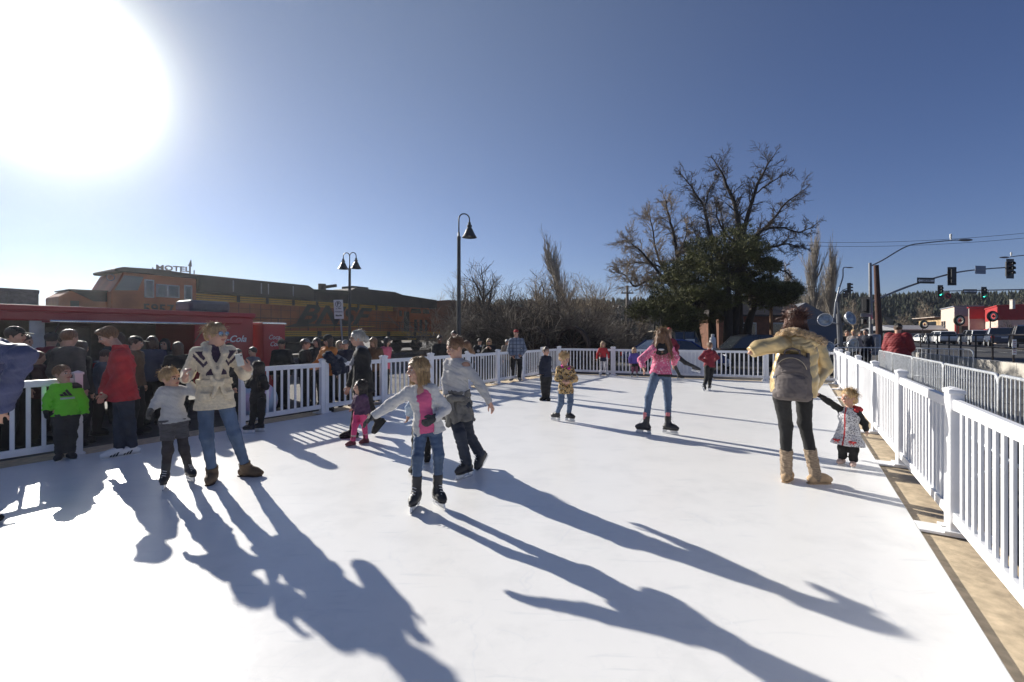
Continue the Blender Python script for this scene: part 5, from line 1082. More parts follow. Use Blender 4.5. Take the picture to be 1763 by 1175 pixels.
            if kind != 'skate':
                if sole: MB().prism(pl(1, r * 1.16), Vector(-u * .014)).build('sole', sole, o, bev=.004)
            else:
                MB().prism(pl(1, r * 1.1), Vector(-u * .012)).build('sole', sole or M('skate_sole', (.03, .03, .032), .5), o, bev=.003)
                S2 = S - u * .012; hm = M('skate_holder', (.72, .73, .74), .3, var=.05); m = MB(); ww = .009
                def P2(a, b): return Vector(S2 + f * fl * a - u * b)
                for prof in ([(-.34, 0), (-.06, 0), (-.12, .030), (-.16, .042), (-.36, .042)], [(.12, 0), (.62, 0), (.70, .042), (.24, .042), (.19, .030)], [(-.36, .042), (.70, .042), (.70, .034), (-.36, .034)]):
                    m.prism([P2(a, b) + Vector(sd * ww) for a, b in prof], Vector(-sd * ww * 2))
                m.build('blade_holder', hm, o)
                MB().prism([P2(a, b) + Vector(sd * .002) for a, b in ((-.38, .043), (.72, .043), (.76, .050), (.70, .061), (.5, .065), (-.3, .065), (-.38, .061))], Vector(-sd * .004)).build('blade', M('blade_steel', (.7, .71, .73), .18, 1., var=.05), o)
                m = MB()
                for i in range(5): c = an + f * (.06 + .035 * (4 - i)) * fl * 2 - u * (.004 + .006 * (4 - i)) + up * i * .012 * h; m.seg(c - sd * .018 + f * .026 * h, c + sd * .018 + f * .026 * h + u * .012, .0035, .0035, 5)
                m.build('laces', M('lace_white', (.6, .6, .6), .7), o)
    def gloves(s, mat, q='ab'):
        for i in q: w, e = s.J['w' + i], s.J['e' + i]; d = (w - e) / np.linalg.norm(w - e); s.part('glove', hand_prims(*s.hands[i], g=.005) + [rc(w - d * .035, w + d * .01, .019 * s.h + .006, .018 * s.h + .006, .01)], mat, .001, 90)
    def hair(s, mat, style='short', extra=(), g=.014, fl=.06, wv=.010, name='hair', line=.052, back=-.035):
        E = s.el; P = [E((0, -.016, .030), (.077 + g, .096 + g, .086 + g), .01)]
        if style == 'short': P += [sub(E((0, .09, -.045 + line - .052), (.085, .095, .095)), .015), cut(s.H(0, 0, back), -s.hU * 1. - s.hF * -.35)]
        else: P += [sub(E((0, .105, -.048 + line - .052), (.066, .085, .10)), .02)]
        if s.vox < .0096: s.fuzz(mat, 420, g + .001, back=-.03 if style == 'short' else -.07, pulled=style in ('bun', 'pony'))
        if style == 'short': P += list(extra); return s.part(name, P, mat, .004, 150)
        if style in ('bob', 'long'):
            L = .125 if style == 'bob' else .30
            for a in range(9):
                q = math.radians(65 + 230 * a / 8); x, y = .075 * math.sin(q), -.01 + .082 * math.cos(q) * 1.0; x2 = x * 1.12; P.append(rc(s.H(x, y, .01), s.hc + (s.hS * x2 + s.hF * (y * 1.02)) * s.hs - np.array((0, 0, L * s.hs)), (.022) * s.hs, .016 * s.hs, .03))
            P += [sub(E((0, .11, -.06), (.058, .09, .11)), .02)]
        if style in ('pony', 'bun', 'tied'): P += [cut(s.H(0, .02, -.055), -s.hU + s.hF * .25), ]
        P = P + list(extra)
        if style in ('bob', 'long') and s.vox < .0125: s.locks(mat, 380 if s.vox < .01 else 100, L + (.035 if style == 'bob' else .08), (.0038 if s.vox < .01 else .009), fl=fl, wv=wv)
        return s.part(name, P, mat, .004, 120)
    def fuzz(s, mat, n, g=.0, r=.0026, seed=6, back=-.05, pulled=False):
        q_ = np.random.default_rng(seed); m = MB()
        for _ in range(n):
            a = q_.uniform(-math.pi, math.pi); t0 = q_.uniform(.05, 1.5); front = abs(a) < 1.05; t1 = t0 + q_.uniform(.35, .75); k = 1.0 + q_.normal() * .012 + .01
            if (front and t1 > 1.0) or (pulled and abs(a) < 1.75 and t1 > 1.42): continue
            pts = []
            for i in range(4):
                t = t0 + (t1 - t0) * i / 3; b = a + (q_.normal() * .05 if i else 0) + (.12 if a > 0 else -.12) * i / 3; e = k * (1 + (.035 * q_.uniform() if i == 3 else 0)); z = .030 + (.0875 + g) * math.cos(t) * e
                pts.append(Vector(s.H((.0785 + g) * math.sin(t) * math.sin(b) * e, -.016 + (.0975 + g) * math.sin(t) * math.cos(b) * e, z)))
            if (pts[-1] - Vector(s.hc)).dot(Vector(s.hU)) < back * s.hs: continue
            m.tube(pts, [r * .6, r, r, r * .3], 4)
        if m.v: m.build('hair_locks', mat, s.root, smooth=True)
    def locks(s, mat, n, L, r, seed=8, fl=.0, wv=.010):
        g = np.random.default_rng(seed); m = MB()
        for _ in range(n):
            q = math.radians(g.uniform(58, 302)); a, b = math.sin(q), math.cos(q); k = g.uniform(.2, .75); o = 1.0 + g.normal() * .05; l = L * g.uniform(.75, 1.08)
            dn = np.array((0, 0, -1.)); p0 = s.H(.085 * a * k, -.016 + .10 * b * k, .112 - .05 * k); p1 = s.H(.088 * a * o, -.012 + .100 * b * o, .02); p2 = s.hc + (s.hS * .092 * a * o * (1 + fl * .6) + s.hF * (-.01 + .099 * b * o)) * s.hs + dn * l * .5 * s.hs; j = g.normal(size=3) * wv
            p3 = s.hc + (s.hS * .090 * a * o * (1 + fl) + s.hF * (-.01 + .098 * b * o)) * s.hs + dn * l * s.hs + j
            m.tube([Vector(p0), Vector((p0 + p1) / 2 + (p1 - s.hc) * .12), Vector(p1), Vector(p2 - j * .6), Vector(p3)], [r * .8, r, r, r, r * .25], 4)
        return m.build('hair_locks', mat, s.root, smooth=True)
    def strands(s, mat, n=60, L=.10, base='cap', seed=3, r=.0016, drop=.5, name='loose_hair', bias=(0, 0, 0), ymin=-.9, ymax=.3):
        g = np.random.default_rng(seed); m = MB()
        for _ in range(n):
            a = g.uniform(0, 6.28); z = g.uniform(-.2, 1.); y = g.uniform(ymin, ymax); rr = math.sqrt(max(.02, 1 - min(1, y * y))); x = rr * math.cos(a); zz = abs(rr * math.sin(a)) * (1 if z > 0 else -.4)
            p = s.H(x * .09, -.016 + y * .105, .03 + zz * .098); d = s.hS * x + s.hF * y + s.hU * zz + g.normal(size=3) * .5 + A3(bias); d /= np.linalg.norm(d); l = L * g.uniform(.4, 1.1); q = p + d * l * .5; e = q + (d * (1 - drop) + np.array((0, 0, -drop))) * l * .5
            m.tube([Vector(p - d * .01), Vector(q), Vector(e)], [r, r * .8, r * .4], 3)
        return m.build(name, mat, s.root, smooth=True)
    def cap(s, mat, kind='cap', mat2=None, yaw=0):
        E = s.el
        if kind == 'beanie':
            o = s.part('beanie', [E((0, -.014, .036), (.088, .108, .098), .01), cut(s.H(0, 0, .022), -s.hU + s.hF * -.25)], mat, .003, 120); return o
        P = [E((0, -.012, .034), (.084, .104, .094), .01), cut(s.H(0, 0, .036), -s.hU)]; o = s.part('cap', P, mat, .001)
        b = [el(s.H(0, .125, .040), (s.hS, s.hF, s.hU), np.array((.068, .07, .009)) * s.hs, .01)]; s.part('brim', b, mat2 or mat, 0, parent=o, vox=min(s.vox, .008)); return o
    def glasses(s, mat=None):
        m = MB()
        for x in (-.034, .034): c = s.H(x, .103, .006); m.lathe([(0, .004), (.024 * s.hs, .002), (.025 * s.hs, -.004), (0, -.004)], Vector(c), 14, ax=(Vector(s.hS), Vector(s.hU), Vector(s.hF)))
        for x in (-.058, .058): m.seg(Vector(s.H(x, .1, .01)), Vector(s.H(x * 1.35, .0, .008)), .003, .003, 5)
        m.seg(Vector(s.H(-.012, .106, .012)), Vector(s.H(.012, .106, .012)), .003, .003, 5); m.build('sunglasses', mat or M('sunglass', (.05, .055, .06), .08, .3, spec=.9), s.root, smooth=40)
def px_fig(label, Y, yaw, h, head, sa, sb, ea, eb, wa, wb, ha, hb, ka, kb, fa, fb, skate=False, fl=None, **kw):
    """joints read as bearings at the figure's depth Y; elbows, wrists and knees carry a depth offset in metres"""
    dv = -math.degrees(math.atan((head[0] - CX) / FPX)); yaw += dv; kw['hyaw'] = kw.get('hyaw', yaw - dv) + dv      # yaw is as seen from the photograph's viewpoint
    fa, fb = [(f[:3] + (f[3] + dv,)) if f[0] == 'g' else (f[:4] + (f[4] + dv, f[5])) for f in (fa, fb)]
    sn = math.sin(math.radians(yaw)); J = {}; hw = .098 * h
    def P(p, d=0.): return np.array(at(p[0], p[1], Y + d + (p[2] if len(p) > 2 else 0)))
    J['sa'], J['sb'] = P(sa, -hw * sn), P(sb, hw * sn); J['ha'], J['hb'] = P(ha, -.055 * h * sn), P(hb, .055 * h * sn)
    for q, (s_, e_, w_) in {'a': ('sa', ea, wa), 'b': ('sb', eb, wb)}.items(): d0 = J[s_][1] - Y; J['e' + q] = P(e_, d0); J['w' + q] = P(w_, d0)
    mid = (J['sa'] + J['sb']) / 2
    hm = (J['ha'] + J['hb']) / 2
    for q in ('ha', 'hb'): J[q] = hm + (J[q] - hm) * .92
    for q in ('sa', 'sb'): J[q] = mid + (J[q] - mid) * .80 - np.array((0, 0, .012 * h))
    J['neck'] = mid + np.array((0, 0, .030 * h)); J['pel'] = (J['ha'] + J['hb']) / 2 + np.array((0, 0, .035 * h)); fl = fl or .15 * h; feet = []; lift = .046 * h + (.077 if skate else .012)
    for q, f in (('a', fa), ('b', fb)):
        if f[0] == 'g': g = gnd(f[1], f[2]); an = np.array((g.x, g.y, lift)); fd = dirv(f[3]); u = np.array((0, 0, 1.))
        else: an = P((f[1], f[2], f[3])); fd = dirv(f[4], f[5]); sd = np.array((math.cos(math.radians(f[4])), math.sin(math.radians(f[4])), 0)); u = np.cross(fd, sd); u = u if u[2] > 0 else -u
        J['a' + q] = an; feet.append((an, fd, u, fl, ''))
    for q, k in (('a', ka), ('b', kb)): J['k' + q] = P(k, ((J['h' + q] + J['a' + q])[1] / 2 - Y))
    hd = P(head); b = (J['aa'] + J['ab']) / 2
    return Fig(label, h, J, yaw, hd, base=(b[0], b[1], 0), ankles=feet, **kw)
def stand(label, x, y, h, yaw, z=0., lean=(0, 0), arms='down', hyaw=None, hpitch=5, vox=.018, stance=.1, spread=0., feet=True, legs=None, **kw):
    """a standing figure; x, y on the ground, yaw as above; local frame: s to its image right, f forward"""
    s, f = np.array((math.cos(math.radians(yaw)), math.sin(math.radians(yaw)), 0)), dirv(yaw); o = np.array((x, y, z)); u = np.array((0, 0, 1.)); L = s * lean[0] + f * lean[1]
    def p(a, b, c): return o + s * a * h + f * b * h + u * c * h + L * max(0, c - .5) * 2
    J = dict(pel=p(0, 0, .53), neck=p(0, .0, .842), ha=p(-.055, 0, .50), hb=p(.055, 0, .50), ka=p(-.06, .015, .28), kb=p(.06, .02, .28), aa=p(-stance * .6, -.01, .053), ab=p(stance * .6, .01, .053), sa=p(-.088, 0, .80), sb=p(.088, 0, .80))
    A = {'down': ((-.125, -.02, .64), (-.12, .03, .49)), 'pocket': ((-.145, -.04, .645), (-.10, .06, .53)), 'front': ((-.125, .02, .645), (-.04, .13, .62)), 'rail': ((-.13, .05, .65), (-.09, .2, .60)), 'phone': ((-.13, .05, .66), (-.05, .14, .78)), 'out': ((-.2, 0, .72), (-.28, .03, .62)), 'cross': ((-.13, .03, .65), (.04, .10, .66))}[arms]
    for q, sg in (('a', 1), ('b', -1)): J['e' + q] = p(A[0][0] * sg, A[0][1], A[0][2]); J['w' + q] = p(A[1][0] * sg, A[1][1], A[1][2])
    if legs: J.update({k: p(*v) for k, v in legs.items()})
    ft = [(J['aa'], dirv(yaw - 10), u, .15 * h, ''), (J['ab'], dirv(yaw + 10), u, .15 * h, '')]
    return Fig(label, h, J, yaw, p(0, .012, .93), hyaw=hyaw, hpitch=hpitch, vox=vox, base=(x, y, z), ankles=ft, **kw)
# ------------------------------------------------------------------ cloth and hair
DENIM = M('denim', (.075, .115, .19), .85, var=.3, scale=9, bump=.25, bscale=220, stretch=(1, 1, .4)); DENIMD = M('denim_dark', (.022, .028, .045), .85, var=.3, scale=9, bump=.2, bscale=220)
CREAMK = M('cream_knit', (.66, .56, .40), .95, var=.14, scale=40, bump=.5, bscale=160, sheen=.3); PURPK = M('dark_purple_knit', (.045, .028, .05), .95, var=.2, bump=.4, bscale=160)
BLKC = M('black_cloth', (.012, .012, .013), .85, var=.3, bump=.15, bscale=150); BLKK = M('charcoal_cloth', (.028, .028, .03), .9, var=.3, bump=.2, bscale=150); NAVY = M('navy_cloth', (.014, .018, .035), .85, var=.25, bump=.15, bscale=150)
HGREY = M('heather_grey', (.48, .47, .46), .95, var=.08, scale=30, bump=.3, bscale=180, pat=heather((.36, .36, .37), 150, .45, .62, (1, 1, 4))); HWHITE = M('heather_white', (.62, .60, .57), .95, var=.08, bump=.3, bscale=180, pat=heather((.50, .48, .45), 150, .5, .66, (1, 1, 3)))
PINK = M('pink_cotton', (.68, .12, .25), .85, var=.1, bump=.1, bscale=120); PINKDOT = M('pink_fleece_dots', (.60, .13, .24), .9, var=.15, bump=.3, bscale=120, pat=spots(42, .30, (.75, .55, .60), .06)); HOTPINK = M('hot_pink_leggings', (.55, .05, .17), .8, var=.2)
TIED = M('grey_marl_shirt', (.15, .145, .135), .95, var=.25, scale=20, bump=.5, bscale=120); GOLD = M('gold_quilted_nylon', (.58, .43, .21), .36, .38, var=.05, scale=3, bump=.22, bscale=26, spec=.8); FUR = M('tan_fur', (.50, .33, .16), .95, var=.45, scale=45, bump=1., bscale=140, sheen=.5)
BAG = M('taupe_canvas', (.125, .105, .10), .8, var=.15, bump=.2, bscale=200); UGG = M('beige_knit_boot', (.36, .27, .19), .9, var=.4, scale=30, bump=.8, bscale=110, stretch=(1, 1, 3)); UGGS = M('tan_suede', (.42, .29, .17), .8, var=.2)
SPOTV = M('spotted_vest', (.60, .60, .62), .85, var=.05, pat=spots(70, .40, (.12, .12, .14), .1)); REDC = M('red_cloth', (.42, .03, .035), .85, var=.2, bump=.15, bscale=120); MAROON = M('maroon_cloth', (.17, .014, .026), .85, var=.25, bump=.15, bscale=120)
LEOP = M('leopard_fleece', (.50, .34, .15), .9, var=.2, bump=.4, bscale=90, pat=leopard); NEON = M('neon_green_fleece', (.14, .60, .02), .7, var=.06, bump=.1, bscale=120); PURP = M('purple_fleece', (.11, .075, .30), .9, var=.2); PLUM = M('plum_knit', (.085, .04, .085), .9, var=.3, bump=.3, bscale=140)
ORNG = M('orange_cloth', (.60, .20, .04), .8, var=.15, bump=.1, bscale=100); BRNJ = M('brown_jacket', (.10, .055, .03), .85, var=.25); BLUJ = M('blue_nylon', (.05, .06, .14), .6, var=.2, bump=.5, bscale=30); PLAID = M('plaid_flannel', (.22, .25, .30), .9, var=.1, pat=plaid, bump=.1, bscale=100)
RIPK = M('dark_leggings', (.035, .028, .03), .85, var=.5, scale=14); SHORT = M('layered_shorts', (.075, .07, .075), .9, var=.3, scale=14, stretch=(1, 1, 5)); TIGHTW = M('patterned_tights', (.42, .41, .43), .85, var=.5, scale=25)
SKATEB = M('skate_boot', (.022, .022, .026), .5, var=.4, bump=.15, bscale=80); LEATH = M('brown_suede', (.13, .085, .05), .8, var=.25); MARB = M('maroon_suede', (.16, .04, .05), .85, var=.3); SNEAK = M('white_sneaker', (.68, .68, .68), .5, var=.06); SOLEW = M('white_sole', (.62, .62, .6), .6); GLOVE = M('dark_grey_glove', (.05, .05, .05), .9, var=.4, scale=40)
def HM(nm, c): return M('hair_' + nm, c, .42, var=.4, scale=28, bump=.9, bscale=55, stretch=(3, 3, .5), spec=.6)
HBLO, HDBL, HBRN, HDBR, HBLK, HGRY, HRED = HM('blonde', (.55, .36, .16)), HM('dark_blonde', (.40, .26, .125)), HM('brown', (.20, .105, .052)), HM('dark_brown', (.085, .05, .032)), HM('black', (.030, .022, .018)), HM('grey', (.42, .40, .37)), HM('auburn', (.12, .045, .025))
# ------------------------------------------------------------------ 1 woman in the cream cardigan
F = px_fig('woman in a cream belted cardigan, jeans and mirrored sunglasses', 4.83, 12, 1.70, (373.5, 577), (333, 606), (401, 603), (323, 645, .02), (421, 645, .05), (319, 654, -.22), (428, 636, -.22), (352, 688), (387, 688), (356, 752, -.08), (404, 748, -.06), ('g', 366, 829, -12), ('g', 424, 820, 55), hyaw=38, hpitch=-3, hh=.23, vox=.0075, build=.92)
F.body(hands=(dict(curl=.9, d=(.1, -.3, .9)), dict(curl=1.0, d=(-.45, -.55, .75), n=(-.6, .6, .2), t=(-.3, -.5, .7))))
F.top('shirt', PURPK, g=.006, hem=-.1, to=.6)
def cardi(C):
    d = C - F.p0; w = (F.p1 - F.p0); Lw = np.linalg.norm(w); t = d @ (w / Lw) / Lw; u = np.abs(d @ F.s); v = d @ F.f; q = np.abs(u - .115); vt = .60 + 2.6 * q
    on = (v > -.02) & (u < .2); return on & (((t > vt + .11) & (t < .90) & (u > .05)) | ((t > vt - .03) & (t < vt + .045) & (t < .86)) | ((t < .58) & (t > .40) & (q > .02) & (t < .40 + 2.4 * q) & (u < .17)))
F.top('cardigan', [CREAMK, PURPK], g=.020, hem=-.30, flare=.02, wr=.005, regions=[(1, cardi)], wf=60, cutp=[sub(el(F.tp(.93, 0, .14), (F.s, F.f, (0, 0, 1)), (.05, .10, .15)), .02)])
F.part('collar', [rc(F.tp(1.02, -.075, -.01), F.tp(.86, -.082, .10), .030, .030, .03), rc(F.tp(.86, -.082, .10), F.tp(.33, .01, .125), .030, .022, .03), rc(F.tp(1.02, .075, -.01), F.tp(.86, .082, .10), .030, .030, .03), rc(F.tp(.86, .082, .10), F.tp(.36, .0, .125), .030, .022, .03), rc(F.tp(1.03, -.075, -.02), F.tp(1.03, .075, -.02), .028, .028, .03)], CREAMK, .004, 80)
F.part('belt', [loft(F.tp(.20), F.tp(.32), F.f, [(0, .146 + .022, .105 + .024), (1, .142 + .022, .104 + .024)], .01), rc(F.tp(.26, -.03, .135), F.tp(.26, .035, .135), .03, .028, .02), rc(F.tp(.25, .0, .14), F.tp(-.02, -.05, .15), .02, .016, .02), rc(F.tp(.25, .02, .14), F.tp(.02, .06, .15), .02, .016, .02), rc(F.tp(.28, -.02, .14), F.tp(.38, -.06, .14), .018, .016, .02)], CREAMK, .004, 80)
for x in (-.095, .10): F.part('pocket', [loft(F.tp(-.10, x, .085), F.tp(.06, x, .088), F.f, [(0, .058, .05), (1, .058, .05)], .01)], CREAMK, .003, 80)
F.pants(DENIM, g=.008, to=.97, wr=.004, wf=80); F.shoes(LEATH, 'boot', sole=M('brown_sole', (.05, .03, .02), .7), shaft=.045, names='boot')
F.hair(HDBL, 'bun', extra=[F.el((0, -.115, -.01), (.05, .045, .05), .03), F.el((.05, -.09, -.03), (.03, .03, .05), .03)], g=.012); F.strands(HBLO, 90, .10, bias=(-.5, 0, .25)); F.glasses(M('mirror_lens', (.35, .38, .40), .05, 1.))
p = F.J['wb'] + np.array((-.05, -.07, .10)); t = thing('phone', 'small pale phone held up in the hand of the woman in the cardigan', 'phone', Vector(p)); MB().box(Vector(p), (.065, .010, .125), ax=(Vector((.9, .3, .2)).normalized(), Vector((-.3, .95, 0)).normalized(), Vector((-.2, -.05, .97)).normalized())).build('case', M('phone_case', (.55, .55, .5), .4), t, bev=.006); MB().seg(Vector(p) + Vector((.02, -.008, .045)), Vector(p) + Vector((.02, -.011, .045)), .008, .008, 10).build('lens', INK, t)
# ------------------------------------------------------------------ 2 girl in the heather sweater and skates
F = px_fig('girl in a pale heather sweater and dark shorts beside the cardigan woman', 4.75, 8, 1.20, (294, 651), (276, 673), (314, 670), (268, 695, -.02), (338, 674, -.03), (260, 706, -.08), (325, 660, -.06), (287, 730), (311, 730), (289, 776, -.05), (317, 774, -.04), ('g', 284, 841, -8), ('g', 326, 829, 20), skate=True, hyaw=42, hpitch=2, hroll=8, hh=.205, vox=.0075, build=.96)
F.body(hands=(dict(curl=.7), dict(curl=.9, d=(-.5, -.2, .8)))); F.top('sweater', HGREY, g=.014, hem=-.06, flare=.012, wr=.006, wf=70)
F.pants(RIPK, g=.006, to=.98, name='leggings', wr=.003); F.part('shorts', [loft(F.p0, F.p1, F.f, [(r[0], r[1] * F.hw + .014, r[2] * F.hw + .014) for r in STD if r[0] < .3], .02)] + [q for i in 'ab' for q in (F.leg(i, .018)[0], )] + [cut(F.J['ka'] + np.array((0, 0, .10)), (0, 0, -1)), cut(F.tp(.03), (0, 0, 1))], SHORT, .004, 70)
for q in 'ab': F.part('knee_rip', [el(F.J['k' + q] + np.array((0, -.034, .01)), (VX, VY, VZ), (.02, .012, .014), .005)], SKIN, 0)
F.shoes(SKATEB, 'skate', shaft=.12, names='skate'); F.gloves(GLOVE); F.hair(HDBL, 'bun', extra=[F.el((-.02, -.10, .0), (.03, .03, .05), .02)], g=.010); F.strands(HBLO, 50, .06, bias=(-.2, 0, .3))
# ------------------------------------------------------------------ 3 girl in pink top
F = px_fig('blonde girl in a pink top and cream cardigan with one arm out', 4.2, -12, 1.37, (719, 637), (699, 673), (748, 670), (672, 697, -.04), (768, 704, .04), (643, 717, -.10), (746, 721, -.14), (724, 743), (750, 743), (719, 786, -.06), (755, 784, -.05), ('g', 717, 876, -20), ('g', 753, 872, 25), skate=True, hyaw=-62, hpitch=2, hh=.212, vox=.007, build=.92)
F.body(hands=(dict(curl=.45, n=(0, -.3, -1), t=(0, -1, .2)), dict(curl=.8, n=(0, .9, .2)))); F.top('tank_top', PINK, g=.008, hem=-.13, flare=.006, wr=.005, sleeves='', wf=60, cutp=[sub(el(F.tp(1.0, 0, .09), (F.s, F.f, (0, 0, 1)), (.06, .06, .085)), .02)])
op = el(F.tp(.22, .020, .16), (F.s, F.f, (0, 0, 1)), (.088, .13, .46))
F.top('cardigan', HWHITE, g=.018, hem=-.17, flare=.01, wr=.007, wf=55, cutp=[sub(op, .015), sub(el(F.tp(.95, .01, .13), (F.s, F.f, (0, 0, 1)), (.055, .10, .14)), .02)])
F.pants(DENIM, g=.006, to=.95, wr=.004, wf=90, name='jeans'); F.shoes(SKATEB, 'skate', shaft=.125, names='skate'); F.gloves(GLOVE); F.hair(HDBL, 'bob', g=.012); F.strands(HBLO, 70, .07, drop=.9, bias=(.4, 0, -.2))
# ------------------------------------------------------------------ 4 girl with ponytail
F = px_fig('tall ponytailed girl with a grey shirt tied round her waist', 5.05, -38, 1.53, (783, 599), (770, 624), (805, 628), (768, 657, -.04), (829, 667, .02), (768, 681, -.12), (843, 694, .03), (777, 700), (801, 700), (792, 748, -.16), (806, 746, .04), ('g', 804, 823, -48), ('l', 827, 783, .30, -40, 42), skate=True, hyaw=-58, hpitch=16, hh=.215, vox=.0075, build=.98)
F.body(hands=(None, dict(curl=.5))); F.top('sweater', HGREY, g=.014, hem=.1, flare=.004, wr=.007, wf=60, cutp=[sub(el(F.J['sb'] + np.array((.01, -.03, .025)), (VX, VY, VZ), (.05, .05, .03)), .01)])
F.skirt(TIED, t0=.26, t1=-.42, w1=1.42, g=.024, wr=.014, name='tied_shirt'); F.part('tied_sleeves', [rc(F.tp(.14, -.12, .08), F.tp(.12, .02, .15), .035, .034, .03), rc(F.tp(.12, .12, .08), F.tp(.12, .0, .15), .035, .034, .03), rc(F.tp(.1, .01, .145), F.tp(-.50, -.03, .135), .024, .034, .02), rc(F.tp(.1, .01, .145), F.tp(-.42, .05, .13), .022, .032, .02)], TIED, .006, 60)
F.pants(DENIMD, g=.012, to=1.0, wr=.006, wf=60, flare=.012, name='jeans'); F.shoes(SKATEB, 'skate', shaft=.09, names='skate')
F.hair(HBRN, 'pony', g=.010, extra=[rc(F.H(0, -.10, .01), F.H(.005, -.165, -.01), .034, .042, .02), rc(F.H(.005, -.165, -.01), F.H(.02, -.20, -.10), .038, .026, .02), rc(F.H(.02, -.20, -.10), F.H(.02, -.235, -.15), .026, .008, .02)]); F.strands(HBRN, 120, .09, bias=(.6, 0, 0))
# ------------------------------------------------------------------ 5 woman in the gold jacket
F = px_fig('woman in a shiny gold fur hooded jacket seen from behind in beige boots', 4.75, 172, 1.68, (1370, 556), (1333, 590), (1413, 594), (1307, 599, .06), (1419, 634, -.03), (1293, 607, .06), (1396, 670, -.10), (1344, 684), (1386, 684), (1353, 733, .04), (1385, 728, .03), ('g', 1354, 829, 168), ('g', 1404, 833, 128), hyaw=176, hpitch=4, hh=.225, vox=.0078, build=1.0)
F.body(hands=(dict(curl=1.2, sz=.030), dict(curl=.9))); F.pants(BLKC, g=.006, to=.9, wr=.003)
F.top('jacket', GOLD, g=.048, hem=-.06, flare=-.004, sg=.036, wr=.0055, wf=38, waist=.035, collar=.02)
F.part('hood', [el(F.tp(.96, -.02, -.10), (F.s, F.f, (0, 0, 1)), (.185, .085, .085)), el(F.tp(.84, -.02, -.135), (F.s, F.f, (0, 0, 1)), (.15, .06, .08), .04), el(F.tp(1.05, 0, -.04), (F.s, F.f, (0, 0, 1)), (.14, .09, .05), .03)], GOLD, .010, 45)
m = [(-.225, -.03, .93), (-.19, -.11, 1.00), (-.10, -.17, 1.08), (.0, -.185, 1.14), (.10, -.16, 1.13), (.155, -.09, 1.05), (.165, -.02, .97)]; F.part('fur_trim', [rc(F.tp(a[2], a[0], a[1]), F.tp(b[2], b[0], b[1]), .036, .036, .02) for a, b in zip(m, m[1:])], FUR, .012, 160)
F.hair(HRED, 'bob', g=.016, wv=.02, extra=[F.el((0, -.05, .115), (.05, .05, .035), .02), F.el((.045, -.06, .09), (.04, .04, .05), .02)]); F.strands(HRED, 200, .13, bias=(.1, 0, .7), drop=.35, r=.0022)
g = np.random.default_rng(4); mm = MB()
for a, b in zip(m, m[1:]):
    for _ in range(170):
        t = g.uniform(); c = F.tp(a[2] + (b[2] - a[2]) * t, a[0] + (b[0] - a[0]) * t, a[1] + (b[1] - a[1]) * t); d = g.normal(size=3); d /= np.linalg.norm(d); d[2] = abs(d[2]) * .7; mm.seg(Vector(c + d * .028), Vector(c + d * (.05 + .02 * g.uniform())), .0022, .0006, 3, cap=False)
mm.build('fur_hairs', FUR, F.root)
F.shoes(UGGS, 'shoe', sole=UGGS, names='boot')
for q in 'ab': an, kn = F.J['a' + q], F.J['k' + q]; F.part('boot_shaft', [rc(an - (kn - an) * .04, an + (kn - an) * .56, .054, .062, .02), cut(an + (kn - an) * .50, kn - an)], UGG, .006, 90)
K = F
bp = K.tp(.30, -.015, -.225); t = thing('backpack', 'taupe canvas backpack worn by the woman in the gold jacket', 'backpack', Vector(bp)); t2 = Fig.__new__(Fig); t2.root = t; t2.vox = .0075; t2.seed = 2
ax3 = (K.s, K.f, np.array((0, 0, 1.)))
def bpt(a, b, c): return bp + K.s * a + K.f * b + np.array((0, 0, c))
Fig.part(t2, 'main_bag', [loft(bpt(0, 0, -.22), bpt(0, .0, .23), K.f, [(0, .145, .07), (.10, .162, .09), (.5, .160, .10), (.8, .148, .085), (.94, .12, .07), (1, .08, .05)], .02), rc(bpt(-.11, 0, -.18), bpt(.11, 0, -.18), .055, .055, .03)], BAG, .006, 40)
Fig.part(t2, 'front_pocket', [loft(bpt(0, -.075, -.20), bpt(0, -.065, .03), K.f, [(0, .12, .05), (.2, .132, .065), (.85, .128, .06), (1, .10, .04)], .02)], BAG, .003, 60)
Fig.part(t2, 'top_flap', [loft(bpt(0, -.05, .05), bpt(0, -.03, .19), K.f, [(0, .11, .055), (.6, .112, .06), (1, .09, .05)], .02)], BAG, .006, 70)
MB().tube([Vector(bpt(a, -.02, .22 + z)) for a, z in ((-.07, 0), (-.06, .05), (0, .07), (.06, .05), (.07, 0))], .011, 6).build('handle', BAG, t, smooth=True)
MB().tube([Vector(bpt(.135 * math.cos(a), -.085, .06 + .14 * math.sin(a))) for a in np.linspace(.2, 2.94, 14)], .004, 5).build('zip', M('zip_pale', (.5, .42, .3), .4, .6), t, smooth=True); MB().box(Vector(bpt(.15, -.07, -.0)), (.035, .01, .03)).build('tag', SIGNW, t)
for x in (-.11, .11): MB().tube([Vector(K.tp(.16, x * 1.2, -.17)), Vector(K.tp(.55, x * 1.15, -.165)), Vector(K.tp(.88, x, -.13)), Vector(K.tp(1.0, x * .9, -.02))], .016, 6).build('shoulder_strap', BAG, t, smooth=True)
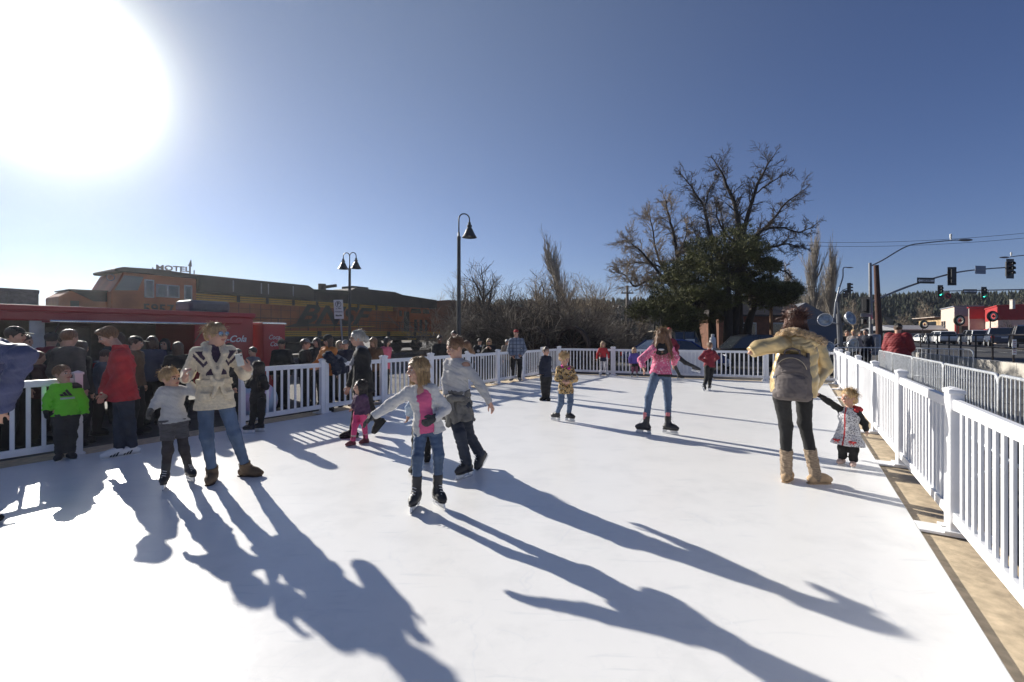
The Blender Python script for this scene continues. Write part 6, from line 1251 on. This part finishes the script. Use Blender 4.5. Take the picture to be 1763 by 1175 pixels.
# ------------------------------------------------------------------ 6 toddler in the spotted vest
F = px_fig('blonde toddler in a spotted vest and red hood beside the gold jacket', 5.45, -18, .93, (1461, 684), (1446, 705), (1479, 710), (1427, 692, -.03), (1488, 729, .0), (1409, 680, -.06), (1492, 743, -.02), (1451, 752), (1470, 752), (1451, 772, -.03), (1470, 773, -.03), ('g', 1450, 799, -25), ('g', 1469, 803, -5), hyaw=-40, hpitch=2, hh=.182, vox=.0075, build=1.12)
F.body(hands=(dict(curl=.7, sz=.042), dict(curl=.7, sz=.042))); F.top('shirt', BLKC, g=.010, hem=-.1, to=1.0)
F.top('vest', [SPOTV, REDC], g=.024, hem=-.42, flare=.052, sleeves='', wr=.006, wf=70, regions=[(1, lambda C: (np.abs((C - F.p0) @ F.s + .01) < .008) & ((C - F.p0) @ F.f > 0))])
F.part('red_hood', [el(F.tp(.98, .035, -.05), (F.s, F.f, (0, 0, 1)), (.085, .05, .04)), rc(F.tp(.95, -.06, .03), F.tp(.99, -.055, -.05), .016, .02, .02), rc(F.tp(.93, .075, .02), F.tp(.99, .09, -.03), .028, .03, .03)], REDC, .005, 70)
for x in (-.075, .085): F.part('bow', [el(F.tp(-.22, x - .022, .125), (VX, VY, VZ), (.022, .010, .012), .004), el(F.tp(-.22, x + .022, .125), (VX, VY, VZ), (.022, .010, .012), .004), rc(F.tp(-.22, x, .13), F.tp(-.32, x - .02, .135), .006, .005, .004), rc(F.tp(-.22, x, .13), F.tp(-.32, x + .022, .135), .006, .005, .004)], REDC, 0, vox=.005)
F.pants(BLKC, g=.012, to=.93, wr=.004, flare=.006); F.shoes(M('pale_pink_shoe', (.52, .38, .33), .7), 'shoe', sole=SOLEW); F.hair(HBLO, 'bun', g=.010, extra=[F.el((x, -.06, -.05), (.04, .045, .05), .03) for x in (-.045, .045)]); F.strands(HBLO, 160, .075, bias=(.5, 0, -.2), r=.0022)
# ------------------------------------------------------------------ 7 girl in the dotted fleece, from behind
F = px_fig('long haired girl in a pink dotted fleece and jeans skating away from the camera', 7.2, 178, 1.55, (1140.5, 579), (1121, 600), (1157, 600), (1104, 620, .02), (1163, 616, 0), (1108, 633, -.06), (1160, 627, .10), (1127, 649), (1148, 649), (1117, 684, .03), (1150, 685, .03), ('g', 1112, 747.5, -108), ('g', 1150, 747, 70), skate=True, hyaw=178, hpitch=6, hh=.222, vox=.009, build=1.0)
F.body(); F.top('fleece', [PINKDOT, BLKC], g=.020, hem=-.10, flare=.004, wr=.006, wf=50, regions=[(1, lambda C: (C - F.p0)[:, 2] < -.005)])
F.part('hood', [el(F.tp(.88, 0, -.10), (F.s, F.f, (0, 0, 1)), (.12, .055, .10)), el(F.tp(.98, 0, -.06), (F.s, F.f, (0, 0, 1)), (.11, .06, .05), .03)], BLKC, .006, 60)
F.part('hood_lining', [el(F.tp(.86, .0, -.152), (F.s, F.f, (0, 0, 1)), (.05, .014, .018))], M('white_fleece', (.6, .6, .62), .9), 0)
F.pants(DENIM, g=.006, to=.95, wr=.004, wf=80, name='jeans'); F.shoes(SKATEB, 'skate', shaft=.09, names='skate'); F.hair(HBRN, 'long', g=.012, fl=.55, wv=.03, extra=[rc(F.H(x, -.09, -.05), F.H(x * 1.9, -.125, -.27), .034, .016, .03) for x in (-.06, 0, .06)]); F.strands(HDBL, 90, .12, drop=.95)
for q in 'ab': an = F.J['a' + q]; F.part('sock', [rc(an + np.array((0, 0, .10)), an + np.array((0, 0, .175)), .042, .042, .01)], M('pink_sock', (.6, .2, .22), .9), 0)
# ------------------------------------------------------------------ 8 girl in the leopard jacket
F = px_fig('blonde girl in a leopard print jacket with a pink collar on skates', 8.2, 20, 1.20, (972, 618), (961, 635), (985, 635), (960, 652, -.02), (990, 653, -.03), (969, 657, -.13), (980, 658, -.14), (966, 675), (982, 675), (966, 694, -.02), (982, 692, -.02), ('g', 959, 725, -120), ('g', 979, 726, 60), skate=True, hyaw=45, hpitch=20, hh=.205, vox=.009, build=1.0)
F.body(hands=(dict(curl=.9), dict(curl=.9))); F.top('jacket', LEOP, g=.026, hem=-.16, flare=.008, wr=.006, wf=50); F.part('collar', [rc(F.tp(.97, -.07, .03), F.tp(1.0, -.03, -.06), .028, .028, .02), rc(F.tp(1.0, -.03, -.06), F.tp(.97, .07, .03), .028, .028, .02), rc(F.tp(.95, -.07, .03), F.tp(.93, .05, .07), .022, .022, .02)], M('magenta_fleece', (.55, .03, .25), .9), .004, 80)
F.pants(DENIM, g=.012, to=.9, wr=.005, name='jeans'); F.shoes(SKATEB, 'skate', shaft=.12, names='skate'); F.hair(HBLO, 'bun', g=.012, extra=[F.el((-.0, -.10, .03), (.05, .05, .06), .02), F.el((.05, -.06, -.02), (.035, .04, .05), .02), F.el((-.05, -.06, -.02), (.035, .04, .05), .02)]); F.strands(HBLO, 160, .07, r=.003)
# ------------------------------------------------------------------ 9 boy in navy
F = px_fig('boy in a navy fleece and black trousers standing left of the leopard jacket', 10.8, 30, 1.27, (940, 605), (932.5, 617), (947, 616.5), (930, 632, .05), (946, 632, .04), (931, 645, .03), (946, 646, .05), (935, 650), (945, 650), (936, 668, -.02), (943, 668, -.02), ('g', 936.5, 689.5, -45), ('g', 943, 690, 20), hyaw=38, hh=.205, vox=.011, build=1.08)
F.body(); F.top('fleece', NAVY, g=.016, hem=-.06, flare=.006, collar=.04); F.pants(BLKC, g=.02, to=.96, wr=.008); F.shoes(BLKC, 'shoe', sole=BLKK); F.hair(HDBR, 'short', g=.010)
# ------------------------------------------------------------------ 10 man in plaid
F = px_fig('man in a grey plaid hooded jacket and red cap standing inside the far left fence', 15.3, 12, 1.72, (888.5, 574), (878.5, 586), (900, 586), (876.5, 604, 0), (903, 602, 0), (882, 613, -.10), (897, 612, -.10), (883, 617), (895, 617), (882, 634), (895, 634), ('g', 881, 655.5, -25), ('g', 894, 655.5, 15), hyaw=-20, hh=.225, vox=.014)
F.body(); F.top('jacket', PLAID, g=.035, hem=-.12, flare=.0, collar=.02); F.part('hood', [el(F.tp(.98, 0, -.07), (F.s, F.f, (0, 0, 1)), (.13, .07, .07))], PLAID, .004); F.pants(BLKC, g=.022, to=1., wr=.006); F.shoes(M('grey_trainer', (.2, .2, .21), .7), 'shoe', sole=SOLEW); F.hair(HDBR, 'short', g=.008); F.cap(REDC)
# ------------------------------------------------------------------ 11-14 far skaters
F = px_fig('girl in a red sweater and dark skirt skating by the far fence', 17.0, 5, 1.27, (1038, 593), (1031.5, 601), (1044.5, 601), (1028.5, 610, 0), (1047, 609, 0), (1027.5, 618, -.02), (1048, 617, -.02), (1034.5, 617), (1042, 617), (1035, 629), (1043, 629), ('g', 1034, 648.5, -20), ('g', 1045, 648.5, 35), skate=True, hh=.205, vox=.013)
F.body(); F.top('sweater', REDC, g=.012, hem=-.02); F.skirt(NAVY, t0=.14, t1=-.46, w1=1.15); F.pants(TIGHTW, g=.006, to=1., name='tights'); F.shoes(M('white_skate', (.6, .6, .6), .5), 'skate', names='skate'); F.hair(HDBL, 'bob')
F = px_fig('small child in a purple fleece and black skirt by the far fence', 16.7, 10, 1.10, (1092, 603), (1086, 610.5), (1098, 610.5), (1084, 618, 0), (1100, 618, 0), (1084.5, 626, -.02), (1100, 626, -.02), (1089, 627), (1096, 627), (1089.5, 637), (1096, 637), ('g', 1088.5, 649.5, -20), ('g', 1097, 649.5, 20), skate=True, hh=.195, vox=.013, build=1.1)
F.body(); F.top('fleece', PURP, g=.02, hem=-.05); F.skirt(BLKC, t0=.1, t1=-.38, w1=1.2); F.pants(M('striped_tights', (.22, .08, .12), .9, var=.7, scale=30), g=.006, to=1., name='tights'); F.shoes(SKATEB, 'skate', names='skate'); F.hair(HDBL, 'bob')
F = px_fig('skater in maroon and a red hat stretching one leg out', 14.6, 40, 1.6, (1151.5, 571), (1147, 586), (1161, 587), (1146, 598, -.1), (1166, 597, -.1), (1152, 606, -.28), (1163, 606, -.28), (1156, 612), (1164, 612), (1161, 629, -.1), (1180, 625, -.12), ('g', 1170, 654, 60), ('l', 1197, 632, -.22, 80, 10), skate=True, hh=.22, hyaw=-160, vox=.014)
F.body(); F.top('jacket', MAROON, g=.03, hem=-.12); F.pants(BLKK, g=.008, to=1.); F.shoes(SKATEB, 'skate', names='skate'); F.hair(HBRN, 'short'); F.cap(REDC, 'beanie')
F = px_fig('boy in a maroon hoodie seen from behind skating at the far end', 12.9, 175, 1.28, (1222, 596), (1213, 606.5), (1230.5, 606.5), (1206, 617, .02), (1235, 616, .02), (1213, 622, .16), (1230, 621, .16), (1217, 633), (1226, 633), (1217, 649, .03), (1223, 649, .02), ('l', 1213, 663, -.12, 150, 55), ('g', 1221, 672.5, 165), skate=True, hh=.205, vox=.012, build=1.1)
F.body(); F.top('hoodie', MAROON, g=.022, hem=-.08); F.part('hood', [el(F.tp(.95, 0, -.07), (F.s, F.f, (0, 0, 1)), (.10, .05, .07))], MAROON, .004); F.pants(BLKC, g=.014, to=.95); F.shoes(SKATEB, 'skate', names='skate'); F.hair(HBRN, 'short', g=.009)
# ------------------------------------------------------------------ 15 boy in neon
F = px_fig('boy in a neon green fleece top standing by the left fence', 5.85, 8, 1.22, (108, 644), (92, 666), (134, 666), (83, 688, .02), (143, 690, .02), (79.5, 707, -.03), (147, 713, -.03), (103, 716), (124, 716), (105, 752, -.03), (121, 752, -.03), ('g', 103, 792, -15), ('g', 121, 790, 20), hyaw=40, hpitch=-4, hh=.21, vox=.0085, build=1.12)
F.body(); F.top('fleece', [NEON, BLKC], g=.018, hem=-.08, flare=.004, regions=[(1, lambda C: ((C - F.J['sb'])[:, 2] > -.005) & ((C - F.p0) @ F.s > .05))]); F.pants(BLKK, g=.016, to=.97, wr=.008); F.shoes(BLKK, 'shoe', sole=SOLEW); F.hair(HBRN, 'short', g=.008); F.gloves(BLKC)
m = MB(); c = F.tp(.60, 0, .098 * 1.22 * .70 + .032)
for i, (hgt, x) in enumerate(((.030, -.045), (.055, -.008), (.085, .030))): b_ = [(x - .016, 0), (x + .018, 0), (x + .018 - hgt * .62, hgt), (x - .016 - hgt * .42, hgt * .78)]; m.prism([Vector(c + F.s * a + np.array((0, 0, z)) + F.f * (-.010 * (z / .08) ** 2)) for a, z in b_], Vector(-F.f * .03))
m.build('chest_logo', BLKC, F.root); MB().box(Vector(c + np.array((0, 0, -.03)) + F.f * -.012), (.13, .03, .022), ax=(Vector(F.s), Vector(F.f), VZ)).build('logo_bar', M('logo_grey', (.4, .5, .42), .6), F.root)
# ------------------------------------------------------------------ 16 man in red
F = px_fig('man in a red jacket and white striped sneakers at the fence gap', 6.0, -78, 1.70, (186, 580), (208, 610), (208, 612), (192, 645, .0), (214, 645, .0), (178, 678, .0), (186, 676, .0), (209, 686), (215, 686), (207, 730), (222, 730), ('g', 205, 786, -80), ('g', 228, 782, -80), hyaw=-75, hpitch=26, hh=.228, vox=.009)
F.body(); F.top('jacket', REDC, g=.04, hem=-.14, flare=.02, wr=.01, collar=.10, wf=40); F.pants(DENIMD, g=.014, to=1., wr=.006); F.shoes(SNEAK, 'shoe', sole=SOLEW); F.hair(HBRN, 'short', g=.012, extra=[F.el((0, .06, .10), (.05, .04, .025), .02)])
for an, f, u, fl, _ in F.feet:
    sd = np.cross(f, u)
    for sg in (-1, 1):
        for k in range(3): c = an + f * (.10 + .11 * k) * fl + sd * sg * .047 - u * .05; MB().box(Vector(c), (.018, .006, .055), ax=(Vector(f), Vector(sd), Vector((u - f * .5) / np.linalg.norm(u - f * .5)))).build('shoe_stripe', BLKC, F.root)
# ------------------------------------------------------------------ 17 arm in blue at the left edge
F = px_fig('person in a blue padded jacket leaning in at the left picture edge', 3.7, 60, 1.60, (-72, 560), (-30, 600), (-8, 594), (40, 612, -.05), (36, 612, .1), (2, 706, -.05), (4, 700, .1), (-72, 730), (-50, 730), (-66, 830), (-46, 830), ('g', -66, 915, 60), ('g', -44, 905, 60), hyaw=70, hpitch=20, vox=.011)
F.body(); F.top('jacket', BLUJ, g=.03, hem=-.2, flare=.02, sg=.036, wr=.012, wf=40); F.pants(NAVY, g=.015); F.shoes(BLKC, 'shoe'); F.hair(HDBR, 'short')
# ------------------------------------------------------------------ 18 woman in the long black coat
F = px_fig('grey haired woman in a long black coat and sunglasses striding left along the fence', 7.0, -86, 1.70, (615, 583), (621, 606), (625, 606), (611, 643, .02), (630, 645, .03), (601, 666, .0), (625, 680, .02), (622, 655), (627, 655), (614, 704, .0), (637, 703, .0), ('g', 607, 754, -90), ('l', 651, 726, .12, -80, 48), hyaw=-84, hpitch=4, hh=.225, vox=.0095)
F.body(); F.top('coat', BLKC, g=.034, hem=-.55, flare=.03, wr=.01, wf=40, collar=.02); F.part('scarf', [rc(F.tp(1.02, -.05, .03), F.tp(.45, -.02, .16), .035, .03, .02), rc(F.tp(1.02, .05, .03), F.tp(.45, .03, .16), .035, .03, .02), el(F.tp(1.0, 0, .0), (F.s, F.f, (0, 0, 1)), (.10, .09, .045))], M('grey_scarf', (.24, .25, .27), .9, var=.4), .006, 70)
F.pants(BLKC, g=.01); F.shoes(BLKC, 'boot', sole=BLKC, shaft=.16, names='boot'); F.hair(HGRY, 'bun', g=.014, extra=[F.el((0, -.13, -.02), (.045, .05, .06), .02)]); F.strands(HGRY, 60, .10, bias=(.8, 0, 0)); F.glasses()
# ------------------------------------------------------------------ 19 toddler in plum
F = px_fig('dark haired toddler in a plum jacket, pink leggings and maroon boots', 6.5, -68, .93, (620, 667), (614, 684), (628, 685), (611, 699, -.03), (630, 701, .02), (606, 704, -.06), (634, 713, .0), (615, 712), (626, 712), (612, 730, .0), (627, 729, .0), ('g', 607, 768, -75), ('g', 630, 764, -70), hyaw=-72, hpitch=-4, hh=.19, vox=.008, build=1.12)
F.body(hands=(dict(sz=.04), dict(sz=.04))); F.top('jacket', PLUM, g=.024, hem=-.16, flare=.012); F.pants(HOTPINK, g=.008, to=.95); F.shoes(MARB, 'boot', sole=M('grey_sole', (.3, .28, .27), .8), shaft=.10, names='boot'); F.hair(HBLK, 'long', g=.010); F.strands(HDBR, 50, .06, bias=(.5, 0, 0))
for q in 'ab': an, kn = F.J['a' + q], F.J['k' + q]; d = (kn - an) / np.linalg.norm(kn - an); F.part('boot_fur', [rc(an + d * .085, an + d * .105, .036, .036, .01)], M('pale_fur', (.5, .38, .34), .95), .005, 150)
# ------------------------------------------------------------------ 20 child in black at the fence
F = px_fig('long haired child in black with white bladed skates holding the left fence', 7.3, -140, 1.10, (443, 634), (432, 650), (455, 650), (428, 664, .05), (458, 666, .05), (424, 655, .18), (448, 660, .18), (437, 690), (451, 690), (437, 714, .0), (450, 714, .0), ('g', 432, 747, -110), ('g', 449, 744, -120), skate=True, hyaw=-115, hh=.2, vox=.0095, build=1.05)
F.body(); F.top('fleece', BLKC, g=.02, hem=-.1); F.pants(BLKC, g=.012); F.shoes(SKATEB, 'skate', shaft=.12, names='skate'); F.hair(HBLK, 'long', g=.012)
# ------------------------------------------------------------------ 21 child hidden behind the pink girl
F = px_fig('small child in a pale blue top and black skirt behind the pink girl', 5.6, 150, 1.05, (722, 664), (712, 684), (738, 684), (706, 702), (742, 703), (703, 716), (742, 716), (719, 726), (734, 726), (716, 756), (736, 756), ('g', 713, 818, -150), ('l', 736, 786, -.02, -170, 40), hyaw=160, hh=.2, vox=.0095, build=1.1)
F.body(); F.top('jacket', M('pale_blue_cloth', (.42, .5, .58), .85), g=.024, hem=-.1); F.skirt(BLKC, t0=.05, t1=-.62, w1=1.35); F.pants(BLKC, g=.008, name='tights'); F.shoes(BLKC, 'boot', shaft=.1, names='boot'); F.hair(HBRN, 'bob')
# ------------------------------------------------------------------ onlookers
def yv(px, v): return -v / (.5313 - .8472 * (px - CX) / FPX)
def onlooker(label, px, ytop, Y, yaw, top, hair, hcol, z=-.1, legs=BLKC, g=.03, hat=None, arms='down', group=None, hem=-.12, vox=.017, style=None, skin=SKIN, glasses=False, h=None, topname='jacket', shoes=BLKC, build=1.03, **kw):
    yaw -= math.degrees(math.atan((px - CX) / FPX)); q = at(px, HY, Y); h = h or (EYE + (HY - ytop) / FPX * Y - z - (.01 if hat else .0)) / 1.008
    F = stand(label, q.x, Y, h, yaw, z=z, arms=arms, vox=vox, skin=skin, group=group, build=build, **kw); F.body(); F.top(topname, top, g=g, hem=hem, wr=.008, collar=.02); F.pants(legs, g=.018, wr=.006); F.shoes(shoes, 'shoe', sole=BLKK)
    F.hair(hcol, hair, g=.010)
    if hat: F.cap(hat[1], hat[0])
    if glasses: F.glasses()
    return F
CAPG = M('grey_felt_cap', (.18, .19, .2), .9)
onlooker('man in a black beanie and dark coat watching over the left fence', 485, 583, 10.3, -20, BLKC, 'short', HDBR, hat=('beanie', BLKC), skin=SKIND)
onlooker('man in a grey baseball cap and black jacket leaning on the left fence', 525, 582, 9.75, 75, BLKC, 'short', HDBR, hat=('cap', CAPG), arms='rail')
F = onlooker('person in an orange jacket and black beanie with long dark hair at the left fence', 566, 575, 9.55, -55, ORNG, 'long', HDBR, hat=('beanie', BLKC), arms='rail', hpitch=20)
onlooker('dark haired person half hidden behind the orange jacket', 546, 590, 10.8, -30, BLKK, 'bob', HBLK, h=1.6)
onlooker('man in a grey flat cap and dark jacket right of the orange jacket', 595, 584, 10.6, -8, NAVY, 'short', HDBR, hat=('cap', CAPG))
onlooker('fair haired person behind the parking sign post', 584, 586, 11.8, 30, BLKK, 'bob', HDBL)
onlooker('brown haired person with bowed head behind the fence right of the black coat', 648, 596, 11.2, -40, BRNJ, 'long', HBRN, hpitch=35, lean=(0, .1), h=1.6)
onlooker('person in a pink top bending behind the fence right of the black coat', 660, 590, 11.9, 55, M('rose_cloth', (.5, .11, .17), .85), 'bob', HBLK, hpitch=25, lean=(0, .12), h=1.6, topname='sweater')
onlooker('dark skinned man in a black jacket over blue behind the fence', 757, 577, 13.2, 15, BLKC, 'short', HBLK, skin=M('skin_dark', (.12, .06, .04), .5), arms='rail')
onlooker('tall dark haired man behind the ponytailed girl', 782, 569, 14.0, -15, BLKK, 'short', HBLK)
onlooker('person in a dark cap and black and white top behind the far left fence', 826, 582, 15.8, 10, M('black_white_top', (.02, .02, .02), .8, pat=spots(6, .3, (.55, .55, .55))), 'short', HBLK, hat=('cap', BLKC))
onlooker('blonde woman in sunglasses and a dark jacket behind the far left fence', 842, 582, 15.1, -5, BLKC, 'bob', HDBL, arms='phone', glasses=True)
onlooker('person in a beige hood behind the man in plaid', 873, 584, 16.9, 20, M('beige_cloth', (.2, .17, .14), .9), 'short', HGRY)
onlooker('woman with a dark jacket and reddish tied hair behind the far left fence panel', 64, 604, 7.0, 70, M('dark_maroon', (.06, .02, .022), .85), 'bun', HRED, arms='rail')
onlooker('man in a brown jacket and black cap behind the red jacket', 232, 577, 7.7, 70, BRNJ, 'short', HDBR, hat=('cap', BLKC))
onlooker('person in a blue jacket with white shoulder stripes stooping left of the red jacket', 166, 602, 7.6, 100, M('steel_blue_jacket', (.06, .08, .12), .6), 'short', HDBR, lean=(0, .12), arms='front', hpitch=30)
for (px, yt, v, yaw, mt, hr, hc_, ht, lb) in ((262, 578, -10.2, 160, M('slate_jacket', (.05, .06, .10), .8), 'bob', HDBR, None, 'person in a dark jacket with back turned before the serving hatch'), (284, 582, -10.9, -20, BLKK, 'long', HBLK, None, 'long haired person in charcoal under the serving hatch'),
    (112, 574, -10.3, 20, BLKK, 'short', HDBR, None, 'person in charcoal near the left end of the serving hatch'), (137, 586, -9.4, 120, BLKC, 'bob', HBLK, None, 'short dark haired person queueing above the neon boy'),
    (88, 570, -10.9, 150, MAROON, 'short', HBLK, ('cap', BLKC), 'person in maroon with a dark cap at the trailer counter'), (205, 572, -10.9, 170, M('dark_teal', (.03, .045, .05), .9), 'long', HDBR, None, 'person with back turned behind the head of the red jacket'), (306, 588, -9.6, 150, BLKC, 'long', HDBR, None, 'long brown haired person behind the heather sweater girl'),
    (408, 600, -9.0, 60, BLKC, 'bob', HBLK, None, 'dark haired person behind the phone holding hand'), (436, 597, -9.8, -60, M('grey_jacket', (.16, .165, .18), .8), 'short', HBLK, None, 'person in a grey jacket bending behind the black clad child'), (395, 590, -10.2, -30, BLKK, 'short', HDBR, ('beanie', BLKC), 'person in a dark beanie between the cardigan woman and the cooler'),
    (118, 566, -9.2, 130, M('grey_brown_coat', (.07, .065, .06), .9), 'short', HBRN, None, 'tall person in charcoal with back half turned behind the neon boy'), (24, 560, -9.4, 60, BLKC, 'short', HBLK, ('cap', BLKC), 'person in black with a dark cap left of the trailer post'), (-22, 556, -9.5, 40, NAVY, 'short', HDBR, None, 'onlooker in navy just out of shot on the left'), (-75, 556, -9.4, 60, BLKC, 'short', HDBR, None, 'onlooker in black farther out of shot on the left'),
    (40, 574, -10.4, 60, BLKC, 'short', HDBR, None, 'dark clad person at the left end of the crowd')):
    onlooker(lb, px, yt, yv(px, v), yaw, mt, hr, hc_, hat=ht, vox=.02)
onlooker('big man in a red padded jacket seen from behind beyond the crowd barriers', 1546, 556, 12.6, 172, M('dark_red_nylon', (.20, .012, .016), .7), 'short', HDBR, z=0, g=.07, build=1.22, hat=('beanie', BLKC), arms='front')
for px, yt, Y, yaw, mt, hc_, lb in ((1458, 568, 19, 20, BLKC, HDBR, 'dark clad person left of the fair haired one at the junction'), (1470, 567, 18.6, -20, M('grey_wool', (.25, .22, .21), .9), HBLO, 'fair haired person in grey waiting at the junction'), (1481, 571, 19.3, 10, PURP, HDBR, 'person in a purple jacket waiting at the junction'), (1491, 566, 19, -30, NAVY, HBLK, 'tall person in navy beside the signal pole'), (1447, 572, 19.6, 40, BLKK, HBLK, 'person in charcoal behind the floodlight mast')):
    onlooker(lb, px, yt, Y, yaw, mt, 'short', hc_, z=.0, vox=.022)
# jacket draped over the fence rail, small things
q = R(5.35, -8.1); dj = thing('draped_jacket', 'dark navy jacket draped over the left fence rail before the orange jacket', 'jacket', (q.x, q.y, 1.0), 0); t2 = Fig.__new__(Fig); t2.root = dj; t2.vox = .010; t2.seed = 9
q = R(5.98, -8.1); nv = A3(R(0, 1)); uv = A3(R(1, 0)); c = A3((q.x, q.y, 1.06))
Fig.part(t2, 'cloth', [rc(c - uv * .12 + nv * .02, c + uv * .14 + nv * .02, .07, .075, .05), rc(c - uv * .05 + nv * .07, c + uv * .02 + nv * .085 - A3((0, 0, .24)), .07, .085, .05), rc(c + uv * .12 + nv * .06, c + uv * .17 + nv * .085 - A3((0, 0, .22)), .06, .08, .05), el(c - uv * .14 + nv * .04 + A3((0, 0, .08)), (VX, VY, VZ), (.11, .10, .10), .04)], NAVY, .014, 45)
Fig.part(t2, 'sleeve', [rc(c + uv * .06 + nv * .06 + A3((0, 0, .05)), c + uv * .24 + nv * .07 - A3((0, 0, .03)), .05, .04, .03)], M('grey_lining', (.12, .13, .15), .9), .008, 60)
# ------------------------------------------------------------------ thin scattering volume added to imitate lens glare from the low sun
hz = MB().box((0, 0, 9.2), (960, 960, 21.4)).build('glare_haze', [])
hm = bpy.data.materials.new('glare_haze'); hm.use_nodes = True; hn = hm.node_tree.nodes; hn.remove(hn['Principled BSDF'])
pv = hn.new('ShaderNodeVolumePrincipled'); pv.inputs['Color'].default_value = (.92, .95, 1, 1); pv.inputs['Density'].default_value = .0005; pv.inputs['Anisotropy'].default_value = .7
hm.node_tree.links.new(pv.outputs[0], hn['Material Output'].inputs['Volume']); hz.data.materials.append(hm); tag(hz, kind='stuff')
